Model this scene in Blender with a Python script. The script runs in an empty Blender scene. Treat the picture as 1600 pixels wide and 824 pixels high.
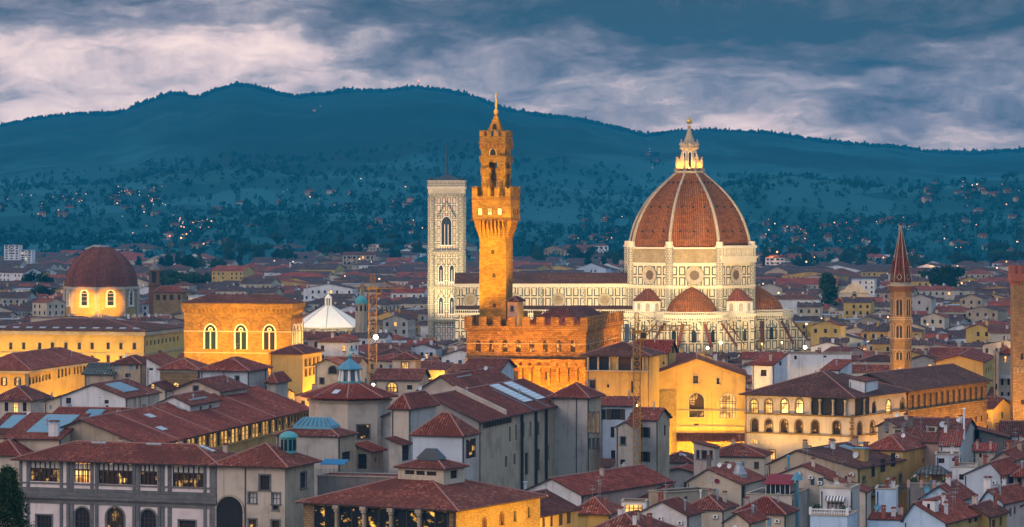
import bpy, bmesh, math, random
from mathutils import Vector, Matrix
R_ = random.Random(7)
SC = bpy.context.scene
COL = SC.collection
rad = math.radians
F, YH, H = 4900.0, 330.0, 60.0      # focal length and horizon of the 1600 px photograph, eye height in metres

# ---------------------------------------------------------------- camera
cam = bpy.data.cameras.new("camera"); cam_o = bpy.data.objects.new("camera", cam); COL.objects.link(cam_o)
cam_o.location = (0, 0, H); cam_o.rotation_euler = (rad(90), 0, 0)
cam.sensor_width = 36; cam.lens = 36*F/1600; cam.shift_y = -(412-YH)/1600
cam.clip_start = 1; cam.clip_end = 40000
SC.camera = cam_o
SC.view_settings.view_transform = 'Standard'; SC.view_settings.look = 'None'
SC.view_settings.exposure = 0.0; SC.view_settings.gamma = 1
SC.render.engine = 'CYCLES'
SC.cycles.use_denoising = True
SC.cycles.max_bounces = 5; SC.cycles.diffuse_bounces = 2; SC.cycles.glossy_bounces = 2
SC.cycles.volume_bounces = 0; SC.cycles.transmission_bounces = 2
SC.cycles.sample_clamp_indirect = 4
SC.cycles.use_light_tree = True

class NT:
    """small helper to write node trees"""
    def __init__(s, nt): s.t = nt
    def n(s, typ, ins=None, **props):
        nd = s.t.nodes.new(typ)
        for k, v in props.items(): setattr(nd, k, v)
        for k, v in (ins or {}).items():
            sk = nd.inputs[k]
            if isinstance(v, bpy.types.NodeSocket): s.t.links.new(v, sk)
            else:
                if hasattr(sk.default_value, '__len__') and len(sk.default_value) == 4 and len(v) == 3: v = (*v, 1)
                sk.default_value = v
        return nd
    def m(s, op, a, b=0.0, c=0.0, clamp=False):
        return s.n('ShaderNodeMath', {0: a, 1: b, 2: c}, operation=op, use_clamp=clamp).outputs[0]
    def ss(s, x, lo, hi):
        return s.n('ShaderNodeMapRange', {0: x, 1: lo, 2: hi, 3: 0.0, 4: 1.0}, interpolation_type='SMOOTHSTEP').outputs[0]
    def mix(s, f, a, b, mode='MIX'):
        nd = s.t.nodes.new('ShaderNodeMix'); nd.data_type = 'RGBA'; nd.blend_type = mode
        for i, v in ((0, f), (6, a), (7, b)):
            if isinstance(v, bpy.types.NodeSocket): s.t.links.new(v, nd.inputs[i])
            else: nd.inputs[i].default_value = v if i == 0 else (*v[:3], 1)
        return nd.outputs[2]
    def ramp(s, f, stops):
        nd = s.n('ShaderNodeValToRGB', {0: f}); e = nd.color_ramp.elements
        while len(e) < len(stops): e.new(.5)
        for el, (p, c) in zip(e, stops): el.position = p; el.color = (*c, 1)
        return nd.outputs[0]
    def noise(s, vec, scale, detail=3, rough=.55, out=0):
        return s.n('ShaderNodeTexNoise', {'Vector': vec, 'Scale': scale, 'Detail': detail, 'Roughness': rough}).outputs[out]
    def comb(s, x, y, z=0.0):
        return s.n('ShaderNodeCombineXYZ', {0: x, 1: y, 2: z}).outputs[0]

# ---------------------------------------------------------------- sky
world = bpy.data.worlds.new("World"); SC.world = world; world.use_nodes = True
wt = NT(world.node_tree); world.node_tree.nodes.clear()
SKY_ZENITH = (.43, .41, .465)
def make_sky():
    d = wt.n('ShaderNodeTexCoord').outputs['Generated']
    sp = wt.n('ShaderNodeSeparateXYZ', {0: d}).outputs
    az = wt.m('ARCTAN2', sp[0], sp[1]); el = wt.m('ARCSINE', sp[2])
    # broken evening cloud: a bright gap in the west, dark decks above and to the east
    f = lambda ka, ke, o, dt, ro: wt.noise(wt.comb(wt.m('MULTIPLY', az, ka), wt.m('MULTIPLY', el, ke), o), 1.0, dt, ro)
    el2 = wt.m('ADD', el, wt.m('MULTIPLY', wt.m('SUBTRACT', f(15, 42, 3.1, 5, .55), .5), .030))
    az2 = wt.m('ADD', az, wt.m('MULTIPLY', wt.m('SUBTRACT', f(13, 40, 9.1, 5, .55), .5), .09))
    n1 = wt.noise(wt.comb(wt.m('MULTIPLY', az, 12), wt.m('MULTIPLY', el2, 50), 1.7), 1.0, 7, .6)
    n2 = wt.noise(wt.comb(wt.m('MULTIPLY', az, 30), wt.m('MULTIPLY', el2, 92), 5.0), 1.0, 6, .62)
    west = wt.ss(az2, .015, -.085)
    east = wt.ss(az2, -.085, -.03)
    top = wt.ss(el2, .052, .061)
    deck = wt.m('MULTIPLY', wt.m('MULTIPLY', wt.ss(el2, .040, .046), east), wt.ss(el2, .075, .064))
    v = wt.m('ADD', wt.m('MULTIPLY', wt.m('SUBTRACT', n1, .5), 1.0), wt.m('MULTIPLY', wt.m('SUBTRACT', n2, .5), 1.05))
    n3 = wt.noise(wt.comb(wt.m('MULTIPLY', az, 85), wt.m('MULTIPLY', el2, 210), 8.0), 1.0, 5, .6)
    v = wt.m('ADD', v, wt.m('MULTIPLY', wt.m('SUBTRACT', n3, .5), .38))
    v = wt.m('ADD', v, .55)
    v = wt.m('ADD', v, wt.m('MULTIPLY', west, .27))
    v = wt.m('ADD', v, wt.m('MULTIPLY', wt.ss(el2, .034, .022), .08))
    v = wt.m('SUBTRACT', v, wt.m('MULTIPLY', top, .31))
    v = wt.m('SUBTRACT', v, wt.m('MULTIPLY', deck, .30))
    col = wt.ramp(v, [(0.0, (.012, .045, .10)), (.26, (.085, .105, .175)), (.46, (.23, .235, .33)), (.62, (.43, .41, .48)), (.78, (.80, .68, .72)), (.95, (1.08, .92, .90))])
    col = wt.mix(1.0, col, (1.28, 1.1, 1.0), 'MULTIPLY')
    sky = wt.n('ShaderNodeTexSky', sky_type='NISHITA', sun_disc=False, sun_elevation=rad(12), sun_rotation=rad(-128), air_density=1.4, dust_density=1.5, ozone_density=3.0)
    high = wt.ss(el, .09, .5)
    amb = wt.mix(.35, SKY_ZENITH, sky.outputs[0])
    amb = wt.mix(wt.ss(sp[0], .2, -1.0), amb, (.78, .60, .56))       # the last glow stands in the west
    col = wt.mix(high, col, amb)
    bg1 = wt.n('ShaderNodeBackground', {'Color': col, 'Strength': 1.0})
    bg2 = wt.n('ShaderNodeBackground', {'Color': sky.outputs[0], 'Strength': 0.012})
    add = wt.n('ShaderNodeAddShader', {0: bg1.outputs[0], 1: bg2.outputs[0]})
    wt.n('ShaderNodeOutputWorld', {'Surface': add.outputs[0]})
make_sky()
# ---------------------------------------------------------------- the low sun, spread wide by the overcast
sun = bpy.data.lights.new("sun", 'SUN'); sun.energy = 0.85; sun.angle = rad(35); sun.color = (1, .80, .74)
sun_o = bpy.data.objects.new("sun", sun); COL.objects.link(sun_o)
sun_o.rotation_euler = Vector((.75, .55, -.40)).to_track_quat('-Z', 'Y').to_euler()

AMBER, GOLD, WARM, CREAM, YELLOW = (1, .40, .010), (1, .48, .035), (1, .64, .20), (1, .75, .36), (1, .50, .010)
def spot(p, t, e, col=GOLD, ang=70, size=1.0, blend=.6):
    l = bpy.data.lights.new("floodlight", 'SPOT'); l.energy = e; l.color = col
    l.spot_size = rad(ang); l.spot_blend = blend; l.shadow_soft_size = size
    o = bpy.data.objects.new("floodlight", l); COL.objects.link(o); o.location = p
    o.rotation_euler = (Vector(t)-Vector(p)).to_track_quat('-Z', 'Y').to_euler(); return o
def glow(p, e, col=GOLD, size=.25):
    l = bpy.data.lights.new("lamp_light", 'POINT'); l.energy = e; l.color = col; l.shadow_soft_size = size
    o = bpy.data.objects.new("lamp_light", l); COL.objects.link(o); o.location = p; return o

# ---------------------------------------------------------------- naming helpers
def setp(o, label=None, cat=None, group=None, kind=None):
    for k, v in (('label', label), ('category', cat), ('group', group), ('kind', kind)):
        if v: o[k] = v
    return o
def emp(name, label, cat, loc=(0, 0, 0), rz=0, group=None):
    o = bpy.data.objects.new(name, None); COL.objects.link(o); o.location = loc; o.rotation_euler = (0, 0, rz)
    o.empty_display_size = .1
    return setp(o, label, cat, group)
def PX(px, Y): return (px-800)*Y/F
def PZ(py, Y): return H-(py-YH)*Y/F
def gz(Y): return -12.0 + 12.0*min(1, max(0, (Y-640)/360.0))

# ---------------------------------------------------------------- mesh helper
class MB:
    def __init__(s): s.v = []; s.f = []; s.m = []; s.s = []
    def add(s, vs, fs, m=0, smooth=False):
        o = len(s.v); s.v += [tuple(v) for v in vs]
        for f in fs: s.f.append([i+o for i in f]); s.m.append(m); s.s.append(smooth)
    def quad(s, a, b, c, d, m=0): s.add((a, b, c, d), ((0, 1, 2, 3),), m)
    def poly(s, pts, m=0): s.add(pts, (tuple(range(len(pts))),), m)
    def box(s, x0, x1, y0, y1, z0, z1, m=0):
        s.add([(x0, y0, z0), (x1, y0, z0), (x1, y1, z0), (x0, y1, z0), (x0, y0, z1), (x1, y0, z1), (x1, y1, z1), (x0, y1, z1)],
              [(3, 2, 1, 0), (4, 5, 6, 7), (0, 1, 5, 4), (1, 2, 6, 5), (2, 3, 7, 6), (3, 0, 4, 7)], m)
    def prism(s, pts, z0, z1, m=0, mt=None):
        n = len(pts); s.add([(x, y, z0) for x, y in pts]+[(x, y, z1) for x, y in pts], [(i, (i+1) % n, n+(i+1) % n, n+i) for i in range(n)], m)
        s.add([(x, y, z1) for x, y in pts], [tuple(range(n))], m if mt is None else mt)
        s.add([(x, y, z0) for x, y in pts], [tuple(reversed(range(n)))], m)
    def loft(s, rings, m=0, closed=True, cap=True, smooth=False):
        """rings: lists of points with the same count"""
        n = len(rings[0]); vs = [p for r in rings for p in r]; fs = []
        for k in range(len(rings)-1):
            for i in range(n if closed else n-1):
                j = (i+1) % n; fs.append((k*n+i, k*n+j, (k+1)*n+j, (k+1)*n+i))
        s.add(vs, fs, m, smooth)
        if cap and closed:
            s.add(rings[0], [tuple(reversed(range(n)))], m); s.add(rings[-1], [tuple(range(n))], m)
    def lathe(s, prof, n=16, c=(0, 0), rot=0, m=0, smooth=False, arc=None, cap=True):
        a0, a1 = arc or (0, 2*math.pi); full = arc is None; k = n if full else n+1
        rings = [[(c[0]+r*math.cos(rot+a0+(a1-a0)*i/n), c[1]+r*math.sin(rot+a0+(a1-a0)*i/n), z) for i in range(k)] for r, z in prof]
        s.loft(rings, m, full, cap and full, smooth)
    def tube(s, p, q, r, n=6, m=0, r1=None):
        p, q = Vector(p), Vector(q); d = (q-p).normalized(); a = d.orthogonal().normalized(); b = d.cross(a)
        r1 = r if r1 is None else r1
        s.loft([[tuple(c+(a*math.cos(t*2*math.pi/n)+b*math.sin(t*2*math.pi/n))*rr) for t in range(n)] for c, rr in ((p, r), (q, r1))], m)
    def ball(s, c, r, n=10, m=0, sz=1):
        s.lathe([(max(.001, r*math.sin(math.pi*k/n)), c[2]-r*sz*math.cos(math.pi*k/n)) for k in range(n+1)], n, (c[0], c[1]), 0, m, True)
    def mesh(s, name, mats):
        me = bpy.data.meshes.new(name); me.from_pydata(s.v, [], s.f)
        for mt in mats: me.materials.append(M[mt] if isinstance(mt, str) else mt)
        me.polygons.foreach_set('material_index', s.m); me.polygons.foreach_set('use_smooth', s.s)
        uv = me.uv_layers.new(name='UVMap'); co = []
        for p in me.polygons:
            n = p.normal
            t = Vector((-n.y, n.x, 0)) if abs(n.z) < .999 else Vector((1, 0, 0))
            t.normalize(); b = n.cross(t)
            for vi in p.vertices:
                c = me.vertices[vi].co; co += (c.dot(t), c.dot(b))
        uv.data.foreach_set('uv', co); me.update(); return me
    def build(s, name, mats, parent=None, loc=None):
        if not isinstance(mats, (list, tuple)): mats = [mats]
        o = bpy.data.objects.new(name, s.mesh(name, mats)); COL.objects.link(o)
        if parent is not None: o.parent = parent
        if loc is not None: o.location = loc
        return o

# ---------------------------------------------------------------- materials
M = {}
def new(name, rough=.85, spec=.3):
    m = bpy.data.materials.new(name); m.use_nodes = True; t = NT(m.node_tree); b = m.node_tree.nodes['Principled BSDF']
    b.inputs['Roughness'].default_value = rough; b.inputs['Specular IOR Level'].default_value = spec
    M[name] = m; return t, b
def lk(t, a, b): t.t.links.new(a, b)
def uvw(t, rnd=True):
    uv = t.n('ShaderNodeUVMap', uv_map='UVMap').outputs[0]
    if not rnd: return uv
    r = t.n('ShaderNodeObjectInfo').outputs['Random']
    return t.n('ShaderNodeVectorMath', {0: uv, 1: t.comb(t.m('MULTIPLY', r, 57), 0.0, t.m('MULTIPLY', r, 31))}, operation='ADD').outputs[0]
def bump(t, b, h, dist, st=1.0):
    lk(t, t.n('ShaderNodeBump', {'Height': h, 'Distance': dist, 'Strength': st}).outputs[0], b.inputs['Normal'])
def plain(name, col, rough=.7, metal=0, var=.25, sc=1.2):
    t, b = new(name, rough); b.inputs['Metallic'].default_value = metal
    n = t.noise(uvw(t), sc, 4)
    lk(t, t.mix(n, tuple(c*(1-var) for c in col), tuple(min(1, c*(1+var)) for c in col)), b.inputs['Base Color'])
def plaster(name, col, dirt=.5):
    t, b = new(name, .9, .2); uv = uvw(t)
    sp = t.n('ShaderNodeSeparateXYZ', {0: uv}).outputs
    big = t.noise(uv, .16, 5, .65)
    strk = t.noise(t.comb(t.m('MULTIPLY', sp[0], 1.1), t.m('MULTIPLY', sp[1], .10), sp[2]), 1.0, 4, .6)
    fine = t.noise(uv, 2.6, 3)
    c = t.mix(t.ss(big, .42, .68), col, tuple(x*(1-dirt*.55) for x in col))
    c = t.mix(t.m('MULTIPLY', t.ss(strk, .5, .72), dirt), c, tuple(x*y for x, y in zip(col, (.5, .47, .45))))
    c = t.mix(t.m('MULTIPLY', fine, .3), c, tuple(x*.72 for x in col))
    lk(t, c, b.inputs['Base Color']); bump(t, b, fine, .03, .4)
def stone(name, c1, c2, w=.7, h=.35, mort=.02, mcol=None, bumpd=.06):
    t, b = new(name, .92, .2); uv = uvw(t)
    br = t.n('ShaderNodeTexBrick', {'Vector': uv, 'Color1': c1, 'Color2': c2, 'Mortar': mcol or tuple(x*.45 for x in c1), 'Scale': 1.0, 'Mortar Size': mort, 'Brick Width': w, 'Row Height': h, 'Bias': 0.0})
    n = t.noise(uv, .22, 6, .7); f = t.noise(uv, 1.6, 4, .7)
    c = t.mix(t.ss(n, .3, .7), t.mix(.5, br.outputs[0], (.3, .3, .3), 'MULTIPLY'), br.outputs[0])
    c = t.mix(t.m('MULTIPLY', t.ss(f, .5, .75), .5), c, tuple(x*.4 for x in c2))
    lk(t, c, b.inputs['Base Color'])
    bump(t, b, t.m('ADD', t.m('MULTIPLY', br.outputs[1], -1.0), f), bumpd, .8)
def tile(name, dark, mid, light, per=.5, row=.55):
    t, b = new(name, .88, .2); uv = uvw(t); sp = t.n('ShaderNodeSeparateXYZ', {0: uv}).outputs
    cu = t.m('DIVIDE', sp[0], per); cv = t.m('DIVIDE', sp[1], row)
    cell = t.comb(t.m('FLOOR', cu), t.m('FLOOR', cv), t.m('FLOOR', t.m('MULTIPLY', sp[2], 9)))
    wn = t.n('ShaderNodeTexWhiteNoise', {'Vector': cell}, noise_dimensions='3D').outputs[0]
    big = t.noise(uv, .13, 5, .65); med = t.noise(uv, .9, 4, .7)
    k = t.m('ADD', t.m('MULTIPLY', wn, .62), t.m('MULTIPLY', med, .38))
    c = t.ramp(k, [(.12, dark), (.40, mid), (.70, tuple(x*1.25 for x in mid)), (.88, light)])
    c = t.mix(t.ss(big, .35, .7), c, tuple(x*.55 for x in mid))
    lich = t.m('MULTIPLY', t.ss(t.noise(uv, .5, 5, .75), .56, .7), .4)
    c = t.mix(lich, c, (.17, .13, .11))
    # darker channel tiles between the paler cover tiles, and a darker line at each overlap
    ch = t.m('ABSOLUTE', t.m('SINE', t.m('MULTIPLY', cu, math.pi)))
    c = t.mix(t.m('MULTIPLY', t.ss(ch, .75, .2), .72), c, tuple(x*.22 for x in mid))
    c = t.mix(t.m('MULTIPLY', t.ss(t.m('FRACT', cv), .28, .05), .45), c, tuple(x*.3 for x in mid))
    rn = t.n('ShaderNodeObjectInfo').outputs['Random']
    c = t.mix(1.0, c, t.ramp(rn, [(0, (.62, .74, .72)), (.25, (.95, 1.12, .98)), (.45, (1.12, .98, .9)), (.65, (.80, 1.08, 1.05)), (.85, (1.05, 1.22, 1.05)), (1, (1.3, 1.4, 1.25))]), 'MULTIPLY')
    lk(t, c, b.inputs['Base Color'])
    cyl = t.m('ABSOLUTE', t.m('SINE', t.m('MULTIPLY', cu, math.pi)))          # half-round cover tiles
    step = t.m('MULTIPLY', t.m('FRACT', cv), .4)
    bump(t, b, t.m('ADD', t.m('ADD', cyl, step), t.m('MULTIPLY', wn, .35)), .22, 1.0)
def marble(name, w, h, base, line, lw=.13, inset=.42, alt=None):
    """white marble wall inlaid with rectangles of dark green stone"""
    t, b = new(name, .75, .3); uv = uvw(t, False); sp = t.n('ShaderNodeSeparateXYZ', {0: uv}).outputs
    def band(ww, hh, ins, l, ou=0., ov=0.):
        fu = t.m('MULTIPLY', t.m('ABSOLUTE', t.m('SUBTRACT', t.m('FRACT', t.m('DIVIDE', t.m('ADD', sp[0], ou), ww)), .5)), ww)
        fv = t.m('MULTIPLY', t.m('ABSOLUTE', t.m('SUBTRACT', t.m('FRACT', t.m('DIVIDE', t.m('ADD', sp[1], ov), hh)), .5)), hh)
        d = t.m('MAXIMUM', t.m('SUBTRACT', fu, ww/2-ins), t.m('SUBTRACT', fv, hh/2-ins))
        return t.m('LESS_THAN', t.m('ABSOLUTE', d), l), d
    k1, d1 = band(w, h, inset, lw)
    c = t.mix(t.ss(t.noise(uv, .35, 5, .7), .4, .7), base, tuple(x*.72 for x in base))
    if alt: c = t.mix(t.m('LESS_THAN', d1, -inset*.75), c, alt)
    c = t.mix(k1, c, line)
    c = t.mix(t.m('MULTIPLY', t.ss(t.noise(t.comb(t.m('MULTIPLY', sp[0], .8), t.m('MULTIPLY', sp[1], .1)), 1, 4), .5, .75), .4), c, (.26, .22, .17))
    lk(t, c, b.inputs['Base Color'])
def lit(name, col, st, patch=.0):
    t, b = new(name, .3); uv = uvw(t)
    b.inputs['Base Color'].default_value = (.03, .02, .01, 1)
    n = t.noise(uv, .55 if patch else .5, 3, .55)
    s = t.m('MULTIPLY', t.ss(n, .35+patch*.22, .62+patch*.1), st)
    lk(t, t.mix(n, col, (1, .62, .2)), b.inputs['Emission Color']); lk(t, s if patch else t.m('ADD', s, st*.35), b.inputs['Emission Strength'])
def emis(name, col, st):
    t, b = new(name); b.inputs['Emission Color'].default_value = (*col, 1); b.inputs['Emission Strength'].default_value = st

T1, T2, T3 = (.055, .015, .013), (.33, .070, .045), (.60, .28, .21)
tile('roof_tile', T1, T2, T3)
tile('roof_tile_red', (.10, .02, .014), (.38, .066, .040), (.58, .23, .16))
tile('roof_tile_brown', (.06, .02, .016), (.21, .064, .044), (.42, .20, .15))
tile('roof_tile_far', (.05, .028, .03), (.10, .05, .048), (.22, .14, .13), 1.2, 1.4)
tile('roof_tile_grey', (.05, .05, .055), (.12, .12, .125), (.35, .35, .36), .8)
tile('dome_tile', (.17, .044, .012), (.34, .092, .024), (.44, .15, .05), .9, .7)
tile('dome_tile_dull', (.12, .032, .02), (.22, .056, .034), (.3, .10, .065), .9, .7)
plain('ridge', (.34, .16, .125), .9)
for nm_, c_, d_ in (('pl_pink', (.56, .44, .38), .5), ('pl_palepink', (.80, .68, .65), .4), ('pl_white', (.78, .76, .75), .5), ('pl_cream', (.62, .51, .38), .5), ('pl_grey', (.50, .45, .40), .65),
                    ('pl_ochre', (.54, .34, .11), .6), ('pl_yellow', (.62, .41, .12), .4), ('pl_rose', (.50, .33, .27), .5), ('pl_tan', (.50, .39, .27), .65),
                    ('pl_brown', (.34, .24, .15), .7), ('pl_dark', (.24, .21, .19), .6), ('pl_beige', (.60, .50, .40), .6), ('pl_blue', (.55, .60, .66), .4), ('pl_sky', (.52, .68, .84), .35)):
    plaster(nm_, c_, d_)
stone('st_palace', (.42, .235, .07), (.23, .115, .035), 1.0, .5, .05, bumpd=.14)
stone('st_brick', (.32, .15, .075), (.25, .11, .06), .5, .2, .02)
stone('st_tower', (.43, .26, .055), (.26, .14, .028), .9, .45, .04, bumpd=.12)
stone('st_rust', (.42, .27, .09), (.26, .155, .055), 1.5, .62, .05, bumpd=.2)
stone('st_wall', (.42, .27, .13), (.28, .175, .08), .9, .42, .04, bumpd=.1)
stone('st_rough', (.48, .33, .12), (.32, .21, .08), .45, .25, .03)
stone('st_grey', (.215, .205, .195), (.17, .165, .16), 2.2, .8, .01)
stone('st_trim', (.55, .46, .34), (.5, .41, .3), 1.6, .6, .01)
stone('st_drum', (.50, .38, .22), (.42, .31, .18), 1.1, .4, .03)
marble('mb_wall', 3.0, 4.6, (.70, .60, .44), (.05, .06, .045), .24, .55)
marble('mb_drum', 3.5, 4.6, (.70, .60, .44), (.05, .06, .045), .28, .65)
marble('mb_bell', 2.4, 3.5, (.76, .67, .55), (.07, .09, .08), .19, .42, (.66, .45, .36))
marble('mb_fine', 1.2, 1.9, (.70, .61, .47), (.09, .09, .07), .15, .26)
plain('mb_plain', (.68, .59, .45), .7, 0, .18, .8)
plain('mb_green', (.08, .11, .09), .6)
plain('mb_white', (.78, .75, .70), .6, 0, .12, .6)
plain('glass', (.018, .022, .028), .12, 0, .3); M['glass'].node_tree.nodes['Principled BSDF'].inputs['Specular IOR Level'].default_value = .5
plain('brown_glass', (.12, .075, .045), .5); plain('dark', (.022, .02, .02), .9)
plain('eave_shade', (.06, .04, .035), .9); plain('wood', (.07, .035, .022), .8); plain('wood_red', (.12, .035, .025), .8); plain('wood_lite', (.32, .16, .07), .7)  # eave: dark wood with the shadow under the overhang put into its colour
plain('shut_teal', (.03, .09, .11), .8); plain('shut_blue', (.16, .30, .42), .8); plain('shut_brown', (.075, .05, .035), .8)
plain('blind', (.5, .5, .48), .9)
plain('copper', (.10, .36, .36), .6); plain('copper_blue', (.09, .27, .36), .5); plain('lead', (.12, .16, .19), .5)
plain('panel_blue', (.10, .30, .41), .35, 0, .2); plain('panel_pale', (.52, .58, .62), .35, 0, .15); plain('panel_warm', (.62, .45, .38), .35)
plain('zinc', (.33, .36, .38), .45, .3); plain('pipe', (.035, .03, .03), .6); plain('steel_dark', (.06, .065, .07), .5, .5)
plain('white_paint', (.78, .78, .77), .5, 0, .06); plain('awning_red', (.22, .022, .03), .8); plain('awning_blue', (.02, .18, .34), .7)
plain('crane_yellow', (.42, .20, .03), .5); plain('crane_blue', (.18, .30, .42), .5); plain('gilt', (.75, .5, .12), .3, .8, .1)
plain('soil', (.05, .045, .04), .95, 0, .4, .05); plain('plant', (.035, .07, .02), .9, 0, .5, 3); plain('bark', (.06, .045, .03), .95)
plain('brick_red', (.28, .09, .06), .9, 0, .4, 2.5); plain('net', (.03, .12, .11), .9); plain('cloth_white', (.7, .7, .7), .9)
lit('lit_gold', (1, .40, .04), 1.3); lit('lit_dim', (1, .42, .03), 1.0, .8); lit('lit_orange', (1, .26, .02), 1.7); lit('lit_hot', (1, .60, .16), 3.0)
lit('lit_loggia', (1, .45, .05), 1.6, 1.0)
emis('bulb', (1, .72, .3), 30); emis('bulb_far', (1, .45, .10), 2.4); emis('bulb_amber', (1, .32, .05), 2.6); emis('bulb_soft', (1, .62, .28), 1.7); emis('bulb_red', (1, .08, .05), 6); emis('bulb_white', (1, .85, .62), 60)
def foliage():
    t, b = new('leaf', .9, .1)
    n = t.noise(t.n('ShaderNodeNewGeometry').outputs['Position'], .9, 4)
    lk(t, t.ramp(n, [(.3, (.012, .028, .012)), (.55, (.03, .055, .022)), (.75, (.06, .085, .03))]), b.inputs['Base Color'])
    t, b = new('slope_tree', .95, .05)
    n = t.noise(t.n('ShaderNodeNewGeometry').outputs['Position'], .05, 4)
    lk(t, t.ramp(n, [(.3, (.004, .040, .044)), (.7, (.013, .078, .082))]), b.inputs['Base Color'])
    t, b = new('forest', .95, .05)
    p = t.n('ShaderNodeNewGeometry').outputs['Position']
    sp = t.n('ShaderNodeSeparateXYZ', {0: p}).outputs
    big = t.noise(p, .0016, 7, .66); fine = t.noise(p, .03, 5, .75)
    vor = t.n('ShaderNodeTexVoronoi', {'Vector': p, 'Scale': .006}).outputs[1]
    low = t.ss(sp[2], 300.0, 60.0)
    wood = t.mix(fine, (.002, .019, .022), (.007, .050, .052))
    hazy_field = t.mix(t.n('ShaderNodeSeparateColor', {0: vor}).outputs[0], (.007, .060, .068), (.026, .125, .14))  # fields, with the low-lying haze put into their blue-green colour
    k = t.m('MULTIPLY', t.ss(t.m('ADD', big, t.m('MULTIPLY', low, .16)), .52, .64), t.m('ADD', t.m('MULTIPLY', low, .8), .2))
    lk(t, t.mix(k, wood, hazy_field), b.inputs['Base Color'])
    t, b = new('ground', .95, .1)
    n = t.noise(p if False else t.n('ShaderNodeNewGeometry').outputs['Position'], .02, 5)
    lk(t, t.ramp(n, [(.3, (.03, .028, .026)), (.6, (.06, .055, .048)), (.8, (.04, .05, .03))]), b.inputs['Base Color'])
foliage()
# ================================================================ terrain, hills, haze
def struct(o, kind='structure'): o['kind'] = kind; return o
def make_ground():
    mb = MB(); ys = [-30, 300, 640, 700, 760, 820, 880, 940, 1000, 1500, 2500, 4000, 6000, 8050]
    xs = [-1650, -800, -400, -120, 0, 120, 400, 800, 1650]
    for y0, y1 in zip(ys, ys[1:]):
        for x0, x1 in zip(xs, xs[1:]): mb.quad((x0, y0, gz(y0)), (x1, y0, gz(y0)), (x1, y1, gz(y1)), (x0, y1, gz(y1)))
    struct(mb.build('ground', 'ground'))
make_ground()
def interp(x, tab):
    if x <= tab[0][0]: return tab[0][1]
    for (a, b), (c, d) in zip(tab, tab[1:]):
        if x <= c: return b+(d-b)*(x-a)/(c-a)
    return tab[-1][1]
RIDGE = [(-200, 235), (0, 202), (60, 189), (110, 184), (180, 181), (225, 166), (262, 151), (285, 151), (305, 157), (330, 148), (365, 137), (395, 139), (430, 149), (465, 155), (500, 152), (540, 146),
         (600, 146), (650, 141), (700, 147), (740, 155), (790, 176), (830, 182), (900, 190), (960, 203), (1010, 216), (1060, 210), (1110, 209), (1200, 212), (1260, 221), (1330, 229), (1400, 234), (1450, 242), (1520, 243), (1600, 239), (1800, 225)]
from mathutils import noise as mnoise
def hill_z(px, Y):
    """terrain height under the sight line through pixel column px at distance Y"""
    x = PX(px, Y)
    t = min(1, max(0, (Y-3000)/4700.)); s = t*t*(3-2*t)
    ridge = PZ(interp(px, RIDGE), 7700)
    z = (ridge)*(.30*t+.70*s)*(1 if Y <= 7700 else max(0, 1-(Y-7700)/2500.))
    n = mnoise.noise(Vector((x*.0011, Y*.0011, 2.3)))+.5*mnoise.noise(Vector((x*.003, Y*.003, 7.1)))
    z += 40*n*math.sin(math.pi*min(1, max(0, (Y-2800)/4900.)))
    # low wooded spurs at the edge of town
    z += 62*math.exp(-((Y-4300)/420.)**2)*interp(px, [(1040, 0), (1160, .75), (1250, .95), (1420, .8), (1560, 1.0), (1700, 1.0)])
    z += 20*math.exp(-((Y-3700)/300.)**2)*interp(px, [(250, .0), (420, .9), (560, 1.), (660, .9), (760, .5), (900, .2), (960, .6), (1100, .3), (1300, .7), (1600, .5)])
    return max(z, -6) if Y > 2700 else -6
def make_hills():
    cols = [-130+1860*i/620. for i in range(621)]; rows = [2800+ (7700-2800)*(j/84.)**.9 for j in range(85)]+[7850, 8050]
    vs = []; fs = []
    for Y in rows:
        for px in cols:
            z = hill_z(px, Y); x = PX(px, Y)
            if Y > 3300: z += 7*mnoise.noise(Vector((x*.02, Y*.02, 0)))
            vs.append((x, Y, z))
    n = len(cols)
    for j in range(len(rows)-1):
        for i in range(n-1): fs.append((j*n+i, j*n+i+1, (j+1)*n+i+1, (j+1)*n+i))
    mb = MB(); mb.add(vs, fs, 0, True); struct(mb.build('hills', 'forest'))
    # tree tops standing along the crest and scattered over the slopes: a far-off wood
    mb = MB(); r = random.Random(3)
    for k in range(3600):
        px = r.uniform(-20, 1620); Y = 7700+r.uniform(-120, 60)
        x = PX(px, Y); h = r.uniform(9, 17)*(1.25 if r.random() < .1 else 1); w = r.uniform(3.5, 8); z = hill_z(px, Y)-3
        a = r.uniform(0, 1.5)
        ring = [(x+w*math.cos(a+i*1.2566)*r.uniform(.7, 1.1), Y+w*math.sin(a+i*1.2566), z+h*r.uniform(.3, .5)) for i in range(5)]
        top = [(x+.35*w*math.cos(a+i*1.2566), Y+.35*w*math.sin(a+i*1.2566), z+h*r.uniform(.85, 1)) for i in range(5)]
        mb.loft([[(x+.4*w*math.cos(a+i*1.2566), Y+.4*w*math.sin(a+i*1.2566), z) for i in range(5)], ring, top], 0)
    struct(mb.build('forest', 'forest'), 'stuff')
make_hills()
def make_haze():
    mb = MB(); mb.box(-1720, 1720, -60, 8150, -14, 384)
    m = bpy.data.materials.new('haze'); m.use_nodes = True; t = NT(m.node_tree); m.node_tree.nodes.clear()
    v = t.n('ShaderNodeVolumePrincipled', {'Color': (.02, .47, .84), 'Density': HAZE, 'Anisotropy': 0.0})
    t.n('ShaderNodeOutputMaterial', {'Volume': v.outputs[0]})
    o = mb.build('haze', m); struct(o, 'stuff')
HAZE = 7.5e-5
make_haze()

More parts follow.
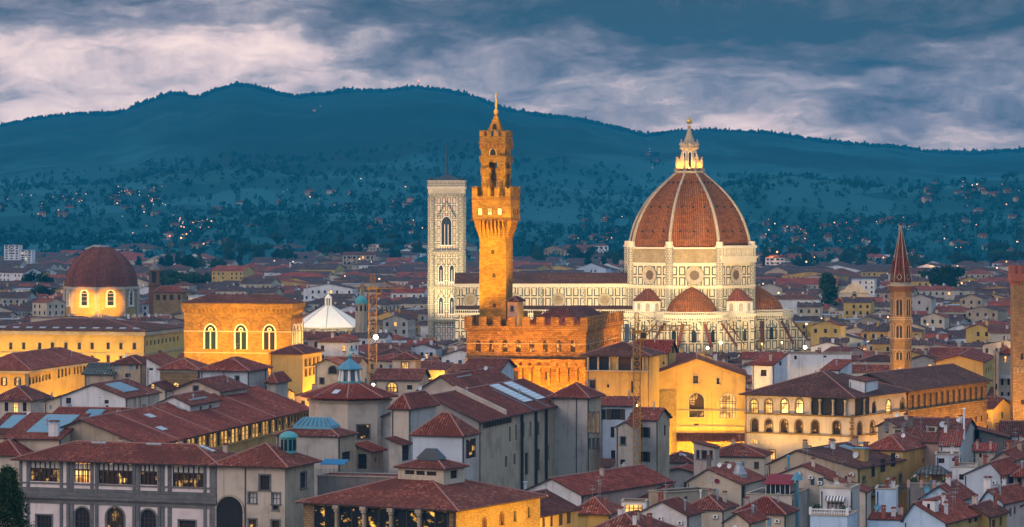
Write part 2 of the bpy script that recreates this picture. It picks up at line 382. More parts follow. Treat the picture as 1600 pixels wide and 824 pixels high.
# ================================================================ shared building blocks
def arch_pts(w, h, n=10, point=0.0):
    """outline of an arched opening, width w, total height h, from bottom left over the top to bottom right (x, z)"""
    r = w/2; hs = h-r*(1+point)
    return [(-r, 0), (-r, hs)]+[(-r*math.cos(math.pi*i/n), hs+r*(1+point*math.sin(math.pi*i/n))*math.sin(math.pi*i/n)) for i in range(1, n)]+[(r, hs), (r, 0)]
def arch_ring(mb, w, h, t, y0, y1, m, n=10, point=0.0):
    """raised archivolt and jambs round an arched opening"""
    a = arch_pts(w, h, n, point); b = arch_pts(w+2*t, h+t, n, point)
    for (p, q), (s, u) in zip(zip(a, a[1:]), zip(b, b[1:])):
        mb.quad((p[0], y0, p[1]), (q[0], y0, q[1]), (u[0], y0, u[1]), (s[0], y0, s[1]), m)
        mb.quad((s[0], y0, s[1]), (u[0], y0, u[1]), (u[0], y1, u[1]), (s[0], y1, s[1]), m)
        mb.quad((q[0], y0, q[1]), (p[0], y0, p[1]), (p[0], y1, p[1]), (q[0], y1, q[1]), m)
WIN = {}
def win_mesh(style, w, h, wm, rec, glass, pane_bars=True):
    """style: a arched, p pointed, c closed shutters"""
    key = (style, round(w, 1), round(h, 1), wm, rec, glass)
    if key in WIN: return WIN[key]
    w, h = max(.3, round(w, 1)), max(.3, round(h, 1)); mb = MB(); r = w/2; y = .32 if rec else -.05
    arch = 'a' in style or 'p' in style; pt = .35 if 'p' in style else 0
    if rec:
        if arch:
            a = arch_pts(w, h, 10, pt)
            for p, q in zip(a, a[1:]): mb.quad((p[0], 0, p[1]), (q[0], 0, q[1]), (q[0], y, q[1]), (p[0], y, p[1]), 2)
            half = len(a)//2
            mb.poly([(-r, 0, h)]+[(p[0], 0, p[1]) for p in a[1:half+1]], 2); mb.poly([(r, 0, h)]+[(p[0], 0, p[1]) for p in reversed(a[half:-1])], 2)
            if a[half][0] == 0 or True: mb.poly([(-r, 0, h), (a[half][0], 0, a[half][1]), (r, 0, h)], 2)
        else:
            mb.quad((-r, 0, 0), (-r, 0, h), (-r, y, h), (-r, y, 0), 2); mb.quad((r, 0, 0), (r, y, 0), (r, y, h), (r, 0, h), 2)
            mb.quad((-r, 0, h), (r, 0, h), (r, y, h), (-r, y, h), 2)
        mb.quad((-r, 0, 0), (-r, y, 0), (r, y, 0), (r, 0, 0), 2)
        mb.quad((-r, y, 0), (r, y, 0), (r, y, h), (-r, y, h), 0)
    else:
        if arch: mb.poly([(x, y, z) for x, z in arch_pts(w, h, 10, pt)], 0)
        else: mb.quad((-r, y, 0), (r, y, 0), (r, y, h), (-r, y, h), 0)
    t = .06 if w < 2 else .09
    if pane_bars:
        e = y-.05; hz = h-(.1 if not arch else r*.15)
        nb = max(1, int(w/.85)) if w > .7 else 0
        for i in range(1, nb+1):
            x = -r+w*i/(nb+1); mb.box(x-t, x+t, e, y-.004, 0, hz, 1)
        nz = max(1, int(h/1.3))
        for i in range(1, nz+1):
            z = h*i/(nz+1)
            if not arch or z < h-r: mb.box(-r, r, e+.006, y-.004, z-t*.8, z+t*.8, 1)
        mb.box(-r, -r+t*1.6, e+.003, y-.004, 0, h-(r if arch else 0), 1); mb.box(r-t*1.6, r, e+.003, y-.004, 0, h-(r if arch else 0), 1)
        if arch: mb.box(-r, r, e+.002, y-.004, h-r-t, h-r+t, 1)
    WIN[key] = mb.mesh('window', [glass, 'wood', wm]); return WIN[key]
FRM = {}
def frame_mesh(style, w, h, mat):
    key = (style, round(w, 1), round(h, 1), mat)
    if key in FRM: return FRM[key]
    w, h = max(.3, round(w, 1)), max(.3, round(h, 1)); mb = MB(); r = w/2; t = min(.28, .1+w*.12)
    if 'a' in style or 'p' in style: arch_ring(mb, w, h, t*1.1, -.1, .0, 0, 10, .35 if 'p' in style else 0)
    else:
        mb.box(-r-t, -r, -.09, .0, 0, h, 0); mb.box(r, r+t, -.09, .0, 0, h, 0); mb.box(-r-t, r+t, -.11, .0, h, h+t, 0)
    mb.box(-r-t-.08, r+t+.08, -.22, .0, -.2, 0, 0)
    FRM[key] = mb.mesh('window_frame', [mat]); return FRM[key]
SHUT = {}
def shutter_mesh(w, h, mat):
    key = (round(w, 1), round(h, 1), mat)
    if key not in SHUT:
        w, h = max(.2, round(w, 1)), max(.3, round(h, 1))
        mb = MB(); mb.box(0, w, -.07, -.01, 0, h, 0)
        k = max(3, int(h/.22))
        for i in range(k): mb.box(.06, w-.06, -.095, -.071, h*(i+.2)/k, h*(i+.75)/k, 0)
        SHUT[key] = mb.mesh('shutter', [mat])
    return SHUT[key]
def obj(name, me, parent, loc=(0, 0, 0), rz=0):
    o = bpy.data.objects.new(name, me); COL.objects.link(o); o.parent = parent; o.location = loc; o.rotation_euler = (0, 0, rz); return o
def add_window(parent, style, loc, rz, w, h, wm, rec=True, fm='st_grey'):
    """style letters: a/p arch, l/d/o/h/g lit kinds, f framed, s open shutters, c closed shutters, B blue, T teal"""
    g = 'glass'
    for ch, mt in (('l', 'lit_gold'), ('d', 'lit_dim'), ('o', 'lit_orange'), ('h', 'lit_hot'), ('k', 'dark'), ('v', 'lit_loggia'), ('w', 'blind')):
        if ch in style: g = mt
    st = ''.join(c for c in 'ap' if c in style)
    sm = 'shut_blue' if 'B' in style else 'shut_teal' if 'T' in style else 'shut_brown'
    wo = obj('window', win_mesh(st, w, h, wm, rec, g), parent, loc, rz)
    if 'f' in style: obj('window_frame', frame_mesh(st, w, h, fm), wo)
    if 's' in style:
        for s in (-1, 1): obj('shutter', shutter_mesh(w/2, h, sm), wo, (-w if s < 0 else w/2, -.02, 0))
    if 'c' in style:
        for s in (-1, 1): obj('shutter', shutter_mesh(w/2-.03, h, sm), wo, (-w/2+.02 if s < 0 else .01, .1 if rec else -.08, 0))
    return wo
def wall_face(mb, o, u, L, z0, z1, holes, m=0):
    """vertical rectangle from o along u, with rectangular holes"""
    us = sorted({0, L, *[x for h in holes for x in (max(0, h[0]), min(L, h[1]))]}); zs = sorted({z0, z1, *[x for h in holes for x in h[2:4]]})
    for a, b in zip(us, us[1:]):
        for c, d in zip(zs, zs[1:]):
            if b-a < 1e-4 or d-c < 1e-4: continue
            mu, mz = (a+b)/2, (c+d)/2
            if any(h[0] < mu < h[1] and h[2] < mz < h[3] for h in holes): continue
            p = lambda t, z: (o[0]+u[0]*t, o[1]+u[1]*t, z)
            mb.quad(p(a, c), p(b, c), p(b, d), p(a, d), m)
OCC = []
class House: pass
def slab(mb, top, t, m=0, m2=None):
    """thick roof from top polygons"""
    vs = []; idx = {}
    def I(p):
        k = tuple(round(c, 4) for c in p)
        if k not in idx: idx[k] = len(vs); vs.append(k)
        return idx[k]
    fs = [[I(p) for p in poly] for poly in top]; n = len(vs); cnt = {}
    for f in fs:
        for a, b in zip(f, f[1:]+f[:1]): cnt[(a, b)] = 1
    edges = [(a, b) for (a, b) in cnt if (b, a) not in cnt]
    mb.add(vs, fs, m); m2 = m if m2 is None else m2
    mb.add(vs+[(x, y, z-t) for x, y, z in vs], [[i+n for i in reversed(f)] for f in fs]+[(b, a, a+n, b+n) for a, b in edges], m2)
def house(name, label, cat, cx, cy, Y, l=None, r=None, roof='hip', rise=3, wall='pl_cream', wr=None, rm='roof_tile', th=12, a=None, b=None, base=None, ov=.7, wins=(),
          group=None, ze=None, xw=None, caps=True, ap=.5, fm='st_grey', par=.8, reg=True, tk=.22, rec=True, wl=None):
    hs = House(); c, s = math.cos(rad(th)), math.sin(rad(th))
    X0 = PX(cx, Y) if xw is None else xw
    ze = PZ(cy, Y) if ze is None else ze
    K = lambda px: (px-800)/F
    if l is not None: a = (X0-K(l)*Y)/(c+K(l)*s)
    if r is not None: b = (K(r)*Y-X0)/(s-K(r)*c)
    if b is None: b = a
    b = min(max(b, 2), 140); a = max(a, 1)
    base = (gz(Y)-.5) if base is None else base
    root = emp(name, label, cat, (X0, Y, base), -rad(th), group); hs.root = root
    e = ze-base; hs.__dict__.update(a=a, b=b, e=e, base=base, th=th, X0=X0, Y=Y, wall=wall, ov=ov, c=c, s=s, fm=fm)
    def conv(face, px, py):
        k = K(px)
        if face == 'F': t = (X0-k*Y)/(c+k*s); u = -t; yp = Y+t*s
        elif face == 'R': u = (k*Y-X0)/(s-k*c); yp = Y+u*c
        else:
            xl, yl = X0-a*c, Y+a*s; u = (k*yl-xl)/(s-k*c); yp = yl+u*c
        return u, PZ(py, yp)-base
    hs.conv = conv
    # roof
    x0, x1, y0, y1 = -a-ov, ov, -ov, b+ov
    W, D = x1-x0, y1-y0; E = e; T = e+rise
    fl = roof == 'flat'
    if roof == 'hip':
        hw = min(W, D)/2; sl = rise/hw; k = hw
        if W >= D: p, q = (x0+k, (y0+y1)/2, T), (x1-k, (y0+y1)/2, T)
        else: p, q = ((x0+x1)/2, y0+k, T), ((x0+x1)/2, y1-k, T)
        A, B, C_, D_ = (x0, y0, E), (x1, y0, E), (x1, y1, E), (x0, y1, E)
        if abs(W-D) < .05: top = [(A, B, p), (B, C_, p), (C_, D_, p), (D_, A, p)]
        elif W > D: top = [(A, B, q, p), (B, C_, q), (C_, D_, p, q), (D_, A, p)]
        else: top = [(A, B, p), (B, C_, q, p), (C_, D_, q), (D_, A, p, q)]
        cl = [(p, q), (A, p), (B, p if W < D else q), (C_, q), (D_, p if W > D else q)]
        zr = lambda x, y: e+max(0, min(rise, sl*min(x-x0, x1-x, y-y0, y1-y)))
    elif roof == 'gableF':
        xm = x0+W*ap; top = [((x0, y0, E), (xm, y0, T), (xm, y1, T), (x0, y1, E)), ((xm, y0, T), (x1, y0, E), (x1, y1, E), (xm, y1, T))]; cl = [((xm, y0, T), (xm, y1, T))]
        zr = lambda x, y: e+rise*((x-x0)/(xm-x0) if x < xm else (x1-x)/(x1-xm))
    elif roof == 'gableR':
        ym = y0+D*ap; top = [((x0, y0, E), (x1, y0, E), (x1, ym, T), (x0, ym, T)), ((x0, ym, T), (x1, ym, T), (x1, y1, E), (x0, y1, E))]; cl = [((x0, ym, T), (x1, ym, T))]
        zr = lambda x, y: e+rise*((y-y0)/(ym-y0) if y < ym else (y1-y)/(y1-ym))
    elif roof == 'shedF':
        top = [((x0, y0, E), (x1, y0, E), (x1, y1, T), (x0, y1, T))]; cl = []; zr = lambda x, y: e+rise*(y-y0)/D
    elif roof == 'shedR':
        top = [((x0, y0, T), (x1, y0, E), (x1, y1, E), (x0, y1, T))]; cl = []; zr = lambda x, y: e+rise*(x1-x)/W
    elif roof == 'shedL':
        top = [((x0, y0, E), (x1, y0, T), (x1, y1, T), (x0, y1, E))]; cl = []; zr = lambda x, y: e+rise*(x-x0)/W
    else:
        top = [((-a+.02, .02, E), (-.02, .02, E), (-.02, b-.02, E), (-a+.02, b-.02, E))]; cl = []; zr = lambda x, y: e
    hs.zr = zr
    # walls
    holes = {'F': [], 'R': [], 'L': []}; todo = []
    for wn in wins:
        f = wn[0]
        if f.endswith('m'): f = f[0]; _, u, z0, ww, hh, st = wn; u0, u1, z1 = u-ww/2, u+ww/2, z0+hh
        else:
            _, px, pt, pb, pw, st = wn
            u0, u1 = sorted((conv(f, px-pw/2, pt)[0], conv(f, px+pw/2, pt)[0])); z0 = conv(f, px, pb)[1]; z1 = conv(f, px, pt)[1]
        ww, hh = round(u1-u0, 1), round(z1-z0, 1); uc = (u0+u1)/2; ww, hh = max(.3, ww), max(.3, hh)
        L0 = -a if f == 'F' else 0; L1 = 0 if f == 'F' else b
        if uc-ww/2 < L0+.05 or uc+ww/2 > L1-.05: continue
        rc = rec and z0+hh < e-.1 and not any(uc-ww/2 < h_[1] and uc+ww/2 > h_[0] and z0 < h_[3] and z0+hh > h_[2] for h_ in holes[f])
        if rc: holes[f].append((uc-ww/2, uc+ww/2, z0, z0+hh))
        todo.append((f, uc, z0, ww, hh, st, rc))
    mb = MB(); zb = 0
    hF = [(h[0]+a, h[1]+a, h[2], h[3]) for h in holes['F']]
    Ew = e if not fl else e+par
    mats = [wall, wr or wall, wl or wall]
    wall_face(mb, (-a, 0), (1, 0), a, zb, Ew, hF, 0); wall_face(mb, (0, 0), (0, 1), b, zb, Ew, holes['R'], 1)
    wall_face(mb, (0, b), (-1, 0), a, zb, Ew, [], 0); wall_face(mb, (-a, b), (0, -1), b, zb, Ew, [(b-h[1], b-h[0], h[2], h[3]) for h in holes['L']], 2)
    g = lambda x, y: max(zr(x, y)-tk*.5, e+.002)
    if roof == 'gableF':
        xm = x0+W*ap
        for y, mm in ((0, 0), (b, 0)): mb.poly([(-a, y, e), (0, y, e), (0, y, g(0, y)), (xm, y, g(xm, y)), (-a, y, g(-a, y))] if y == 0 else [(0, y, e), (-a, y, e), (-a, y, g(-a, y)), (xm, y, g(xm, y)), (0, y, g(0, y))], mm)
    if roof == 'gableR':
        ym = y0+D*ap
        for x, mm in ((0, 1), (-a, 2)): mb.poly([(x, 0, e), (x, b, e), (x, b, g(x, b)), (x, ym, g(x, ym)), (x, 0, g(x, 0))], mm)
    if roof.startswith('shed'):
        mb.poly([(-a, 0, e), (0, 0, e), (0, 0, g(0, 0)), (-a, 0, g(-a, 0))], 0); mb.poly([(-a, b, e), (0, b, e), (0, b, g(0, b)), (-a, b, g(-a, b))], 0)
        mb.poly([(0, 0, e), (0, b, e), (0, b, g(0, b)), (0, 0, g(0, 0))], 1); mb.poly([(-a, 0, e), (-a, b, e), (-a, b, g(-a, b)), (-a, 0, g(-a, 0))], 2)
    hs.wallo = mb.build('wall', mats, root)
    mb = MB(); slab(mb, top, tk if not fl else .3, 0, 1); hs.roofo = mb.build('roof', [rm, 'eave_shade' if not fl else rm], root)
    if fl:
        mb = MB(); q = .18
        mb.box(-a-q, q, -q, .3, e+par, e+par+.18); mb.box(-a-q, q, b-.3, b+q, e+par, e+par+.18); mb.box(-a-q, -a+.3, .3, b-.3, e+par, e+par+.18); mb.box(-.3, q, .3, b-.3, e+par, e+par+.18)
        mb.build('parapet_coping', 'st_trim', root)
    if caps and cl:
        mb = MB()
        for p, q in cl:
            if (Vector(p)-Vector(q)).length > .3: mb.tube(p, q, .17, 6)
        mb.build('ridge_tiles', 'ridge', hs.roofo)
    hs.wins = [add_window(root, st, (uc, 0, z0) if f == 'F' else (0, uc, z0) if f == 'R' else (-a, uc, z0), 0 if f == 'F' else rad(90) if f == 'R' else rad(-90), ww, hh, wall if f == 'F' else (wr or wall), rc, fm)
               for f, uc, z0, ww, hh, st, rc in todo]
    if reg: OCC.append((X0, Y, rad(th), a, b))
    return hs
def chimney(hs, x, y, w=.7, h=1.4, mat='pl_beige'):
    z = hs.zr(x, y)-.4; mb = MB(); mb.box(-w/2, w/2, -w*.35, w*.35, 0, h+.4, 0)
    mb.box(-w/2-.1, w/2+.1, -w*.35-.1, w*.35+.1, h+.4, h+.52, 0)
    for s in (-1, 1): mb.box(s*w*.3-.09, s*w*.3+.09, -.2, .2, h+.52, h+.8, 0)
    mb.add([(-w/2-.12, -w*.35-.12, h+.8), (w/2+.12, -w*.35-.12, h+.8), (w/2+.12, w*.35+.12, h+.8), (-w/2-.12, w*.35+.12, h+.8), (-w/2, 0, h+1.1), (w/2, 0, h+1.1)], [(0, 1, 5, 4), (2, 3, 4, 5), (1, 2, 5), (3, 0, 4), (3, 2, 1, 0)], 1)
    return mb.build('chimney', [mat, 'roof_tile'], hs.roofo, (x, y, z))
def antenna(hs, x, y, h=3.0):
    z = hs.zr(x, y)-.2; mb = MB(); mb.tube((0, 0, 0), (0, 0, h), .035, 5)
    for k in range(2):
        zz = h*(.95-.2*k); a = .6+k*1.3; d = (math.cos(a), math.sin(a)); mb.tube((-d[0]*.8, -d[1]*.8, zz), (d[0]*.8, d[1]*.8, zz), .02, 4)
        for j in range(6):
            t = -.75+.3*j; l = .3+.04*j; mb.tube((d[0]*t-d[1]*l, d[1]*t+d[0]*l, zz), (d[0]*t+d[1]*l, d[1]*t-d[0]*l, zz), .015, 4)
    return mb.build('antenna', 'zinc', hs.roofo, (x, y, z))
def dish(hs, x, y, z=None, r=.55, mat='white_paint', face=(-.2, -1, .3), parent=None):
    z = hs.zr(x, y)+.9 if z is None else z; mb = MB()
    mb.lathe([(.02, -.14), (r*.5, -.1), (r*.85, -.02), (r, .05)], 12, smooth=True, cap=False); mb.tube((0, 0, -.12), (0, 0, .4), .03, 4); mb.tube((0, 0, -.15), (0, .3, -.6), .04, 4)
    o = mb.build('satellite_dish', mat, parent or hs.roofo, (x, y, z)); o.rotation_euler = Vector(face).to_track_quat('Z', 'Y').to_euler(); return o
def skylight(hs, x, y, w, d, mat='panel_blue', lift=.18, name='skylight'):
    """glazed panel lying on the roof slope; (x, y) centre, w along x, d along y"""
    P_ = [Vector((x+sx*w/2, y+sy*d/2, hs.zr(x+sx*w/2, y+sy*d/2)+lift)) for sx, sy in ((-1, -1), (1, -1), (1, 1), (-1, 1))]
    mb = MB(); n = (P_[1]-P_[0]).cross(P_[3]-P_[0]).normalized()*.16
    mb.loft([[p-n*2.2 for p in P_], [tuple(p) for p in P_]], 1, cap=False); mb.poly([tuple(p-n*.1) for p in P_], 0)
    k = max(2, int(max(w, d)/.9)); ax = 0 if w >= d else 1
    for i in range(k+1):
        t = i/k
        p, q = (P_[0].lerp(P_[1], t), P_[3].lerp(P_[2], t)) if ax == 0 else (P_[0].lerp(P_[3], t), P_[1].lerp(P_[2], t))
        mb.tube(p, q, .05, 4, 1)
    return mb.build(name, [mat, 'zinc'], hs.roofo)
def pipe(hs, face, u, z0=0, z1=None, r=.09, mat='pipe'):
    mb = MB(); z1 = hs.e-.2 if z1 is None else z1
    p = (u, -r-.06) if face == 'F' else (r+.06, u)
    mb.tube((*p, z0), (*p, z1), r, 6); return mb.build('downpipe', mat, hs.root)
# ================================================================ landmarks
def ngon(n, r, rot=0, c=(0, 0)): return [(c[0]+r*math.cos(rot+2*math.pi*i/n), c[1]+r*math.sin(rot+2*math.pi*i/n)) for i in range(n)]
def merlon_parts(parent, mat, x0, x1, y0, y1, z, w, gap, h, t, swallow=False):
    """crenellation on the rim of a rectangle, each merlon a part of its own"""
    mes = []
    for ax in (0, 1):
        mb = MB(); a, b = (w/2, t/2) if ax == 0 else (t/2, w/2)
        if not swallow: mb.box(-a, a, -b, b, 0, h)
        else:
            pts = [(-w/2, 0), (w/2, 0), (w/2, h), (w*.2, h*.82), (0, h*.68), (-w*.2, h*.82), (-w/2, h)]
            f = (lambda q, d: (q[0], d, q[1])) if ax == 0 else (lambda q, d: (d, q[0], q[1]))
            mb.loft([[f(q, -t/2) for q in pts], [f(q, t/2) for q in pts]])
        mes.append(mb.mesh('merlon', [mat]))
    nx = max(2, round((x1-x0+gap)/(w+gap))); ny = max(2, round((y1-y0+gap)/(w+gap)))
    for i in range(nx):
        x = x0+w/2+(x1-x0-w)*i/(nx-1)
        for y in (y0+t/2, y1-t/2): obj('merlon', mes[0], parent, (x, y, z))
    for i in range(1, ny-1):
        y = y0+w/2+(y1-y0-w)*i/(ny-1)
        for x in (x0+t/2, x1-t/2): obj('merlon', mes[1], parent, (x, y, z))
def rect(a, b, e): return [(-a-e, -e), (e, -e), (e, b+e), (-a-e, b+e)]
def corbels(mb, a, b, e0, e1, z0, z1, n, nb, w, m=0):
    """row of stepped brackets carrying a jutting storey"""
    d = e1-e0
    def br(p, q, n_, out):
        for i in range(n_):
            t = (i+.5)/n_; x, y = p[0]+(q[0]-p[0])*t, p[1]+(q[1]-p[1])*t
            tx, ty = (q[0]-p[0]), (q[1]-p[1]); L = math.hypot(tx, ty); tx, ty = tx/L*w/2, ty/L*w/2
            def P3(s, o, z): return (x+s*tx+out[0]*o, y+s*ty+out[1]*o, z)
            prof = [(0, z0), (d*.35, z0+(z1-z0)*.3), (d*.75, z0+(z1-z0)*.62), (d, z1), (0, z1)]
            mb.loft([[P3(-1, o, z) for o, z in prof], [P3(1, o, z) for o, z in prof]], m)
    r = rect(a, b, e0)
    br(r[0], r[1], n, (0, -1)); br(r[1], r[2], nb, (1, 0)); br(r[3], r[0], nb, (-1, 0))

# ---------------------------------------------------------------- cathedral
def cathedral():
    Y0 = 1362.; C0 = (PX(1077, Y0), Y0); Z = lambda py, dy=0: PZ(py, Y0+dy)
    rot = -math.pi/2+rad(22.5)+rad(1.6); R = 28.6; ap = R*math.cos(rad(22.5))
    root = emp('cathedral', 'huge white marble cathedral with a ribbed red brick dome and a gilded lantern', 'cathedral', (*C0, 0))
    def face(i):                               # i=0 the face turned to us, -1 left, 1 right : frame (origin, tangent, normal)
        n = -math.pi/2+rad(1.6)+i*math.pi/4; return Vector((math.cos(n), math.sin(n), 0)), Vector((-math.sin(n), math.cos(n), 0))
    zb, z1, z2, z3, z4 = 0, Z(491, -26), Z(448, -26), Z(413, -26), Z(387.5, -26)
    o8 = lambda r: ngon(8, r, rot)
    # dome shell
    prof = [(0, 1.0), (.1, .995), (.2, .965), (.32, .915), (.43, .855), (.53, .785), (.62, .71), (.71, .62), (.79, .525), (.86, .43), (.93, .33), (1, .235)]
    zt = Z(270.5); RD = 27.0; pz = [(RD*k, z4+.3+(zt-z4-.3)*t) for t, k in prof]
    mb = MB(); mb.lathe(pz, 8, rot=rot); dome = mb.build('dome', 'dome_tile', root)
    for i in range(8):
        mb = MB(); a = rot+i*math.pi/4; rings = []
        tx, ty = -math.sin(a), math.cos(a)
        for k, (r, z) in enumerate(pz):
            w = .62-.24*k/len(pz); rr = r+.1
            rings.append([((rr-.8)*math.cos(a)-tx*w, (rr-.8)*math.sin(a)-ty*w, z), ((rr+.5)*math.cos(a)-tx*w, (rr+.5)*math.sin(a)-ty*w, z),
                          ((rr+.7)*math.cos(a), (rr+.7)*math.sin(a), z), ((rr+.5)*math.cos(a)+tx*w, (rr+.5)*math.sin(a)+ty*w, z), ((rr-.8)*math.cos(a)+tx*w, (rr-.8)*math.sin(a)+ty*w, z)])
        mb.loft(rings, 0); mb.build('dome_rib', 'st_trim', root)
    for i in (-1, 0, 1):                      # little round air holes in three tiers
        n, t = face(i)
        for k in (2, 5, 9):
            r, z = pz[k]; q = r*math.cos(rad(22.5))
            for u in (-.5, 0, .5):
                mb = MB(); p = n*(q+.05)+t*u*q*.5; mb.ball((p.x, p.y, z+.25), .48, 8); mb.build('dome_oculus', 'dark', dome)
    # drum
    mb = MB(); mb.prism(o8(R-.6), z3, z4, 0); mb.prism(o8(R+.2), z4-.5, z4+.2, 1); mb.prism(o8(R+.3), z3-.3, z3+.5, 1); mb.build('drum_upper_wall', ['st_drum', 'mb_plain'], root)
    mb = MB(); mb.prism(o8(R-.2), z2, z3-.3, 0); drum = mb.build('drum', 'mb_drum', root)
    mb = MB(); mb.prism(o8(R+1.1), z2-.9, z2, 0); mb.prism(o8(R+1.5), z2, z2+.45, 0); mb.build('drum_cornice', 'mb_plain', root)
    for i in range(8):
        a = rot+i*math.pi/4; mb = MB(); c = (math.cos(a)*(R-.5), math.sin(a)*(R-.5))
        mb.prism(ngon(8, 1.75, a, c), z2+.4, z4+.2, 0); mb.prism(ngon(8, 2.1, a, c), z4+.1, z4+.9, 1); mb.prism(ngon(8, 1.6, a, c), z4+.9, z4+2.6, 1); mb.build('drum_buttress', ['mb_fine', 'mb_plain'], root)
    for i in (-2, -1, 0, 1, 2):
        n, t = face(i); q = (R-.2)*math.cos(rad(22.5)); zc = (z2+z3)/2; f = lambda r, o: [tuple(n*(q+o)+t*r*math.cos(x)+Vector((0, 0, zc+r*math.sin(x)))) for x in [2*math.pi*j/28 for j in range(28)]]
        mb = MB(); mb.loft([f(3.95, .02), f(3.95, .5), f(3.35, .5), f(2.05, -1.6+1.65)], 0, cap=False, smooth=False); mb.loft([f(4.1, .03), f(4.1, .3), f(3.9, .3)], 1, cap=False)
        oc = mb.build('oculus', ['st_trim', 'mb_green'], root)
        mb = MB(); mb.poly(f(2.2, .06)); mb.build('oculus_glass', 'brown_glass', oc)
    # the one finished stretch of gallery under the dome
    n, t = face(1); q = ap; w2 = R*math.sin(rad(22.5)); mb = MB()
    L = lambda u, o, z: tuple(n*(q+o)+t*u+Vector((0, 0, z)))
    def fb(u0, u1, oa, ob, za, zc, m=0): mb.loft([[L(u0, oa, za), L(u1, oa, za), L(u1, ob, za), L(u0, ob, za)], [L(u0, oa, zc), L(u1, oa, zc), L(u1, ob, zc), L(u0, ob, zc)]], m)
    g0 = z3+1.2; fb(-w2-.6, w2+1.2, -.6, 1.3, z3+.5, g0+1.4); fb(-w2-.9, w2+1.5, -.6, 1.9, g0+1.4, g0+2.1); fb(-w2-.6, w2+1.2, -.6, 1.5, z4-.2, z4+.9); fb(-w2-.6, w2+1.2, -.6, -.3, g0+2.1, z4-.2, 1)
    for k in range(14):
        u = -w2+(2*w2)*k/13; fb(u-.32, u+.32, -.2, 1.4, g0+2.1, z4-.2)
    mb.build('gallery', ['mb_plain', 'wood'], root)
    # body under the drum
    mb = MB(); mb.prism(o8(R-.2), zb, z2-.9, 0); mb.build('wall', 'mb_wall', root)
    for i in range(8):
        a = rot+i*math.pi/4; mb = MB(); c = (math.cos(a)*(R-.3), math.sin(a)*(R-.3)); mb.prism(ngon(8, 1.5, a, c), z1, z2-.8, 0); mb.build('buttress', 'mb_fine', root)
    # tribunes : half domes on five-sided apses
    def tribune(c, ang, rd, rb):
        zc = Z(449.5, c[1]); a0 = ang-math.pi/2
        mb = MB(); pr = [(0, 1), (.18, .97), (.36, .88), (.54, .74), (.72, .52), (.88, .27), (1, .03)]
        mb.lathe([(rd*k, z1+.2+(zc-z1)*t) for t, k in pr], 10, c, ang+rad(18), 0); o = mb.build('tribune_dome', 'dome_tile', root)
        mb = MB(); mb.ball((c[0], c[1], zc+.9), .6, 8); mb.tube((c[0], c[1], zc), (c[0], c[1], zc+.9), .3); mb.build('finial', 'gilt', o)
        o10 = lambda r: ngon(10, r, ang+rad(18), c)
        mb = MB(); mb.prism(o10(rb), zb, z1-.8, 0); w = mb.build('tribune_wall', 'mb_wall', root)
        mb = MB(); mb.prism(o10(rb+.9), z1-1.3, z1-.5, 0); mb.prism(o10(rb+1.1), z1-.5, z1+.1, 0)
        for i in range(10):
            p, q_ = o10(rb+.5)[i], o10(rb+.5)[(i+1) % 10]
            for k in range(9):
                x, y = p[0]+(q_[0]-p[0])*(k+.5)/9, p[1]+(q_[1]-p[1])*(k+.5)/9; mb.box(x-.22, x+.22, y-.22, y+.22, z1-2.2, z1-1.3, 0)
            P_, Q = o10(rb+1.0)[i], o10(rb+1.0)[(i+1) % 10]
            for k in range(12):
                x, y = P_[0]+(Q[0]-P_[0])*(k+.5)/12, P_[1]+(Q[1]-P_[1])*(k+.5)/12; mb.box(x-.13, x+.13, y-.13, y+.13, z1+.1, z1+1.0, 0)
        mb.prism(o10(rb+1.1), z1+1.0, z1+1.25, 0); mb.build('cornice', 'mb_plain', w)
        rin = rb*math.cos(rad(18)); wd = rb*math.sin(rad(18))
        for i in range(10):
            a = ang+rad(36)*i+rad(36); d = (math.cos(a), math.sin(a))
            if math.sin(a) > .35: continue
            p = (c[0]+d[0]*(rin+.06), c[1]+d[1]*(rin+.06))
            mb = MB(); arch_ring(mb, wd*1.25, 8.6, .5, -.45, 0, 0, 12); arch_ring(mb, wd*.72, 6.6, .35, -.3, 0, 1, 12); mb.poly([(x, -.08, z) for x, z in arch_pts(wd*.42, 5.4, 10, .4)], 2)
            mb.build('blind_arch', ['mb_plain', 'mb_green', 'glass'], w, (*p, z1-11.5)).rotation_euler = (0, 0, a+math.pi/2)
        for i in range(10):                   # sloping buttress fins at the corners of the apse
            a = ang+rad(36)*i+rad(18); d = (math.cos(a), math.sin(a)); e = (-d[1]*.55, d[0]*.55)
            if d[1] > .25: continue
            q0 = lambda o, s: (c[0]+d[0]*(rb+o)+e[0]*s, c[1]+d[1]*(rb+o)+e[1]*s)
            mb = MB(); pr2 = [(-.4, zb), (7.5, zb), (7.5, z1-13), (.4, z1-4.0), (-.4, z1-4.0)]
            mb.loft([[(*q0(o, -1), z) for o, z in pr2], [(*q0(o, 1), z) for o, z in pr2]], 0)
            pr3 = [(7.9, z1-13.2), (7.9, z1-12.6), (.4, z1-3.4), (.4, z1-4.0)]
            mb.loft([[(*q0(o, -1.3), z) for o, z in pr3], [(*q0(o, 1.3), z) for o, z in pr3]], 1); mb.build('flying_fin', ['mb_wall', 'dome_tile_dull'], w)
    tribune((PX(1081, Y0-29)-C0[0], -29.), -math.pi/2, 10.8, 14.6)
    tribune((30.5, 3.0), 0, 10.8, 14.6)
    # block that carries the sacristies between the tribunes
    mb = MB(); x0, x1 = PX(978, Y0-24)-C0[0], PX(1178, Y0-24)-C0[0]
    mb.box(x0, x1, -25.5, 0, zb, z1-1.2, 0); sac = mb.build('sacristy_wall', 'mb_wall', root)
    mb = MB(); mb.box(x0-.5, x1+.5, -26.3, .4, z1-1.2, z1-.5); mb.box(x0-.7, x1+.7, -26.6, .6, z1-.5, z1+.1)
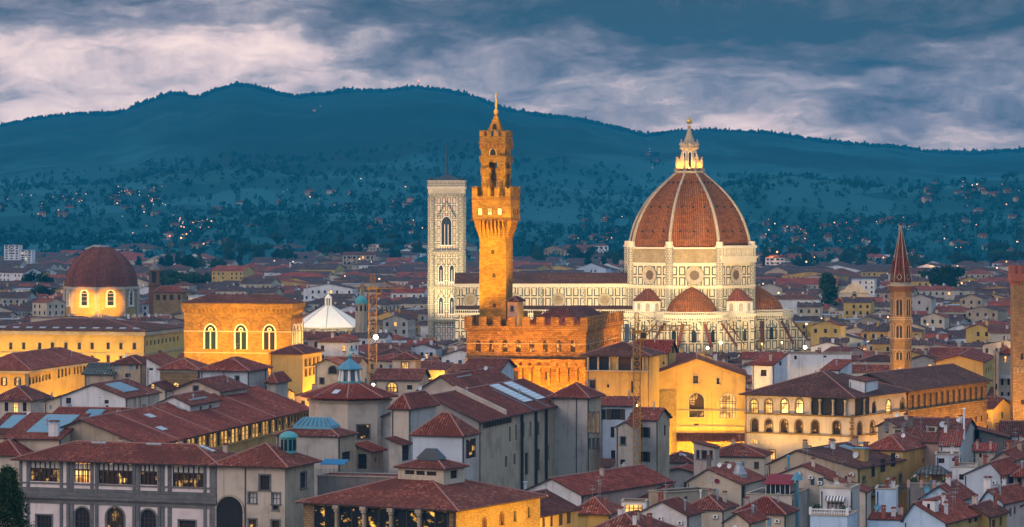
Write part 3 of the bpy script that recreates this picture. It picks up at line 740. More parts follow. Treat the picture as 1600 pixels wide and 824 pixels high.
    for k in range(64):
        x = x0+(x1-x0)*(k+.5)/64; mb.box(x-.2, x+.2, -26.2, -25.5, z1-2.2, z1-1.2); mb.box(x-.14, x+.14, -26.5, -26.2, z1+.1, z1+1.0)
    mb.box(x0-.7, x1+.7, -26.6, -26.1, z1+1.0, z1+1.25); mb.build('cornice', 'mb_plain', sac)
    for px in (990, 1006, 1026, 1037, 1126, 1146, 1164):
        x = PX(px, Y0-25)-C0[0]; mb = MB(); wd = 5.0 if px in (990, 1026, 1126, 1146) else 3.6
        arch_ring(mb, wd, 8.6, .5, -.45, 0, 0, 12); arch_ring(mb, wd*.6, 6.6, .3, -.3, 0, 1, 12); mb.poly([(q, -.08, z) for q, z in arch_pts(wd*.34, 5.2, 10, .4)], 2); mb.build('blind_arch', ['mb_plain', 'mb_green', 'glass'], sac, (x, -25.56, z1-11.5))
    # the two small half-round exedras
    for i in (-1, 1):
        n, t = face(i); c = n*(ap+.3); zt_ = Z(470.5, -20); zc = Z(450.5, -20); r = 6.4
        aa = math.atan2(n.y, n.x)-math.pi/2; mb = MB(); k = 14
        mb.lathe([(r, z1-.2), (r, zt_)], k, (c.x, c.y), aa, 0, arc=(0, math.pi), cap=False); mb.lathe([(r+.6, zt_-.5), (r+.7, zt_), (.1, zt_)], k, (c.x, c.y), aa, 1, arc=(0, math.pi)); w = mb.build('exedra', ['mb_plain', 'mb_plain'], root)
        mb = MB(); mb.lathe([(r+.8, zt_+.05), (r*.72, zt_+(zc-zt_)*.45), (r*.38, zt_+(zc-zt_)*.82), (.05, zc)], k, (c.x, c.y), aa, 0, arc=(0, math.pi)); mb.build('exedra_roof', 'dome_tile_dull', root)
        for j in range(5):
            b = aa+math.pi*(j+.5)/5; mb = MB(); mb.poly([(q, -.06, z) for q, z in arch_pts(2.0, 3.9, 10)], 1); arch_ring(mb, 2.0, 3.9, .35, -.3, 0, 0)
            mb.build('niche', ['mb_white', 'st_trim'], w, (c.x+math.cos(b)*(r+.01), c.y+math.sin(b)*(r+.01), z1+.8)).rotation_euler = (0, 0, b+math.pi/2)
            b2 = aa+math.pi*j/5; mb = MB(); mb.tube((c.x+math.cos(b2)*(r+.2), c.y+math.sin(b2)*(r+.2), z1), (c.x+math.cos(b2)*(r+.2), c.y+math.sin(b2)*(r+.2), zt_-.5), .35, 8); mb.build('half_column', 'mb_white', w)
    # lantern
    mb = MB(); zl = zt; mb.prism(o8(6.5), zl-.8, zl+.4, 0); mb.prism(o8(6.9), zl+.4, zl+.8, 0)
    for i in range(16):
        a = rot+i*math.pi/8; x, y = 6.6*math.cos(a), 6.6*math.sin(a); mb.tube((x, y, zl+.8), (x, y, zl+1.9), .12, 5)
    mb.prism(o8(6.75), zl+1.9, zl+2.1, 0); plat = mb.build('lantern_platform', 'st_trim', root)
    z5, z6, z7 = Z(231.5), Z(217), Z(200.5)
    mb = MB(); mb.prism(o8(3.3), zl+.8, z5, 0); lan = mb.build('lantern', 'st_trim', root)
    for i in range(8):
        n = -math.pi/2+rad(1.6)+i*math.pi/4; mb = MB(); arch_ring(mb, 1.15, (z5-zl)*.72, .22, -.2, 0, 0); mb.poly([(q, -.05, z) for q, z in arch_pts(1.15, (z5-zl)*.72)], 1)
        mb.build('lantern_window', ['mb_white', 'glass'], lan, (math.cos(n)*3.08, math.sin(n)*3.08, zl+1.2)).rotation_euler = (0, 0, n+math.pi/2)
        a = rot+i*math.pi/4; d = (math.cos(a), math.sin(a)); e = (-d[1]*.4, d[0]*.4); mb = MB()
        pr = [(3.0, zl+.8), (6.1, zl+.8), (6.1, zl+5.6), (5.5, zl+6.2), (5.0, zl+4.9), (4.3, zl+6.0), (3.8, zl+7.8), (3.0, z5-.9)]
        f = lambda o, s: (d[0]*o+e[0]*s, d[1]*o+e[1]*s)
        mb.loft([[(*f(o, -1), z) for o, z in pr], [(*f(o, 1), z) for o, z in pr]], 0); mb.ball((*f(5.8, 0), zl+6.6), .42, 8); mb.build('lantern_buttress', 'st_trim', lan)
    mb = MB(); mb.lathe([(3.4, z5-.9), (4.3, z5-.3), (4.5, z5+.2), (4.1, z5+.3), (4.0, z5+1.2)], 8, rot=rot); mb.build('lantern_cornice', 'st_trim', lan)
    mb = MB()
    for i in range(8):
        a = rot+i*math.pi/4; mb.tube((3.7*math.cos(a), 3.7*math.sin(a), z5+.3), (3.7*math.cos(a), 3.7*math.sin(a), z6-.2), .4, 6, r1=.12); n = a+math.pi/8
        mb.ball((3.45*math.cos(n), 3.45*math.sin(n), z5+1.6), .95, 8)
    mb.build('lantern_crown', 'st_trim', lan)
    mb = MB(); mb.lathe([(3.2, z5+.4), (2.5, z6-1.2), (1.5, z7-3.4), (.55, z7)], 8, rot=rot); mb.build('lantern_spire', 'st_trim', lan)
    mb = MB(); zb_ = Z(190); mb.lathe([(.5, z7), (.9, z7+.6), (.5, z7+1.1)], 10); mb.ball((0, 0, zb_), 1.25, 14); mb.tube((0, 0, zb_), (0, 0, Z(182.5)), .12, 5); mb.box(-.6, .6, -.09, .09, Z(185.5), Z(185.5)+.25); mb.build('golden_ball', 'gilt', lan)
    # nave and aisle, running west behind the other towers
    xa, xb = PX(712, 1350)-C0[0], -20.; yn, ya = -12., -24.; ze, zr = PZ(443.5, 1350), PZ(430, 1362); zai = PZ(487, 1338)
    mb = MB(); mb.box(xa, xb, yn, 14, zb, ze, 0); nv = mb.build('nave_wall', 'mb_wall', root)
    mb = MB(); slab(mb, [((xa-.6, yn-.9, ze+.3), (xb, yn-.9, ze+.3), (xb, 1, zr+1), (xa-.6, 1, zr+1)), ((xa-.6, 1, zr+1), (xb, 1, zr+1), (xb, 14.9, ze+.3), (xa-.6, 14.9, ze+.3))], .3); mb.build('nave_roof', 'roof_tile_brown', root)
    mb = MB(); mb.box(xa-.3, xb, yn-.8, yn, ze-1.6, ze-.02)
    for k in range(70):
        x = xa+(xb-xa)*(k+.5)/70; mb.box(x-.16, x+.16, yn-.6, yn, ze-2.3, ze-1.6)
    mb.build('cornice', 'mb_plain', nv)
    mb = MB(); mb.box(xa, xb, ya, yn-.01, zb, zai-.6, 0); ai = mb.build('aisle_wall', 'mb_wall', root)
    mb = MB(); slab(mb, [((xa, ya-.2, zai-.2), (xb, ya-.2, zai-.2), (xb, yn-.02, zai+2.2), (xa, yn-.02, zai+2.2))], .3); mb.build('aisle_roof', 'roof_tile_brown', root)
    mb = MB(); mb.box(xa-.3, xb, ya-.7, ya, zai-1.4, zai-.6); mb.box(xa-.3, xb, ya-.9, ya-.5, zai+.5, zai+.8)
    for k in range(90):
        x = xa+(xb-xa)*(k+.5)/90; mb.box(x-.17, x+.17, ya-.5, ya, zai-2.2, zai-1.4); mb.box(x-.12, x+.12, ya-.8, ya-.6, zai-.6, zai+.5)
    mb.build('cornice', 'mb_plain', ai)
    for px in (735, 804, 873, 945):
        x = PX(px, 1350)-C0[0]; zc = PZ(469, 1350); f = lambda r, y: [(x+r*math.cos(j*math.pi/12), y, zc+r*math.sin(j*math.pi/12)) for j in range(24)]
        mb = MB(); mb.loft([f(2.9, yn-.01), f(2.9, yn-.4), f(2.5, yn-.4), f(1.9, yn-.06)], 0, cap=False); mb.loft([f(3.1, yn-.01), f(3.1, yn-.2), f(2.9, yn-.2)], 1, cap=False); oc = mb.build('oculus', ['st_trim', 'mb_green'], root)
        mb = MB(); mb.poly(f(1.95, yn-.05)); mb.build('oculus_glass', 'st_drum', oc)
    for k in range(5):
        x = xa+(xb-xa)*k/4.4; mb = MB(); mb.box(x-.6, x+.6, yn-.5, yn, zai, ze-1.7); mb.build('pilaster', 'mb_fine', nv)
    OCC.append((C0[0]+45, Y0-46, 0, 125, 95)); return root
CATH = cathedral()

# ---------------------------------------------------------------- bell tower
def bell_tower():
    Y0 = 1440.; X0 = PX(698, Y0); Z = lambda py: PZ(py, Y0); hw = 7.3
    root = emp('bell_tower', 'square striped marble bell tower with flat top and thin mast', 'tower', (X0, Y0+hw, 0), rad(-1))
    lev = [Z(530), Z(499.5), Z(448), Z(393), Z(303)]
    for k, (a, b) in enumerate(zip(lev, lev[1:])):
        mb = MB(); e = hw-.14*k
        mb.box(-e, e, -e, e, a if k else 0, b, 0); mb.build('wall', 'mb_bell', root)
        mb = MB(); mb.box(-e-1.2, e+1.2, -e-1.2, e+1.2, b-1.3, b-.5); mb.box(-e-1.6, e+1.6, -e-1.6, e+1.6, b-.5, b+.15)
        mb.build('string_course', 'mb_fine', root)
    for sx in (-1, 1):
        for sy in (-1, 1):
            mb = MB(); mb.prism(ngon(8, 1.75, rad(22.5), (sx*(hw-.35), sy*(hw-.35))), 0, lev[-1]-1.3, 0); mb.build('corner_turret', 'mb_fine', root)
    zt = Z(283.5); mb = MB(); e = hw
    for k in range(13):
        x = -e-.6+(2*e+1.2)*k/12
        for sg in (-1, 1): mb.box(x-.3, x+.3, sg*(e+.2)-.9, sg*(e+.2)+.9, lev[-1], lev[-1]+2.4); mb.box(sg*(e+.2)-.9, sg*(e+.2)+.9, x-.3, x+.3, lev[-1], lev[-1]+2.4)
    mb.box(-e-.4, e+.4, -e-.4, e+.4, lev[-1]+.15, lev[-1]+2.4); mb.box(-e-1.5, e+1.5, -e-1.5, e+1.5, lev[-1]+2.4, lev[-1]+3.3); mb.box(-e-1.35, e+1.35, -e-1.35, e+1.35, lev[-1]+3.3, zt, 1); mb.box(-e-1.6, e+1.6, -e-1.6, e+1.6, zt, zt+.35)
    mb.build('parapet', ['mb_plain', 'mb_fine'], root)
    mb = MB(); zp = Z(271.5); mb.add([(-e, -e, zt+.35), (e, -e, zt+.35), (e, e, zt+.35), (-e, e, zt+.35), (0, 0, zp)], [(0, 1, 4), (1, 2, 4), (2, 3, 4), (3, 0, 4)]); mb.tube((0, 0, zp-1), (0, 0, zp+1.6), .75, 8, r1=.4); mb.build('roof', 'steel_dark', root)
    for sx in (-1, 1):
        mb = MB(); mb.ball((sx*(e-.3), -e+.3, zt+1.1), .8, 8); mb.build('finial', 'steel_dark', root)
    mb = MB(); mb.tube((0, 0, zp), (0, 0, Z(226.5)), .42, 6, r1=.24); mb.build('mast', 'steel_dark', root)
    def opening(x, z, w, h, n, face=0, gable=0):
        mb = MB(); y = -.02
        mb.poly([(q, y-.03, zz) for q, zz in arch_pts(w, h, 12, .35)], 0); arch_ring(mb, w, h, .32, -.5, 0, 1, 12, .35); arch_ring(mb, w+.64, h+.32, .14, -.4, 0, 2, 12, .35)
        for k in range(1, n):
            xx = -w/2+w*k/n; mb.tube((xx, y-.16, 0), (xx, y-.16, h*.72), .14, 6, 1)
        arch_h = h*.72
        for k in range(n): 
            xx = -w/2+w*(k+.5)/n; arch_ring(mb, w/n-.3, 1.0, .15, -.2, -.05, 1, 6) if False else None
        mb.box(-w/2-.5, w/2+.5, -.45, 0, -.5, -.02, 1)
        if gable:
            g = w*.85; mb2 = [( -g, h-.6), (-g+.5, h-.6), (0, h+gable-.7), (g-.5, h-.6), (g, h-.6), (0, h+gable)]
            mb.loft([[(q, -.5, zz) for q, zz in mb2], [(q, -.02, zz) for q, zz in mb2]], 3); mb.loft([[(q*1.12, -.42, zz+.35) for q, zz in mb2], [(q*1.12, -.02, zz+.35) for q, zz in mb2]], 2)
        f = -hw-.02+.02
        loc = (x, -hw-.05, z) if face == 0 else (hw+.05, x, z)
        mb.build('bell_opening', ['glass', 'mb_white', 'mb_green', 'mb_fine'], root, loc).rotation_euler = (0, 0, 0 if face == 0 else rad(90))
    for f in (0, 1):
        opening(0, Z(383), 4.7, 13.0, 3, f, 6.8)
        for px in (689.5, 706.5):
            x = (px-698)*Y0/F; opening(x, Z(440.5), 1.9, 7.6, 2, f, 3.0); opening(x, Z(490.5), 1.9, 7.6, 2, f, 2.8)
    OCC.append((X0+9, Y0-2, 0, 18, 20))
    for k, (dx, z, t, e) in enumerate(((-14, 16, 34, 1.0), (14, 16, 34, 1.0))): spot((X0+dx, Y0-34, z), (X0, Y0, t), 84000*e, CREAM, 75)
    spot((X0-8, Y0-20, 40), (X0, Y0, 72), 15000, (1, .62, .45), 60)
bell_tower()

# ---------------------------------------------------------------- old palace and its tower
TH = 12.5
def old_palace():
    hs = house('crenellated_palace', 'massive brown stone palace crowned with square battlements, lit orange', 'palace', 916, 512, 800, l=729, r=971, roof='flat', par=.1, th=TH, wall='st_palace', rm='soil', base=-8,
        wins=[('F', px, 531.5, 550, 8, 'ad') for px in (747, 768, 789, 810, 831, 852, 873, 895)], fm='st_brick')
    root, a, b, e = hs.root, hs.a, hs.b, hs.e; zz = lambda py: PZ(py, 803)-hs.base
    merlon_parts(root, 'st_palace', -a-.5, .5, -.5, b+.5, e+.3, 2.05, 1.55, 2.3, .9)
    mb = MB(); o = 0.55
    def ring(z0, z1, o, m=0): mb.box(-a-o, o, -o, 0, z0, z1, m); mb.box(-a-o, -a, 0, b, z0, z1, m); mb.box(0, o, 0, b, z0, z1, m)
    ring(e-.9, e+.28, .5); ring(zz(519), zz(517.5), .35); ring(zz(537.8), zz(537), .12, 1); ring(zz(559), zz(557.5), .3); mb.build('string_course', ['st_palace', 'st_trim'], root)
    # arches on long brackets carrying the gallery
    mb = MB()
    for k, px in enumerate((813.5, 827, 841, 855, 869.5, 884, 898, 743, 757, 771, 785, 799)):
        pass
    n = 13
    for k in range(n+1):
        u = -a+a*k/n; prof = [(0, zz(603)), (-.5, zz(596)), (-1.3, zz(582)), (-1.3, zz(571)), (0, zz(571))]
        mb.loft([[(u-.35, y, z) for y, z in prof], [(u+.35, y, z) for y, z in prof]], 0)
    for k in range(n):
        u = -a+a*(k+.5)/n; w = a/n-.7; z0 = zz(581); ar = arch_pts(w, w*.75, 8)
        for p, q in zip(ar, ar[1:]): mb.poly([(u+p[0], -1.3, z0+p[1]), (u+q[0], -1.3, z0+q[1]), (u+q[0], -1.3, zz(566)), (u+p[0], -1.3, zz(566))], 0); mb.quad((u+p[0], -1.3, z0+p[1]), (u+p[0], 0, z0+p[1]), (u+q[0], 0, z0+q[1]), (u+q[0], -1.3, z0+q[1]), 0)
    mb.box(-a, 0, -1.3, 0, zz(566), zz(561), 0); mb.build('bracket_arcade', 'st_palace', root)
    for px in (743, 806, 856): add_window(root, 'f', (hs.conv('F', px, 590)[0], -.06, zz(593)), 0, 1.3, 2.0, 'st_palace', False, 'st_brick')
    u0 = -a*.55; mb = MB()
    W = rect(a, b, -2.0); x0, x1, y0, y1 = -a*.55, -1.5, 4, b-3; h0 = e+.5; xm = (x0+x1)/2; t = h0+4.0
    slab(mb, [((x0, y0, h0), (x1, y0, h0), (xm+2, y0+8, t), (xm-2, y0+8, t)), ((x1, y0, h0), (x1, y1, h0), (xm+2, y1-8, t), (xm+2, y0+8, t)), ((x1, y1, h0), (x0, y1, h0), (xm-2, y1-8, t), (xm+2, y1-8, t)), ((x0, y1, h0), (x0, y0, h0), (xm-2, y0+8, t), (xm-2, y1-8, t)), ((xm-2, y0+8, t), (xm+2, y0+8, t), (xm+2, y1-8, t), (xm-2, y1-8, t))], .3)
    mb.box(x0+.8, x1-.8, y0+.8, y1-.8, e-.2, h0-.3, 1); mb.build('roof', ['roof_tile_brown', 'pl_ochre'], root)
    for k in range(14):                       # small lit openings along the receding side
        add_window(root, 'ad', (0, 2.5+b*(k)/14.5, e-5.4), rad(90), 1.2, 2.0, 'st_palace', False)
    # floodlights below the walls and on the roof behind the battlements
    d = lambda u, v, z: root.matrix_basis @ Vector((u, v, z))
    for u in (-28, -21, -14, -7, 0): spot(d(u, -13, 12), d(u, 0, 27), 27000, AMBER, 95)
    for v in (8, 28, 46): spot(d(16, v, 22), d(0, v, 36), 42000, AMBER, 100)
    for u in (-25, -14, -4): spot(d(u, -24, 17), d(u, 0, 34), 36000, AMBER, 70)
    for u in (-27, -21, -15, -9, -3): glow(d(u, 2.4, e+.7), 700, GOLD, .3)
    return hs
PAL = old_palace()
def palace_tower():
    Y0 = 806.; th = TH; c, s = math.cos(rad(th)), math.sin(rad(th)); X0 = PX(790.5, Y0); k = (749-800)/F
    a = (X0-k*Y0)/(c+k*s); b = 8.0; Z = lambda py: PZ(py, Y0)
    root = emp('palace_tower', 'tall golden stone tower with jutting battlements and open belfry', 'tower', (X0, Y0, 0), -rad(th))
    mb = MB(); mb.prism(rect(a, b, 0), 20, Z(345), 0); sh = mb.build('shaft', 'st_tower', root)
    mb = MB(); corbels(mb, a, b, 0, 1.55, Z(374), Z(344.5), 7, 7, .34); mb.build('corbel', 'st_tower', root)
    mb = MB(); mb.prism(rect(a, b, 1.6), Z(345), Z(307), 0); mb.prism(rect(a, b, 1.8), Z(344.8), Z(343), 1); mb.prism(rect(a, b, 1.8), Z(313), Z(311.3), 1); mb.build('gallery', ['st_tower', 'st_brick'], root)
    merlon_parts(root, 'st_tower', -a-1.6, 1.6, -1.6, b+1.6, Z(307), 1.45, 1.15, 2.6, .6, True)
    def on(px): kk = (px-800)/F; return -(X0-kk*Y0)/(c+kk*s)
    for px in (752.5, 767.5, 783): add_window(root, 'hf', (on(px), -1.6, Z(336)), 0, 1.1, 1.6, 'st_tower', False, 'st_tower')
    for u in (1.5, 4, 6.5): add_window(root, 'd', (1.6, u, Z(336)), rad(90), .9, 1.6, 'st_tower', False)
    for px, py in ((770, 397), (772, 434), (772.5, 481)): add_window(root, 'akf', (on(px), 0, Z(py)), 0, .8, 1.1, 'st_tower', False, 'st_tower')
    add_window(root, 'ak', (0, 4.5, Z(444)), rad(90), .7, 1.1, 'st_tower', False)
    # belfry : four piers, an arch in each side
    e = -.35; z0, z1, z2, z3 = Z(307)-.2, Z(262), Z(232), Z(222)
    xs, ys = (-a-e, e), (-e, b+e); w = 2.35
    for ix, x in enumerate((xs[0], xs[1]-w)):
        for iy, y in enumerate((ys[0], ys[1]-w)):
            mb = MB(); mb.prism(ngon(12, w*.56, 0, (x+w/2, y+w/2)), z0, z1, 0); mb.prism(ngon(12, w*.68, 0, (x+w/2, y+w/2)), z1-1.6, z1, 0); mb.build('belfry_column', 'st_tower', root)
    mb = MB(); xa, xb, ya, yb = xs[0], xs[1], ys[0], ys[1]
    def arched(p, q):
        L = math.hypot(q[0]-p[0], q[1]-p[1]); ux, uy = (q[0]-p[0])/L, (q[1]-p[1])/L; wd = L-2*w+.5; ar = arch_pts(wd, 5.4, 10, .25); f = lambda t, z: (p[0]+ux*t, p[1]+uy*t, z)
        zz = z1-2.2; mb.poly([f(0, zz), f(L/2-wd/2, zz), f(L/2-wd/2, z2), f(0, z2)]); mb.poly([f(L/2+wd/2, zz), f(L, zz), f(L, z2), f(L/2+wd/2, z2)])
        for A, B in zip(ar, ar[1:]): mb.poly([f(L/2+A[0], zz+A[1]), f(L/2+B[0], zz+B[1]), f(L/2+B[0], z2), f(L/2+A[0], z2)])
    P4 = [(xa, ya), (xb, ya), (xb, yb), (xa, yb)]
    for i in range(4): arched(P4[i], P4[(i+1) % 4])
    mb.prism([(xa+.4, ya+.4), (xb-.4, ya+.4), (xb-.4, yb-.4), (xa+.4, yb-.4)], z1+3.6, z2-.1, 0)
    mb.build('belfry_wall', 'st_tower', root)
    mb = MB(); corbels(mb, a-2*.35+.0, b, -.35, .25, Z(256), Z(249), 8, 8, .3) if False else None
    for i in range(11):
        x = xa+(xb-xa)*i/10
        for zz, hh, dd in ((Z(254), 1.6, .35), (Z(246.5), .7, .2)): mb.box(x-.25, x+.25, ya-dd, ya, zz, zz+hh); mb.box(xb, xb+dd, ya+(yb-ya)*i/10-.25, ya+(yb-ya)*i/10+.25, zz, zz+hh)
    mb.box(xa-.45, xb+.45, ya-.45, yb+.45, Z(246.2), Z(244.8)); mb.build('corbel', 'st_tower', root)
    mb = MB(); arch_ring(mb, 1.5, 1.7, .25, -.2, 0, 0, 10, .3); mb.poly([(q, -.03, z) for q, z in arch_pts(1.5, 1.7, 10, .3)], 1); mb.build('belfry_window', ['st_trim', 'dark'], root, ((xa+xb)/2, ya, Z(243)))
    mb = MB(); arch_ring(mb, 1.8, 2.6, .25, -.2, 0, 0, 10, .3); mb.poly([(q, -.03, z) for q, z in arch_pts(1.8, 2.6, 10, .3)], 1); o = mb.build('belfry_window', ['st_trim', 'dark'], root, (xb, (ya+yb)/2, Z(247)+.4)); o.rotation_euler = (0, 0, rad(90))
    mb = MB(); mb.prism([(xa-.1, ya-.1), (xb+.1, ya-.1), (xb+.1, yb+.1), (xa-.1, yb+.1)], Z(232), z3, 1)
    mb.prism([(xa-.5, ya-.5), (xb+.5, ya-.5), (xb+.5, yb+.5), (xa-.5, yb+.5)], Z(225), z3, 0)
    for i in range(7):
        x = xa+(xb-xa)*i/6; y = ya+(yb-ya)*i/6; mb.box(x-.22, x+.22, ya-.45, ya-.1, Z(233), Z(225)); mb.box(xb+.1, xb+.45, y-.22, y+.22, Z(233), Z(225))
    mb.prism([(xa-.3, ya-.3), (xb+.3, ya-.3), (xb+.3, yb+.3), (xa-.3, yb+.3)], z3, Z(213), 0); mb.build('upper_battlement', ['st_tower', 'st_brick'], root); merlon_parts(root, 'st_tower', xa-.3, xb+.3, ya-.3, yb+.3, Z(213), 1.15, .8, 1.6, .5, True)
    # spire on four legs
    cx, cy = (xa+xb)/2, (ya+yb)/2; mb = MB(); zs = Z(203)
    for sx in (-1, 1):
        for sy in (-1, 1): mb.tube((cx+sx*2.1, cy+sy*2.1, z3), (cx+sx*1.45, cy+sy*1.45, zs+.4), .3, 6)
    mb.loft([[(cx+sx*1.75, cy+sy*1.75, zs) for sx, sy in ((-1, -1), (1, -1), (1, 1), (-1, 1))], [(cx+sx*.95, cy+sy*.95, Z(190)) for sx, sy in ((-1, -1), (1, -1), (1, 1), (-1, 1))], [(cx+sx*.22, cy+sy*.22, Z(177)) for sx, sy in ((-1, -1), (1, -1), (1, 1), (-1, 1))]])
    mb.build('spire', 'st_tower', root)
    mb = MB(); mb.poly([(q, 0, z) for q, z in arch_pts(1.1, 1.5)]); mb.build('spire_opening', 'dark', root, (cx, cy-1.85, zs+.1)) 
    mb = MB(); mb.ball((cx, cy, Z(174)), .65, 12); mb.tube((cx, cy, Z(173)), (cx, cy, Z(144)), .1, 5)
    mb.loft([[(cx-.2, cy, Z(169)), (cx+.25, cy, Z(169)), (cx+.2, cy+.2, Z(169))], [(cx-.35, cy, Z(163)), (cx+.3, cy, Z(163)), (cx, cy+.25, Z(163))], [(cx-.15, cy, Z(156)), (cx+.3, cy, Z(156)), (cx, cy+.2, Z(156))], [(cx-.3, cy, Z(153)), (cx+.1, cy, Z(153)), (cx, cy+.1, Z(153))]])
    mb.ball((cx+.1, cy, Z(146)), .28, 8); mb.build('weather_vane', 'gilt', root)
    mb = MB(); mb.lathe([(.25, 0), (1.0, -.5), (1.15, -1.9), (1.5, -2.5)], 14, smooth=True); mb.build('bell', 'pipe', root, (cx, cy, z1-.6))
    d = lambda u, v, z: root.matrix_basis @ Vector((u, v, z))
    spot(d(-a/2-3, -22, 36), d(-a/2, 0, 52), 78000, YELLOW, 70); spot(d(-a/2-4, -30, 40), d(-a/2, 0, 68), 110000, YELLOW, 60); spot(d(18, -8, 38), d(0, 4, 60), 60000, YELLOW, 75)
    spot(d(-a/2-1, -16, 55), d(-a/2, 0, 80), 30000, YELLOW, 70); spot(d(-a-2.5, -2.6, 33.5), d(-a/2-1, 0, 46), 12000, YELLOW, 80)
    glow(d(cx, cy, z1-2.5), 1800, GOLD, .3); glow(d(cx, -.9, z0+1), 700, YELLOW, .2); glow(d(cx+1, cy-3.2, z3+.8), 1100, YELLOW, .2); spot(d(cx-2, -14, 78), d(cx, 4, 92), 48000, YELLOW, 60)
palace_tower()
h = house('roof_turret', 'small grey stair house with tiled roof at foot of golden tower', 'roof hut', 808, 471, 806, l=792.5, r=818, th=TH, roof='hip', rise=1.1, base=24, wall='pl_rose', rm='roof_tile_brown', wins=[('F', 800, 479, 486, 4, 'f')], ov=.5, reg=False, wr='pl_ochre')

# ---------------------------------------------------------------- granary church, white roofed baptistery, far red dome
def granary():
    hs = house('granary_hall', 'tall golden stone hall with three twin-arched windows and bracketed cornice', 'church', 455, 474, 1000, l=288, r=472, th=12, roof='hip', rise=2.6, wall='st_tower', rm='roof_tile_brown', ov=1.0, caps=False)
    root, a, b, e = hs.root, hs.a, hs.b, hs.e; zz = lambda py: PZ(py, 1003)-hs.base
    mb = MB(); n, nb = 26, 18
    corbels(mb, a, b, 0, .8, e-3.4, e-1.9, n, nb, .45); mb.prism(rect(a, b, .85), e-1.9, e-.25, 0)
    mb.build('bracket_cornice', 'st_tower', root)
    mb = MB()
    for z in (zz(517.5), zz(551)): mb.box(-a-.3, .3, -.3, 0, z-.35, z); mb.box(0, .3, 0, b, z-.35, z)
    mb.build('string_course', 'st_trim', root)
    def tw(loc, rz, nm='window'):
        mb = MB(); h = zz(508)-zz(546); w = 3.7
        mb.poly([(q, -.04, z) for q, z in arch_pts(w, h, 12, .2)], 2); arch_ring(mb, w, h, .4, -.3, 0, 1, 12, .2)
        mb.box(-.16, .16, -.25, -.05, 0, h-1.6, 1); mb.poly([(.75*math.cos(t*.5236), -.12, h-1.55+.75*math.sin(t*.5236)) for t in range(12)], 1); mb.poly([(.42*math.cos(t*.5236), -.15, h-1.55+.42*math.sin(t*.5236)) for t in range(12)], 2)
        o = mb.build(nm, ['st_trim', 'mb_white', 'glass'], root, loc); o.rotation_euler = (0, 0, rz)
        mb = MB(); arch_ring(mb, 6.6, (zz(497)-zz(517)), .3, -.2, 0, 0, 14); mb.build('relieving_arch', 'st_brick', o, (0, 0, zz(517)-zz(546)))
    for px in (329, 376.5, 421): tw((hs.conv('F', px, 546)[0], 0, zz(546)), 0)
    for u in (b*.25, b*.55, b*.83): tw((0, u, zz(546)), rad(90))
    d = lambda u, v, z: root.matrix_basis @ Vector((u, v, z))
    for u in (-30, -18, -6): spot(d(u, -22, 10), d(u, 0, 20), 62000, GOLD, 85)
    for v in (6, 20, 32): spot(d(14, v, 4), d(0, v, 18), 80000, GOLD, 100)
    spot(d(5, -6, 2), d(0, 5, 14), 26000, GOLD, 90)
granary()
def baptistery():
    Y0 = 1352.; root = emp('baptistery', 'low eight-sided white marble pyramid roof with a tiny lantern', 'baptistery', (PX(513, Y0), Y0, 0)); Z = lambda py: PZ(py, Y0)
    rot = -math.pi/2; mb = MB(); mb.prism(ngon(8, 15.2, rot), 0, Z(512), 0); mb.prism(ngon(8, 16, rot), Z(512), Z(510), 1); mb.build('wall', ['mb_wall', 'mb_plain'], root)
    mb = MB(); mb.lathe([(16.2, Z(510)), (1.6, Z(477.5))], 8, rot=rot); mb.build('roof', 'mb_white', root)
    mb = MB()
    for i in range(8):
        a = rot+i*math.pi/4; mb.tube((16.2*math.cos(a), 16.2*math.sin(a), Z(510)+.1), (1.6*math.cos(a), 1.6*math.sin(a), Z(477.5)+.1), .16, 5)
    mb.build('roof_rib', 'zinc', root)
    mb = MB(); mb.prism(ngon(8, .9, rot), Z(478), Z(466), 1)
    for i in range(8):
        a = rot+i*math.pi/4; mb.tube((1.3*math.cos(a), 1.3*math.sin(a), Z(478)), (1.3*math.cos(a), 1.3*math.sin(a), Z(466)), .22, 6)
    mb.prism(ngon(8, 1.65, rot), Z(466), Z(465), 0); mb.lathe([(1.6, Z(465)), (.1, Z(459))], 8, rot=rot); mb.ball((0, 0, Z(457.5)), .45, 8); mb.build('lantern', ['mb_white', 'dark'], root)
    OCC.append((root.location.x+16, Y0-16, 0, 32, 32))
    for x in (-12, 12): spot((root.location.x+x, Y0-42, 22), (root.location.x, Y0, 20), 30000, CREAM, 70)
baptistery()
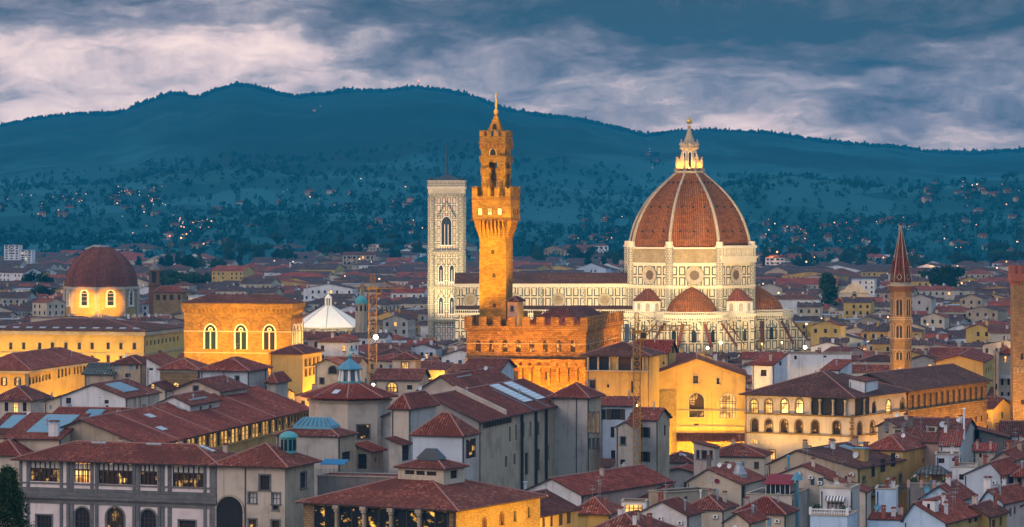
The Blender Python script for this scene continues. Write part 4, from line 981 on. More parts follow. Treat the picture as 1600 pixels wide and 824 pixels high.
def chapel_dome():
    Y0 = 1600.; Z = lambda py: PZ(py, Y0); root = emp('chapel', 'far-left domed chapel with plain red dome over a glowing yellow drum', 'chapel', (PX(158, Y0), Y0, 0))
    rot = -math.pi/2+rad(1); R = 18.6; o8 = lambda r: ngon(8, r, rot)
    pr = [(0, 1.), (.15, .985), (.3, .95), (.45, .885), (.6, .785), (.72, .675), (.83, .54), (.92, .39), (1, .22)]
    mb = MB(); mb.lathe([(R*k, Z(448)+(Z(386)-Z(448))*t) for t, k in pr], 8, rot=rot); mb.prism(o8(R*.23), Z(386)-.2, Z(383.5), 1); dm = mb.build('dome', ['dome_tile_dull', 'zinc'], root)
    for i in range(8):
        a = rot+i*math.pi/4; mb = MB()
        for (t, k), (t2, k2) in zip(pr, pr[1:]): mb.tube((R*k*math.cos(a), R*k*math.sin(a), Z(448)+(Z(386)-Z(448))*t), (R*k2*math.cos(a), R*k2*math.sin(a), Z(448)+(Z(386)-Z(448))*t2), .25, 4)
        mb.build('dome_rib', 'dome_tile_dull', dm)
    mb = MB(); mb.prism(o8(R-.3), 0, Z(452), 0); mb.prism(o8(R+.6), Z(452), Z(449.5), 1); mb.prism(o8(R+.2), Z(449.5), Z(447.5), 1); mb.prism(o8(R+.3), Z(458), Z(456.5), 1); mb.build('drum', ['pl_ochre', 'st_trim'], root)
    for i in range(8):
        a = rot+i*math.pi/4; c = (math.cos(a)*(R-.4), math.sin(a)*(R-.4)); mb = MB(); mb.prism(ngon(4, 1.4, a, c), Z(492), Z(452), 0); mb.build('pilaster', 'st_trim', root)
        n = a+math.pi/8; ri = (R-.3)*math.cos(rad(22.5)); p = (math.cos(n)*ri, math.sin(n)*ri)
        mb = MB(); arch_ring(mb, 3.4, 7.4, .8, -.6, 0, 0, 12); mb.poly([(q, -.05, z) for q, z in arch_pts(3.4, 7.4, 12)], 1); mb.box(-2.6, 2.6, -.7, 0, -1.0, -.05, 0)
        for s in range(1, 3): mb.box(-1.7, 1.7, -.12, -.06, 7.4*s/3.4, 7.4*s/3.4+.12, 0)
        o = mb.build('window', ['mb_white', 'glass'], root, (*p, Z(476))); o.rotation_euler = (0, 0, n+math.pi/2)
    OCC.append((root.location.x+19, Y0-19, 0, 38, 38))
    x = root.location.x
    for dx, e in ((-12, 1), (9, 1)): spot((x+dx, Y0-40, 12), (x+dx*.5, Y0-15, 13), 105000*e, (1, .42, .04), 44)
chapel_dome()
def small_belfry():
    Y0 = 1560.; Z = lambda py: PZ(py, Y0); root = emp('church_belfry', 'slim dark brown belfry with small dome right of far-left red dome', 'tower', (PX(241.5, Y0), Y0, 0)); e = 2.6
    mb = MB(); mb.box(-e, e, -e, e, 0, Z(424)); mb.box(-e-.5, e+.5, -e-.5, e+.5, Z(446), Z(444.5)); mb.box(-e-.6, e+.6, -e-.6, e+.6, Z(424), Z(422)); mb.build('wall', 'st_brick', root)
    mb = MB(); mb.lathe([(2.7, Z(422)), (2.4, Z(418)), (1.2, Z(415)), (.9, Z(411)), (.1, Z(407))], 8); mb.ball((0, 0, Z(406)), .4, 6); mb.build('dome', 'pl_dark', root)
    for x, rz in ((0, 0), (1, 90)): o = obj('belfry_opening', win_mesh('a', 2.2, 5.6, 'st_brick', False, 'dark', False), root, (0, -e, Z(442)) if rz == 0 else (e, 0, Z(442)), rad(rz))
    OCC.append((root.location.x+4, Y0-4, 0, 8, 8))
small_belfry()
house('basilica', 'brown stone church with tiled roof beside slim dark belfry', 'church', 285, 457, 1540, l=240, r=291, th=12, roof='hip', rise=3, wall='st_wall', wins=[('F', x, 461, 469, 6, 'k') for x in (247, 257, 268)]+[('F', 280, 461, 469, 4, 'k')])

# ---------------------------------------------------------------- hexagonal spire and the watch tower
def spire_tower():
    Y0 = 950.; Z = lambda py: PZ(py, Y0); root = emp('spire_tower', 'slender brick tower with a tall pointed red spire', 'tower', (PX(1407.5, Y0), Y0, 0)); R = 3.55; rot = -math.pi/2+rad(14)
    o6 = lambda r: ngon(6, r, rot)
    mb = MB(); mb.prism(o6(R-.25), -4, Z(447), 0)
    for py in (547, 500, 497, 529): mb.prism(o6(R), Z(py), Z(py-1.2), 1)
    mb.build('shaft', ['st_wall', 'st_trim'], root)
    mb = MB(); mb.prism(o6(R+.1), Z(455), Z(452), 0); mb.prism(o6(R+.45), Z(451.5), Z(447), 0); mb.prism(o6(R+.65), Z(447), Z(445.3), 1)
    for i in range(6):
        p, q = o6(R+.2)[i], o6(R+.2)[(i+1) % 6]
        for k in range(6):
            x, y = p[0]+(q[0]-p[0])*(k+.5)/6, p[1]+(q[1]-p[1])*(k+.5)/6; mb.box(x-.14, x+.14, y-.14, y+.14, Z(453.5), Z(451))
    mb.build('cornice', ['st_brick', 'st_trim'], root)
    mb = MB(); mb.prism(o6(R-.35), Z(445.3), Z(440), 1); mb.lathe([(R-.2, Z(440)), (.12, Z(353))], 6, rot=rot); sp = mb.build('spire', ['dome_tile_dull', 'st_trim'], root)
    for i in range(6):
        a = rot+i*math.pi/3; mb = MB(); mb.tube(((R-.2)*math.cos(a), (R-.2)*math.sin(a), Z(440)), (.12*math.cos(a), .12*math.sin(a), Z(353)), .13, 5); mb.build('spire_rib', 'st_trim', sp)
        n = a+math.pi/6; ri = R*math.cos(math.pi/6)-.3; mb = MB()
        mb.add([(-1.35, -.1, 0), (1.35, -.1, 0), (0, -.1, 6.4), (-1.35, .4, 0), (1.35, .4, 0), (0, 1.0, 6.4)], [(0, 1, 2), (1, 4, 5, 2), (3, 0, 2, 5)], 0)
        mb.poly([(.62*math.cos(j*math.pi/2), -.14, 1.6+.85*math.sin(j*math.pi/2)) for j in range(4)], 1); mb.poly([(.85*math.cos(j*math.pi/2), -.12, 1.6+1.1*math.sin(j*math.pi/2)) for j in range(4)], 2)
        o = mb.build('gablet', ['dome_tile_dull', 'dark', 'st_trim'], sp, (ri*math.cos(n), ri*math.sin(n), Z(441))); o.rotation_euler = (0, 0, n+math.pi/2)
        for py, h in ((493, 4.7), (528, 3.6), (562, 2.2)):
            ri2 = (R-.25)*math.cos(math.pi/6); mb = MB()
            for s in (-1, 1): mb.poly([(s*.5+q, -.04, z) for q, z in arch_pts(.75, h, 8)], 1)
            arch_ring(mb, 2.0, h+.7, .16, -.12, 0, 0, 8); mb.tube((0, -.1, 0), (0, -.1, h-.3), .1, 5, 0)
            o = mb.build('twin_window', ['st_trim', 'dark'], root, (ri2*math.cos(n), ri2*math.sin(n), Z(py))); o.rotation_euler = (0, 0, n+math.pi/2)
    mb = MB(); mb.tube((0, 0, Z(355)), (0, 0, Z(343)), .07, 5); mb.ball((0, 0, Z(350.5)), .32, 8); mb.box(-.4, .4, -.05, .05, Z(346.5), Z(346)); mb.build('cross', 'pipe', root)
    OCC.append((root.location.x+4, Y0-4, 0, 8, 8)); x = root.location.x
    spot((x-6, Y0-20, 8), (x, Y0, 20), 26000, GOLD, 70); spot((x+6, Y0-24, 12), (x, Y0, 40), 22000, (1, .5, .15), 60)
spire_tower()
def watch_tower():
    hs = house('watch_tower', 'square brown stone watchtower cut by the right edge', 'tower', 1622, 436, 850, l=1583, b=7, roof='flat', par=.1, th=3, wall='st_wall', rm='soil', base=-8,
        wins=[('F', 1597, 552, 562, 4, 'ak'), ('F', 1598, 625, 632, 5, 'k')])
    root, a, b, e = hs.root, hs.a, hs.b, hs.e; mb = MB(); corbels(mb, a, b, 0, .45, e-1.9, e-.6, 8, 8, .3); mb.prism(rect(a, b, .5), e-.6, e+1.4, 0); mb.build('battlement', 'brick_red', root); merlon_parts(root, 'brick_red', -a-.5, .5, -.5, b+.5, e+1.4, 1.0, .8, 2.2, .5)
    mb = MB(); mb.tube((-a+2.2, 2, e+1), (-a+2.2, 2, e+16), .07, 5); mb.build('flagpole', 'pipe', root)
    for px in (1587, 1594, 1601):
        u = hs.conv('F', px, 582)[0]; mb = MB(); arch_ring(mb, .7, 1.4, .18, -.25, 0, 0, 8); mb.build('blind_arch', 'st_trim', root, (u, 0, hs.conv('F', px, 583)[1]))
    d = lambda u, v, z: root.matrix_basis @ Vector((u, v, z)); spot(d(-a-4, -16, 6), d(-a/2, 0, 26), 60000, (1, .5, .1), 90)
watch_tower()
# floodlights of the cathedral stand on the roofs round it
cx = PX(1077, 1362)
for x, e in ((-48, 1.), (-16, 1.), (18, 1.), (48, 1.)): spot((cx+x, 1362-95, 24), (cx+x*.45, 1362-24, 32), 120000*e, CREAM, 70)
for x, e in ((-30, 1.), (30, 1.)): spot((cx+x, 1362-70, 34), (cx+x*.1, 1362, 56), 46000, (1, .55, .18), 60)
for x in (-100, -78, -55): spot((cx+x, 1362-70, 20), (cx+x*.92, 1362-14, 22), 62000, CREAM, 80)
for i in range(5): glow((cx+5.6*math.cos(-math.pi/2+(i-2)*.7), 1362+5.6*math.sin(-math.pi/2+(i-2)*.7), PZ(270, 1356)+2.2), 2600, (1, .5, .06), .3)
spot((cx-20, 1362-38, 62), (cx, 1362, 92), 26000, (1, .50, .08), 40)
# ================================================================ foreground and middle-distance buildings
def street(h, f, dp=16):
    """keeps the street or square before a lit front free of other houses"""
    if f == 'F': OCC.append((h.X0-dp*h.s, h.Y-dp*h.c, rad(h.th), h.a, dp))
    else: OCC.append((h.X0+dp*h.c, h.Y-dp*h.s, rad(h.th), dp, h.b))
street(PAL, 'F', 20); street(PAL, 'R', 18)
def rowwin(h, face, n, u0, u1, z, w, hh, st):
    for k in range(n):
        u = u0+(u1-u0)*(k+.5)/n
        add_window(h.root, st, (u, 0, z) if face == 'F' else (0, u, z), 0 if face == 'F' else rad(90), w, hh, h.wall, False, h.fm)
# ---- riverside gallery palace, bottom left
def gallery_palace():
    W = []
    for px, t, b_, w, st in ((70, 721.7, 752.6, 46, 'd'), (129.5, 724, 754, 27, 'o'), (180.5, 725, 757, 53, 'v'), (232.5, 727, 758, 27, 'v'), (294, 729, 761, 48, 'd')): W.append(('F', px, t, b_, w, st))
    for px, t, b_, w, st in ((69, 805, 826, 24, 'f'), (128.5, 793, 826, 24, 'af'), (180, 793, 826, 27, 'adf'), (231.5, 797, 827, 25, 'af'), (292.5, 814, 828, 25, 'kf')): W.append(('F', px, t, b_, w, st))
    h = house('gallery_palace', 'long pink and grey palace with glazed upper gallery and broad tiled roof, bottom left', 'palace', 337.5, 726.5, 560, l=31, b=15, roof='hip', rise=2.9, wall='pl_palepink', th=19.5, ov=1.3, wins=W)
    a, e = h.a, h.e; mk = lambda px: h.conv('F', px, 740)[0]; zz = lambda px, py: h.conv('F', px, py)[1]
    z_c = zz(185, 782)
    for p0, p1 in ((31, 34.5), (42, 46.3), (94, 98), (104.5, 109), (110.5, 115), (141.5, 146), (149, 153.5), (207.5, 212.5), (214, 218.5), (247, 251.5), (252.8, 257), (262.5, 268), (318.5, 322.5), (328, 337)):
        u0, u1 = mk(p0), mk(p1); mb = MB(); mb.box(max(u0, -a+.02), min(u1, -.02), -.2, 0, z_c+1.25, e-.25); mb.box(max(u0, -a+.02), min(u1, -.02), -.24, 0, 0, z_c-.75); mb.build('pilaster', 'st_grey', h.root)
    mb = MB(); z1 = zz(185, 765.5); mb.box(-a-.1, .1, -.16, 0, z_c+.35, z1); h1 = mb.build('frieze', 'st_grey', h.root)
    mb = MB(); mb.box(-a-.5, .3, -.65, 0, z_c, z_c+.35); mb.box(-a-.3, .2, -.35, 0, z_c-.3, z_c); mb.box(-a-.1, .1, -.18, 0, z_c-.95, z_c-.3); mb.build('cornice', 'st_grey', h.root)
    mb = MB(); z2 = zz(185, 757.3); mb.box(-a-.05, .05, -.22, 0, z2-.28, z2-.02); mb.build('sill_course', 'st_grey', h.root)
    for w in h.wins[:5]:                      # pale roller blinds across the top third of each glazed bay
        me = w.data; x = [v.co.x for v in me.vertices]; z = max(v.co.z for v in me.vertices); r = max(x); n = max(3, round(2*r/.95))
        for k in range(n):
            mb = MB(); q = 2*r/n; mb.box(-r+q*k+.16, -r+q*(k+1)-.16, .19, .21, z*.68, z-.12); mb.build('blind', 'blind', w)
        mb = MB()
        for k in range(n+1): mb.box(-r+2*r*k/n-.11, -r+2*r*k/n+.11, .1, .18, 0, z)
        mb.box(-r, r, .09, .099, z*.6, z*.66); mb.build('glazing_bars', 'wood', w)
    for px in (127, 214, 297):
        u = h.conv('F', px, 727)[0]; skylight(h, u, 7.3, 3.0, 1.2, 'panel_pale', .25)
    for u in (-3, -12, -24): chimney(h, u, 10.5, .8, 1.0)
    # the corner house with the bridging bay
    W = [('F', 413.7, 743, 766, 15, 'kf'), ('F', 394.5, 770, 786, 11, 'wf'), ('F', 431.3, 771, 788, 11, 'wf'), ('F', 430.5, 790, 797, 8, 'kf'), ('F', 394.5, 812, 826, 11, 'df'), ('F', 430.5, 814, 827, 11, 'df'), ('R', 474, 739, 763, 9, 'kf'), ('F', 358.5, 731, 763, 43, 'd')]
    c, s = h.c, h.s; X1 = h.X0+13.4*c; Y1 = h.Y-13.4*s
    q = house('corner_house', 'plain pink corner house with deep archway and green roof lantern, beside glazed palace', 'house', 449, 728.5, Y1, l=339, r=491, roof='hip', rise=3.6, wall='pl_beige', wr='pl_tan', th=19.5, ov=1.1, wins=W, xw=X1, ze=h.e+h.base)
    m = lambda px, py: q.conv('F', px, py)
    u0, u1 = m(337.5, 790)[0], m(381, 790)[0]; mb = MB(); wd = u1-u0; hh = m(358, 776)[1]
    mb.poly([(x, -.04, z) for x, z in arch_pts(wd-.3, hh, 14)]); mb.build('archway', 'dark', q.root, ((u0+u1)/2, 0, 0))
    mb = MB(); arch_ring(mb, wd-.3, hh, .35, -.2, 0, 0, 14); mb.build('archivolt', 'st_trim', q.root, ((u0+u1)/2, 0, 0))
    pipe(q, 'F', m(383.5, 760)[0], 0)
    for u in (-5.8, -1.5):
        pass
    # lantern
    o = emp('roof_lantern', None, None); o.parent = q.root; u, v = -3.2, 9.0; z = q.zr(u, v)-.3; o.location = (u, v, z)
    mb = MB(); mb.lathe([(1.35, 0), (1.35, 2.9)], 10); mb.build('lantern_drum', 'copper', o)
    for k in range(10):
        t = 2*math.pi*k/10; mb = MB(); mb.box(-.28, .28, -.05, .05, .5, 2.5); w = mb.build('lantern_pane', 'glass', o, (1.33*math.cos(t+.314), 1.33*math.sin(t+.314), 0)); w.rotation_euler = (0, 0, t+.314+math.pi/2)
    mb = MB(); mb.lathe([(1.75, 2.85), (1.7, 3.1), (1.35, 3.5), (.7, 3.85), (.05, 3.95)], 14, smooth=True); mb.build('lantern_cap', 'copper', o)
    return h, q
GP, CH = gallery_palace()
house('stucco_house', 'pale stucco house half hidden behind dark conifer, left edge', 'house', 30, 712, 580, l=-30, b=12, roof='hip', rise=2.6, wall='pl_beige', th=15, wins=[('F', 25.5, 716, 742, 12, 'kf')])

# ---- loggia pavilion, bottom centre
def loggia_pavilion():
    h = house('loggia_pavilion', 'broad hip-roofed pavilion with columned glass front and golden brick side, bottom centre', 'pavilion', 713, 797, 520, l=474, r=844, roof='hip', rise=4.6, wall='st_wall', wr='st_rough', th=29, ov=1.0,
        wins=[('R', 757, 811, 830, 4.5, 'akf'), ('R', 784, 802, 820, 4.5, 'akf'), ('R', 805, 797, 815, 4.5, 'ak'), ('R', 827, 791, 809, 4.5, 'ak')], fm='st_brick')
    m = lambda px, py=810: h.conv('F', px, py)[0]; e = h.e
    for p0, p1 in ((492.5, 526), (533, 569), (575.5, 611), (618, 655), (662, 700)):
        u0, u1 = m(p0), m(p1); w = u1-u0; o = emp('glazed_bay', None, None); o.parent = h.root; o.location = ((u0+u1)/2, -.12, 0)
        for s in (0, 1): mb = MB(); mb.box(-w/2+w/2*s+.1, -w/2+w/2*(s+1)-.1, 0, .05, .5, e-.5); mb.build('pane', 'loggia_glass', o)
        for s in (0, 1, 2): mb = MB(); mb.box(-w/2+w/2*s-.12, -w/2+w/2*s+.12, -.12, .06, 0, e-.3); mb.build('glazing_bar', 'pipe', o)
    for px in (529.5, 572, 614.5, 658.5):
        u = m(px); mb = MB(); z0 = 8; mb.lathe([(.6, z0), (.6, z0+.4), (.36, z0+.7), (.31, e-1.5), (.5, e-1.2), (.5, e-.8)], 14); mb.box(-.55, .55, -.55, .55, e-.8, e-.2); mb.box(-.8, .8, -.8, .8, 0, z0); mb.build('column', 'pl_tan', h.root, (u, -.75, 0))
    pipe(h, 'F', -.4); 
    # raised clerestory
    c = house('clerestory', 'cream clerestory with three low windows on broad pavilion roof', 'clerestory', 693.5, 732.5, 534, l=622, r=726, roof='hip', rise=1.5, wall='pl_cream', th=29, ov=.6, base=10.6, reg=False,
        wins=[('F', 640, 735, 741.5, 15, 'k'), ('F', 657, 736, 742.5, 13, 'k'), ('F', 674, 737, 743.5, 15, 'k'), ('R', 709.5, 735.5, 748, 11, 'k')])
    # its dark glass lantern
    mb = MB(); z = c.e+.75; a, b = c.a, c.b; x0, x1, y0, y1 = -a+2.2, -2.2, 2.2, b-2.2
    mb.box(x0+.3, x1-.3, y0+.3, y1-.3, z-.4, z+.6, 1); xm = .32*(x1-x0); zt = z+2.3
    A = [(x0, y0, z+.6), (x1, y0, z+.6), (x1, y1, z+.6), (x0, y1, z+.6)]; B = [(x0+xm, y0+xm*.55, zt), (x1-xm, y0+xm*.55, zt), (x1-xm, y1-xm*.55, zt), (x0+xm, y1-xm*.55, zt)]; mb.loft([A, B], 0); mb.build('glass_lantern', ['steel_dark', 'copper_blue'], c.root)
    d = lambda u, v, z: h.root.matrix_basis @ Vector((u, v, z))
    spot(d(14, 5, 4), d(0, h.b*.42, 15), 70000, (1, .50, .03), 110); spot(d(14, h.b*.75, 4), d(0, h.b*.7, 15), 60000, (1, .50, .03), 110)
    return h
t, b_ = new('loggia_glass', .08)
def _lg():
    uv = uvw(t); sp = t.n('ShaderNodeSeparateXYZ', {0: uv}).outputs
    n = t.noise(t.comb(t.m('MULTIPLY', sp[0], .5), t.m('MULTIPLY', sp[1], .9), sp[2]), 1.0, 4, .6)
    n2 = t.n('ShaderNodeTexWave', {'Vector': uv, 'Scale': .35, 'Distortion': 7.0, 'Detail': 3}, bands_direction='Z').outputs[1]
    k = t.m('MULTIPLY', t.ss(n, .52, .74), t.ss(n2, .3, .9))
    b_.inputs['Base Color'].default_value = (.02, .02, .022, 1); b_.inputs['Emission Color'].default_value = (1, .5, .07, 1); lk(t, t.m('MULTIPLY', k, 2.6), b_.inputs['Emission Strength'])  # warm reflections and room light put into the panes as glow
_lg()
LP = loggia_pavilion()

# ---- the octagon with blue lantern
def octagon():
    Y0 = 650.; Z = lambda py, dy=-8: PZ(py, Y0+dy); root = emp('octagon_tower', 'plain octagonal tower under a tiled cone and blue lantern', 'tower', (PX(546.5, Y0), Y0, 0)); rot = -math.pi/2
    mb = MB(); mb.prism(ngon(8, 8.45, rot), -12, Z(626), 0); mb.prism(ngon(8, 8.9, rot), Z(630), Z(627), 1); mb.build('wall', ['pl_beige', 'st_trim'], root)
    mb = MB(); mb.lathe([(10.1, Z(622)-.25), (10.1, Z(622)), (2.2, PZ(597.5, Y0))], 8, rot=rot); rf = mb.build('roof', 'roof_tile', root)
    mb = MB()
    for i in range(8):
        a = rot+i*math.pi/4; mb.tube((10.1*math.cos(a), 10.1*math.sin(a), Z(622)+.05), (2.2*math.cos(a), 2.2*math.sin(a), PZ(597.5, Y0)+.05), .18, 6)
    mb.build('ridge_tiles', 'ridge', rf)
    zl = PZ(598, Y0); zt = PZ(577, Y0); o = emp('lantern', None, None); o.parent = root
    mb = MB(); mb.prism(ngon(8, 2.55, rot), zl-.3, zl+.35, 0); mb.prism(ngon(8, 1.75, rot), zl+.35, zt, 1); mb.build('lantern_drum', ['copper', 'lead'], o)
    for i in range(8):
        a = rot+i*math.pi/4; mb = MB(); mb.tube((2.15*math.cos(a), 2.15*math.sin(a), zl+.3), (1.85*math.cos(a), 1.85*math.sin(a), zt), .34, 8, r1=.24); mb.build('lantern_column', 'mb_white', o)
    mb = MB(); mb.lathe([(2.2, zt-.2), (2.75, zt), (2.7, zt+.25), (1.6, zt+1.2), (.5, zt+1.9), (.25, zt+2.3)], 8, rot=rot); mb.build('lantern_roof', 'copper_blue', o)
    mb = MB(); mb.ball((0, 0, zt+2.7), .42, 10); mb.tube((0, 0, zt+3), (0, 0, zt+4.3), .05, 5); mb.box(0, .9, -.03, .03, zt+3.7, zt+4.2); mb.build('finial', 'copper', o)
    def fpt(i, u): a = rot+i*math.pi/4; b = a+math.pi/4; p = Vector((8.45*math.cos(a), 8.45*math.sin(a), 0)); q = Vector((8.45*math.cos(b), 8.45*math.sin(b), 0)); return p.lerp(q, u), (a+b)/2+math.pi/2
    for i, u, t_, b2, w in ((0, .52, 665, 685, 2.6), (1, .5, 662, 681, 2.0)):
        p, rz = fpt(i, u); add_window(root, 'kf' if i else 'df', (p.x, p.y, Z(b2)), rz, w, Z(t_)-Z(b2), 'pl_beige', False)
    p, rz = fpt(7, .4)
    mb = MB(); q = rot-math.pi/4+math.pi/8; c_, s_ = math.cos(q), math.sin(q)
    P_ = []
    for rr, sx in ((7.4, -.7), (7.4, .7), (5.6, .7), (5.6, -.7)):
        z = Z(622)+(PZ(597.5, Y0)-Z(622))*(10.1*.924-rr)/(7.9*.924)+.12; P_.append((c_*rr-s_*sx, s_*rr+c_*sx, z))
    mb.poly(P_); mb.build('skylight', 'panel_pale', rf)
    OCC.append((root.location.x+10, Y0-10, 0, 20, 20))
octagon()

# ---- table of the other houses
B = {}
def add(key, *ar, **kw): B[key] = house(*ar, **kw); return B[key]
PW = 'pl_white'
# left part
h = add('white', 'gable_house', 'white weathered gable house with arched opening and big blue roof panel', 'house', 196, 622, 690, l=93, r=249, roof='gableF', rise=3.0, wall='pl_white', wr='pl_beige', th=13, ov=.5,
    wins=[('F', 143, 636, 651, 22, 'ak'), ('F', 107, 622, 631, 8, 'k'), ('F', 166.5, 625, 631, 7, 'k'), ('F', 167.5, 634, 648, 4.5, 'k'), ('F', 109, 632, 651, 6.5, 'cB'), ('R', 224.5, 634, 650, 9, 'akf')])
skylight(h, -4.2, h.b*.42, 4.6, h.b*.42, 'panel_blue')
for u in (.28, .42, .7): mb = MB(); mb.box(0, .35, h.b*u-.25, h.b*u+.25, 0, h.e-.25); mb.build('buttress', 'pl_beige', h.root)
h = add('gal', 'long_gallery', 'very long low red-roofed gallery with row of glowing window bays', 'gallery', 226, 698, 588, a=25, r=484, roof='gableF', rise=5.0, wall='pl_tan', wr='pl_ochre', rm='roof_tile_red', th=12, ov=.8)
for k in range(46):
    u = 1.0+(h.b-2)*(k+.5)/46; w = obj('window', win_mesh('', 1.3, 2.6, 'pl_ochre', False, 'lit_dim' if k > 34 else ('lit_gold' if k % 3 else 'lit_loggia')), h.root, (0, u, h.e-3.2), rad(90))
mb = MB(); mb.box(0, .35, 0, h.b, h.e-3.6, h.e-3.25); mb.build('sill_course', 'pl_ochre', h.root)
for v in (18, 40, 63, 85): mb = MB(); mb.loft([[(x, v+d, h.zr(x, v)+zz_) for d, zz_ in ((-.25, .02), (.25, .02), (.2, .22), (-.2, .22))] for x in (-12, .7)], 0); mb.build('roof_rib', 'ridge', h.roofo)
for x, v in ((-9, 30), (-9.5, 52), (-9, 70), (-4, 22)): skylight(h, x, v, 1.6, 3.4, 'panel_pale', .12)
add('sky', 'rooflight_block', 'low grey block with a blue rooflight standing on the long red gallery', 'house', 297, 633.5, 640, l=243, r=343.5, roof='gableF', rise=1.9, wall='pl_white', wr='pl_grey', th=13, ov=.5, reg=False, wins=[('R', 314, 635, 640.5, 4, 'k'), ('R', 329, 633, 638.5, 4, 'k')])
skylight(B['sky'], -3.0, B['sky'].b*.45, 4.0, B['sky'].b*.55, 'panel_blue')
add('g4', 'gable_house', 'grey gable house with one small window, red roof, in front of larger grey block', 'house', 343.5, 612, 672, l=268, r=386, roof='gableF', rise=2.5, wall='pl_beige', wr='pl_grey', th=14, ov=.8, wins=[('F', 306, 604, 612.5, 7, 'kf')])
add('g5', 'tall_house', 'tall blank grey house with brown hip roof behind grey gable house', 'house', 386.6, 579.5, 712, l=313, r=419, roof='hip', rise=2.7, wall='pl_blue', wr='pl_grey', th=13, ov=.9, wins=[('F', 370.5, 588, 595, 5, 'kf')])
pipe(B['g5'], 'F', -5.6); pipe(B['g5'], 'R', B['g5'].b*.85)
add('g6', 'annex', 'small grey annex with tiled roof right of tall blank house', 'annex', 430, 598.5, 716, l=418, r=450, roof='hip', rise=2.2, wall='pl_beige', wr='pl_grey', th=14)
h = add('brown', 'church_house', 'brown rough stone house with round window and lit cornice', 'house', 309, 577.5, 745, l=250, b=12, roof='hip', rise=2.4, wall='st_wall', th=8, wins=[('F', 275, 598, 608, 9, 'alf')])
mb = MB(); corbels(mb, h.a, h.b, 0, .55, h.e-1.1, h.e-.3, 20, 6, .4); mb.build('bracket_cornice', 'st_trim', h.root)
h = add('t1', 'rooflight_house', 'low house with sloping blue-panel roof, left edge', 'house', 40, 678, 600, l=-18, b=12, roof='shedF', rise=3.2, wall='pl_cream', th=10); skylight(h, -3.5, 6.5, 5.5, 8, 'panel_blue')
h = add('t2', 'rooflight_house', 'low house with long striped turquoise roof panel beside stone chimney stack', 'house', 92, 686, 585, l=6, b=15, roof='shedF', rise=3.8, wall='pl_cream', th=12); skylight(h, -4.3, 8.5, 6.6, 11, 'panel_blue')
chimney(h, -1.5, 1.5, 1.8, 2.2, 'pl_white')
add('t3', 'low_house', 'low red-roofed house with pale rooflight in front of white gable house', 'house', 186, 660, 640, l=75, b=16, roof='gableR', rise=2.4, wall='pl_tan', th=12, rm='roof_tile_red'); skylight(B['t3'], -7, 4, 3.6, 5, 'copper_blue')
add('l9', 'balcony_house', 'house with glowing balcony window under brown roof, left edge', 'house', 48, 626, 740, l=-12, b=14, roof='hip', rise=3, wall='pl_beige', th=10, wins=[('F', 10, 629, 643, 6, 'k'), ('F', 24, 630, 644, 7, 'o'), ('F', 38.5, 629, 643, 6, 'k')])
add('l10', 'cream_house', 'narrow cream house with little blue shuttered window left of white gable house', 'house', 92, 628, 725, l=69, b=9, roof='shedL', rise=1.6, wall='pl_cream', th=10, wins=[('F', 79, 633, 640, 4, 'cB')])
add('l11', 'shuttered_house', 'tan house with two bright blue shuttered windows', 'house', 219, 569, 800, l=176, b=12, roof='hip', rise=1.9, wall='pl_tan', th=10, wins=[('F', 183, 570.5, 578, 6, 'cB'), ('F', 205, 570.5, 578, 6, 'cB'), ('F', 200, 584, 590, 9, 'T'), ('F', 214, 570, 577, 3, 'k')])
add('l12', 'white_house', 'bright white house with sloping purple roof behind brown stone house', 'house', 251, 573, 790, l=229, b=18, roof='shedR', rise=2.6, wall='pl_white', th=10, wins=[('F', 236, 575, 579, 6, 'B')])
add('l13', 'slate_house', 'low dark house with grey tiled roof left of blue shuttered house', 'house', 176, 585, 800, l=132, b=12, roof='gableR', rise=2.6, wall='pl_tan', rm='roof_tile_grey', th=10)
add('l14', 'low_gable', 'small cream gable with one lit window right of white gable house', 'house', 258, 611, 735, l=222, b=12, roof='gableF', rise=1.9, wall='pl_cream', th=8, wins=[('F', 239, 601, 607, 5, 'lf')])
# yellow palaces on the left
h = add('y1', 'corner_palace', 'saffron yellow palace with shuttered lit windows at its dark corner', 'palace', 44, 578, 850, l=-40, r=148, roof='hip', rise=4, wall='pl_yellow', th=11.5, ov=1.2, fm='st_grey',
    wins=[('F', 6, 591, 602, 5, 'osf'), ('F', 27.5, 591, 602, 5.5, 'lsf')]+[('R', 47+k*5.1, 589-k*1.0, 601-k*1.3, 3.2, 'ak') for k in range(7)]+[('R', 92+k*5.6, 574-k*.9, 591-k*1.6, 3.2, 'k') for k in range(4)]+[('R', 117+k*5, 572-k*.6, 585-k*.9, 3, 'k') for k in range(6)])
mb = MB(); mb.box(-.9, .12, -.12, .7, 0, h.e-.3); mb.build('quoin', 'st_grey', h.root); mb = MB(); mb.box(-h.a, .9, -.9, 0, h.e-1.0, h.e-.3); mb.box(0, .9, 0, h.b, h.e-1.0, h.e-.3); mb.build('cornice', 'st_trim', h.root)
d = lambda h_, u, v, z: h_.root.matrix_basis @ Vector((u, v, z))
for v in (8, 28, 48): spot(d(h, 13, v, 2), d(h, 0, v, 14), 26000, GOLD, 120)
for u in (-12, -3): spot(d(h, u, -13, 2), d(h, u, 0, 13), 22000, GOLD, 120)
h = add('y2', 'long_palace', 'wide pale yellow floodlit palace with two rows of framed windows', 'palace', 225, 517.5, 1100, l=-30, r=290, roof='hip', rise=3.4, wall='pl_yellow', th=13, ov=1.1, fm='st_trim', rm='roof_tile_brown',
    wins=[('F', px, 536, 546, 5, 'kf') for px in (17, 37, 62, 82, 103, 124, 144, 169, 189, 210)]+[('F', px, 556, 566, 5, 'kf') for px in (82, 103, 124, 144, 169, 189, 210)]+[('R', 230+6*k, 533-k*.9, 541-k*1.1, 2.6, 'k') for k in range(9)])
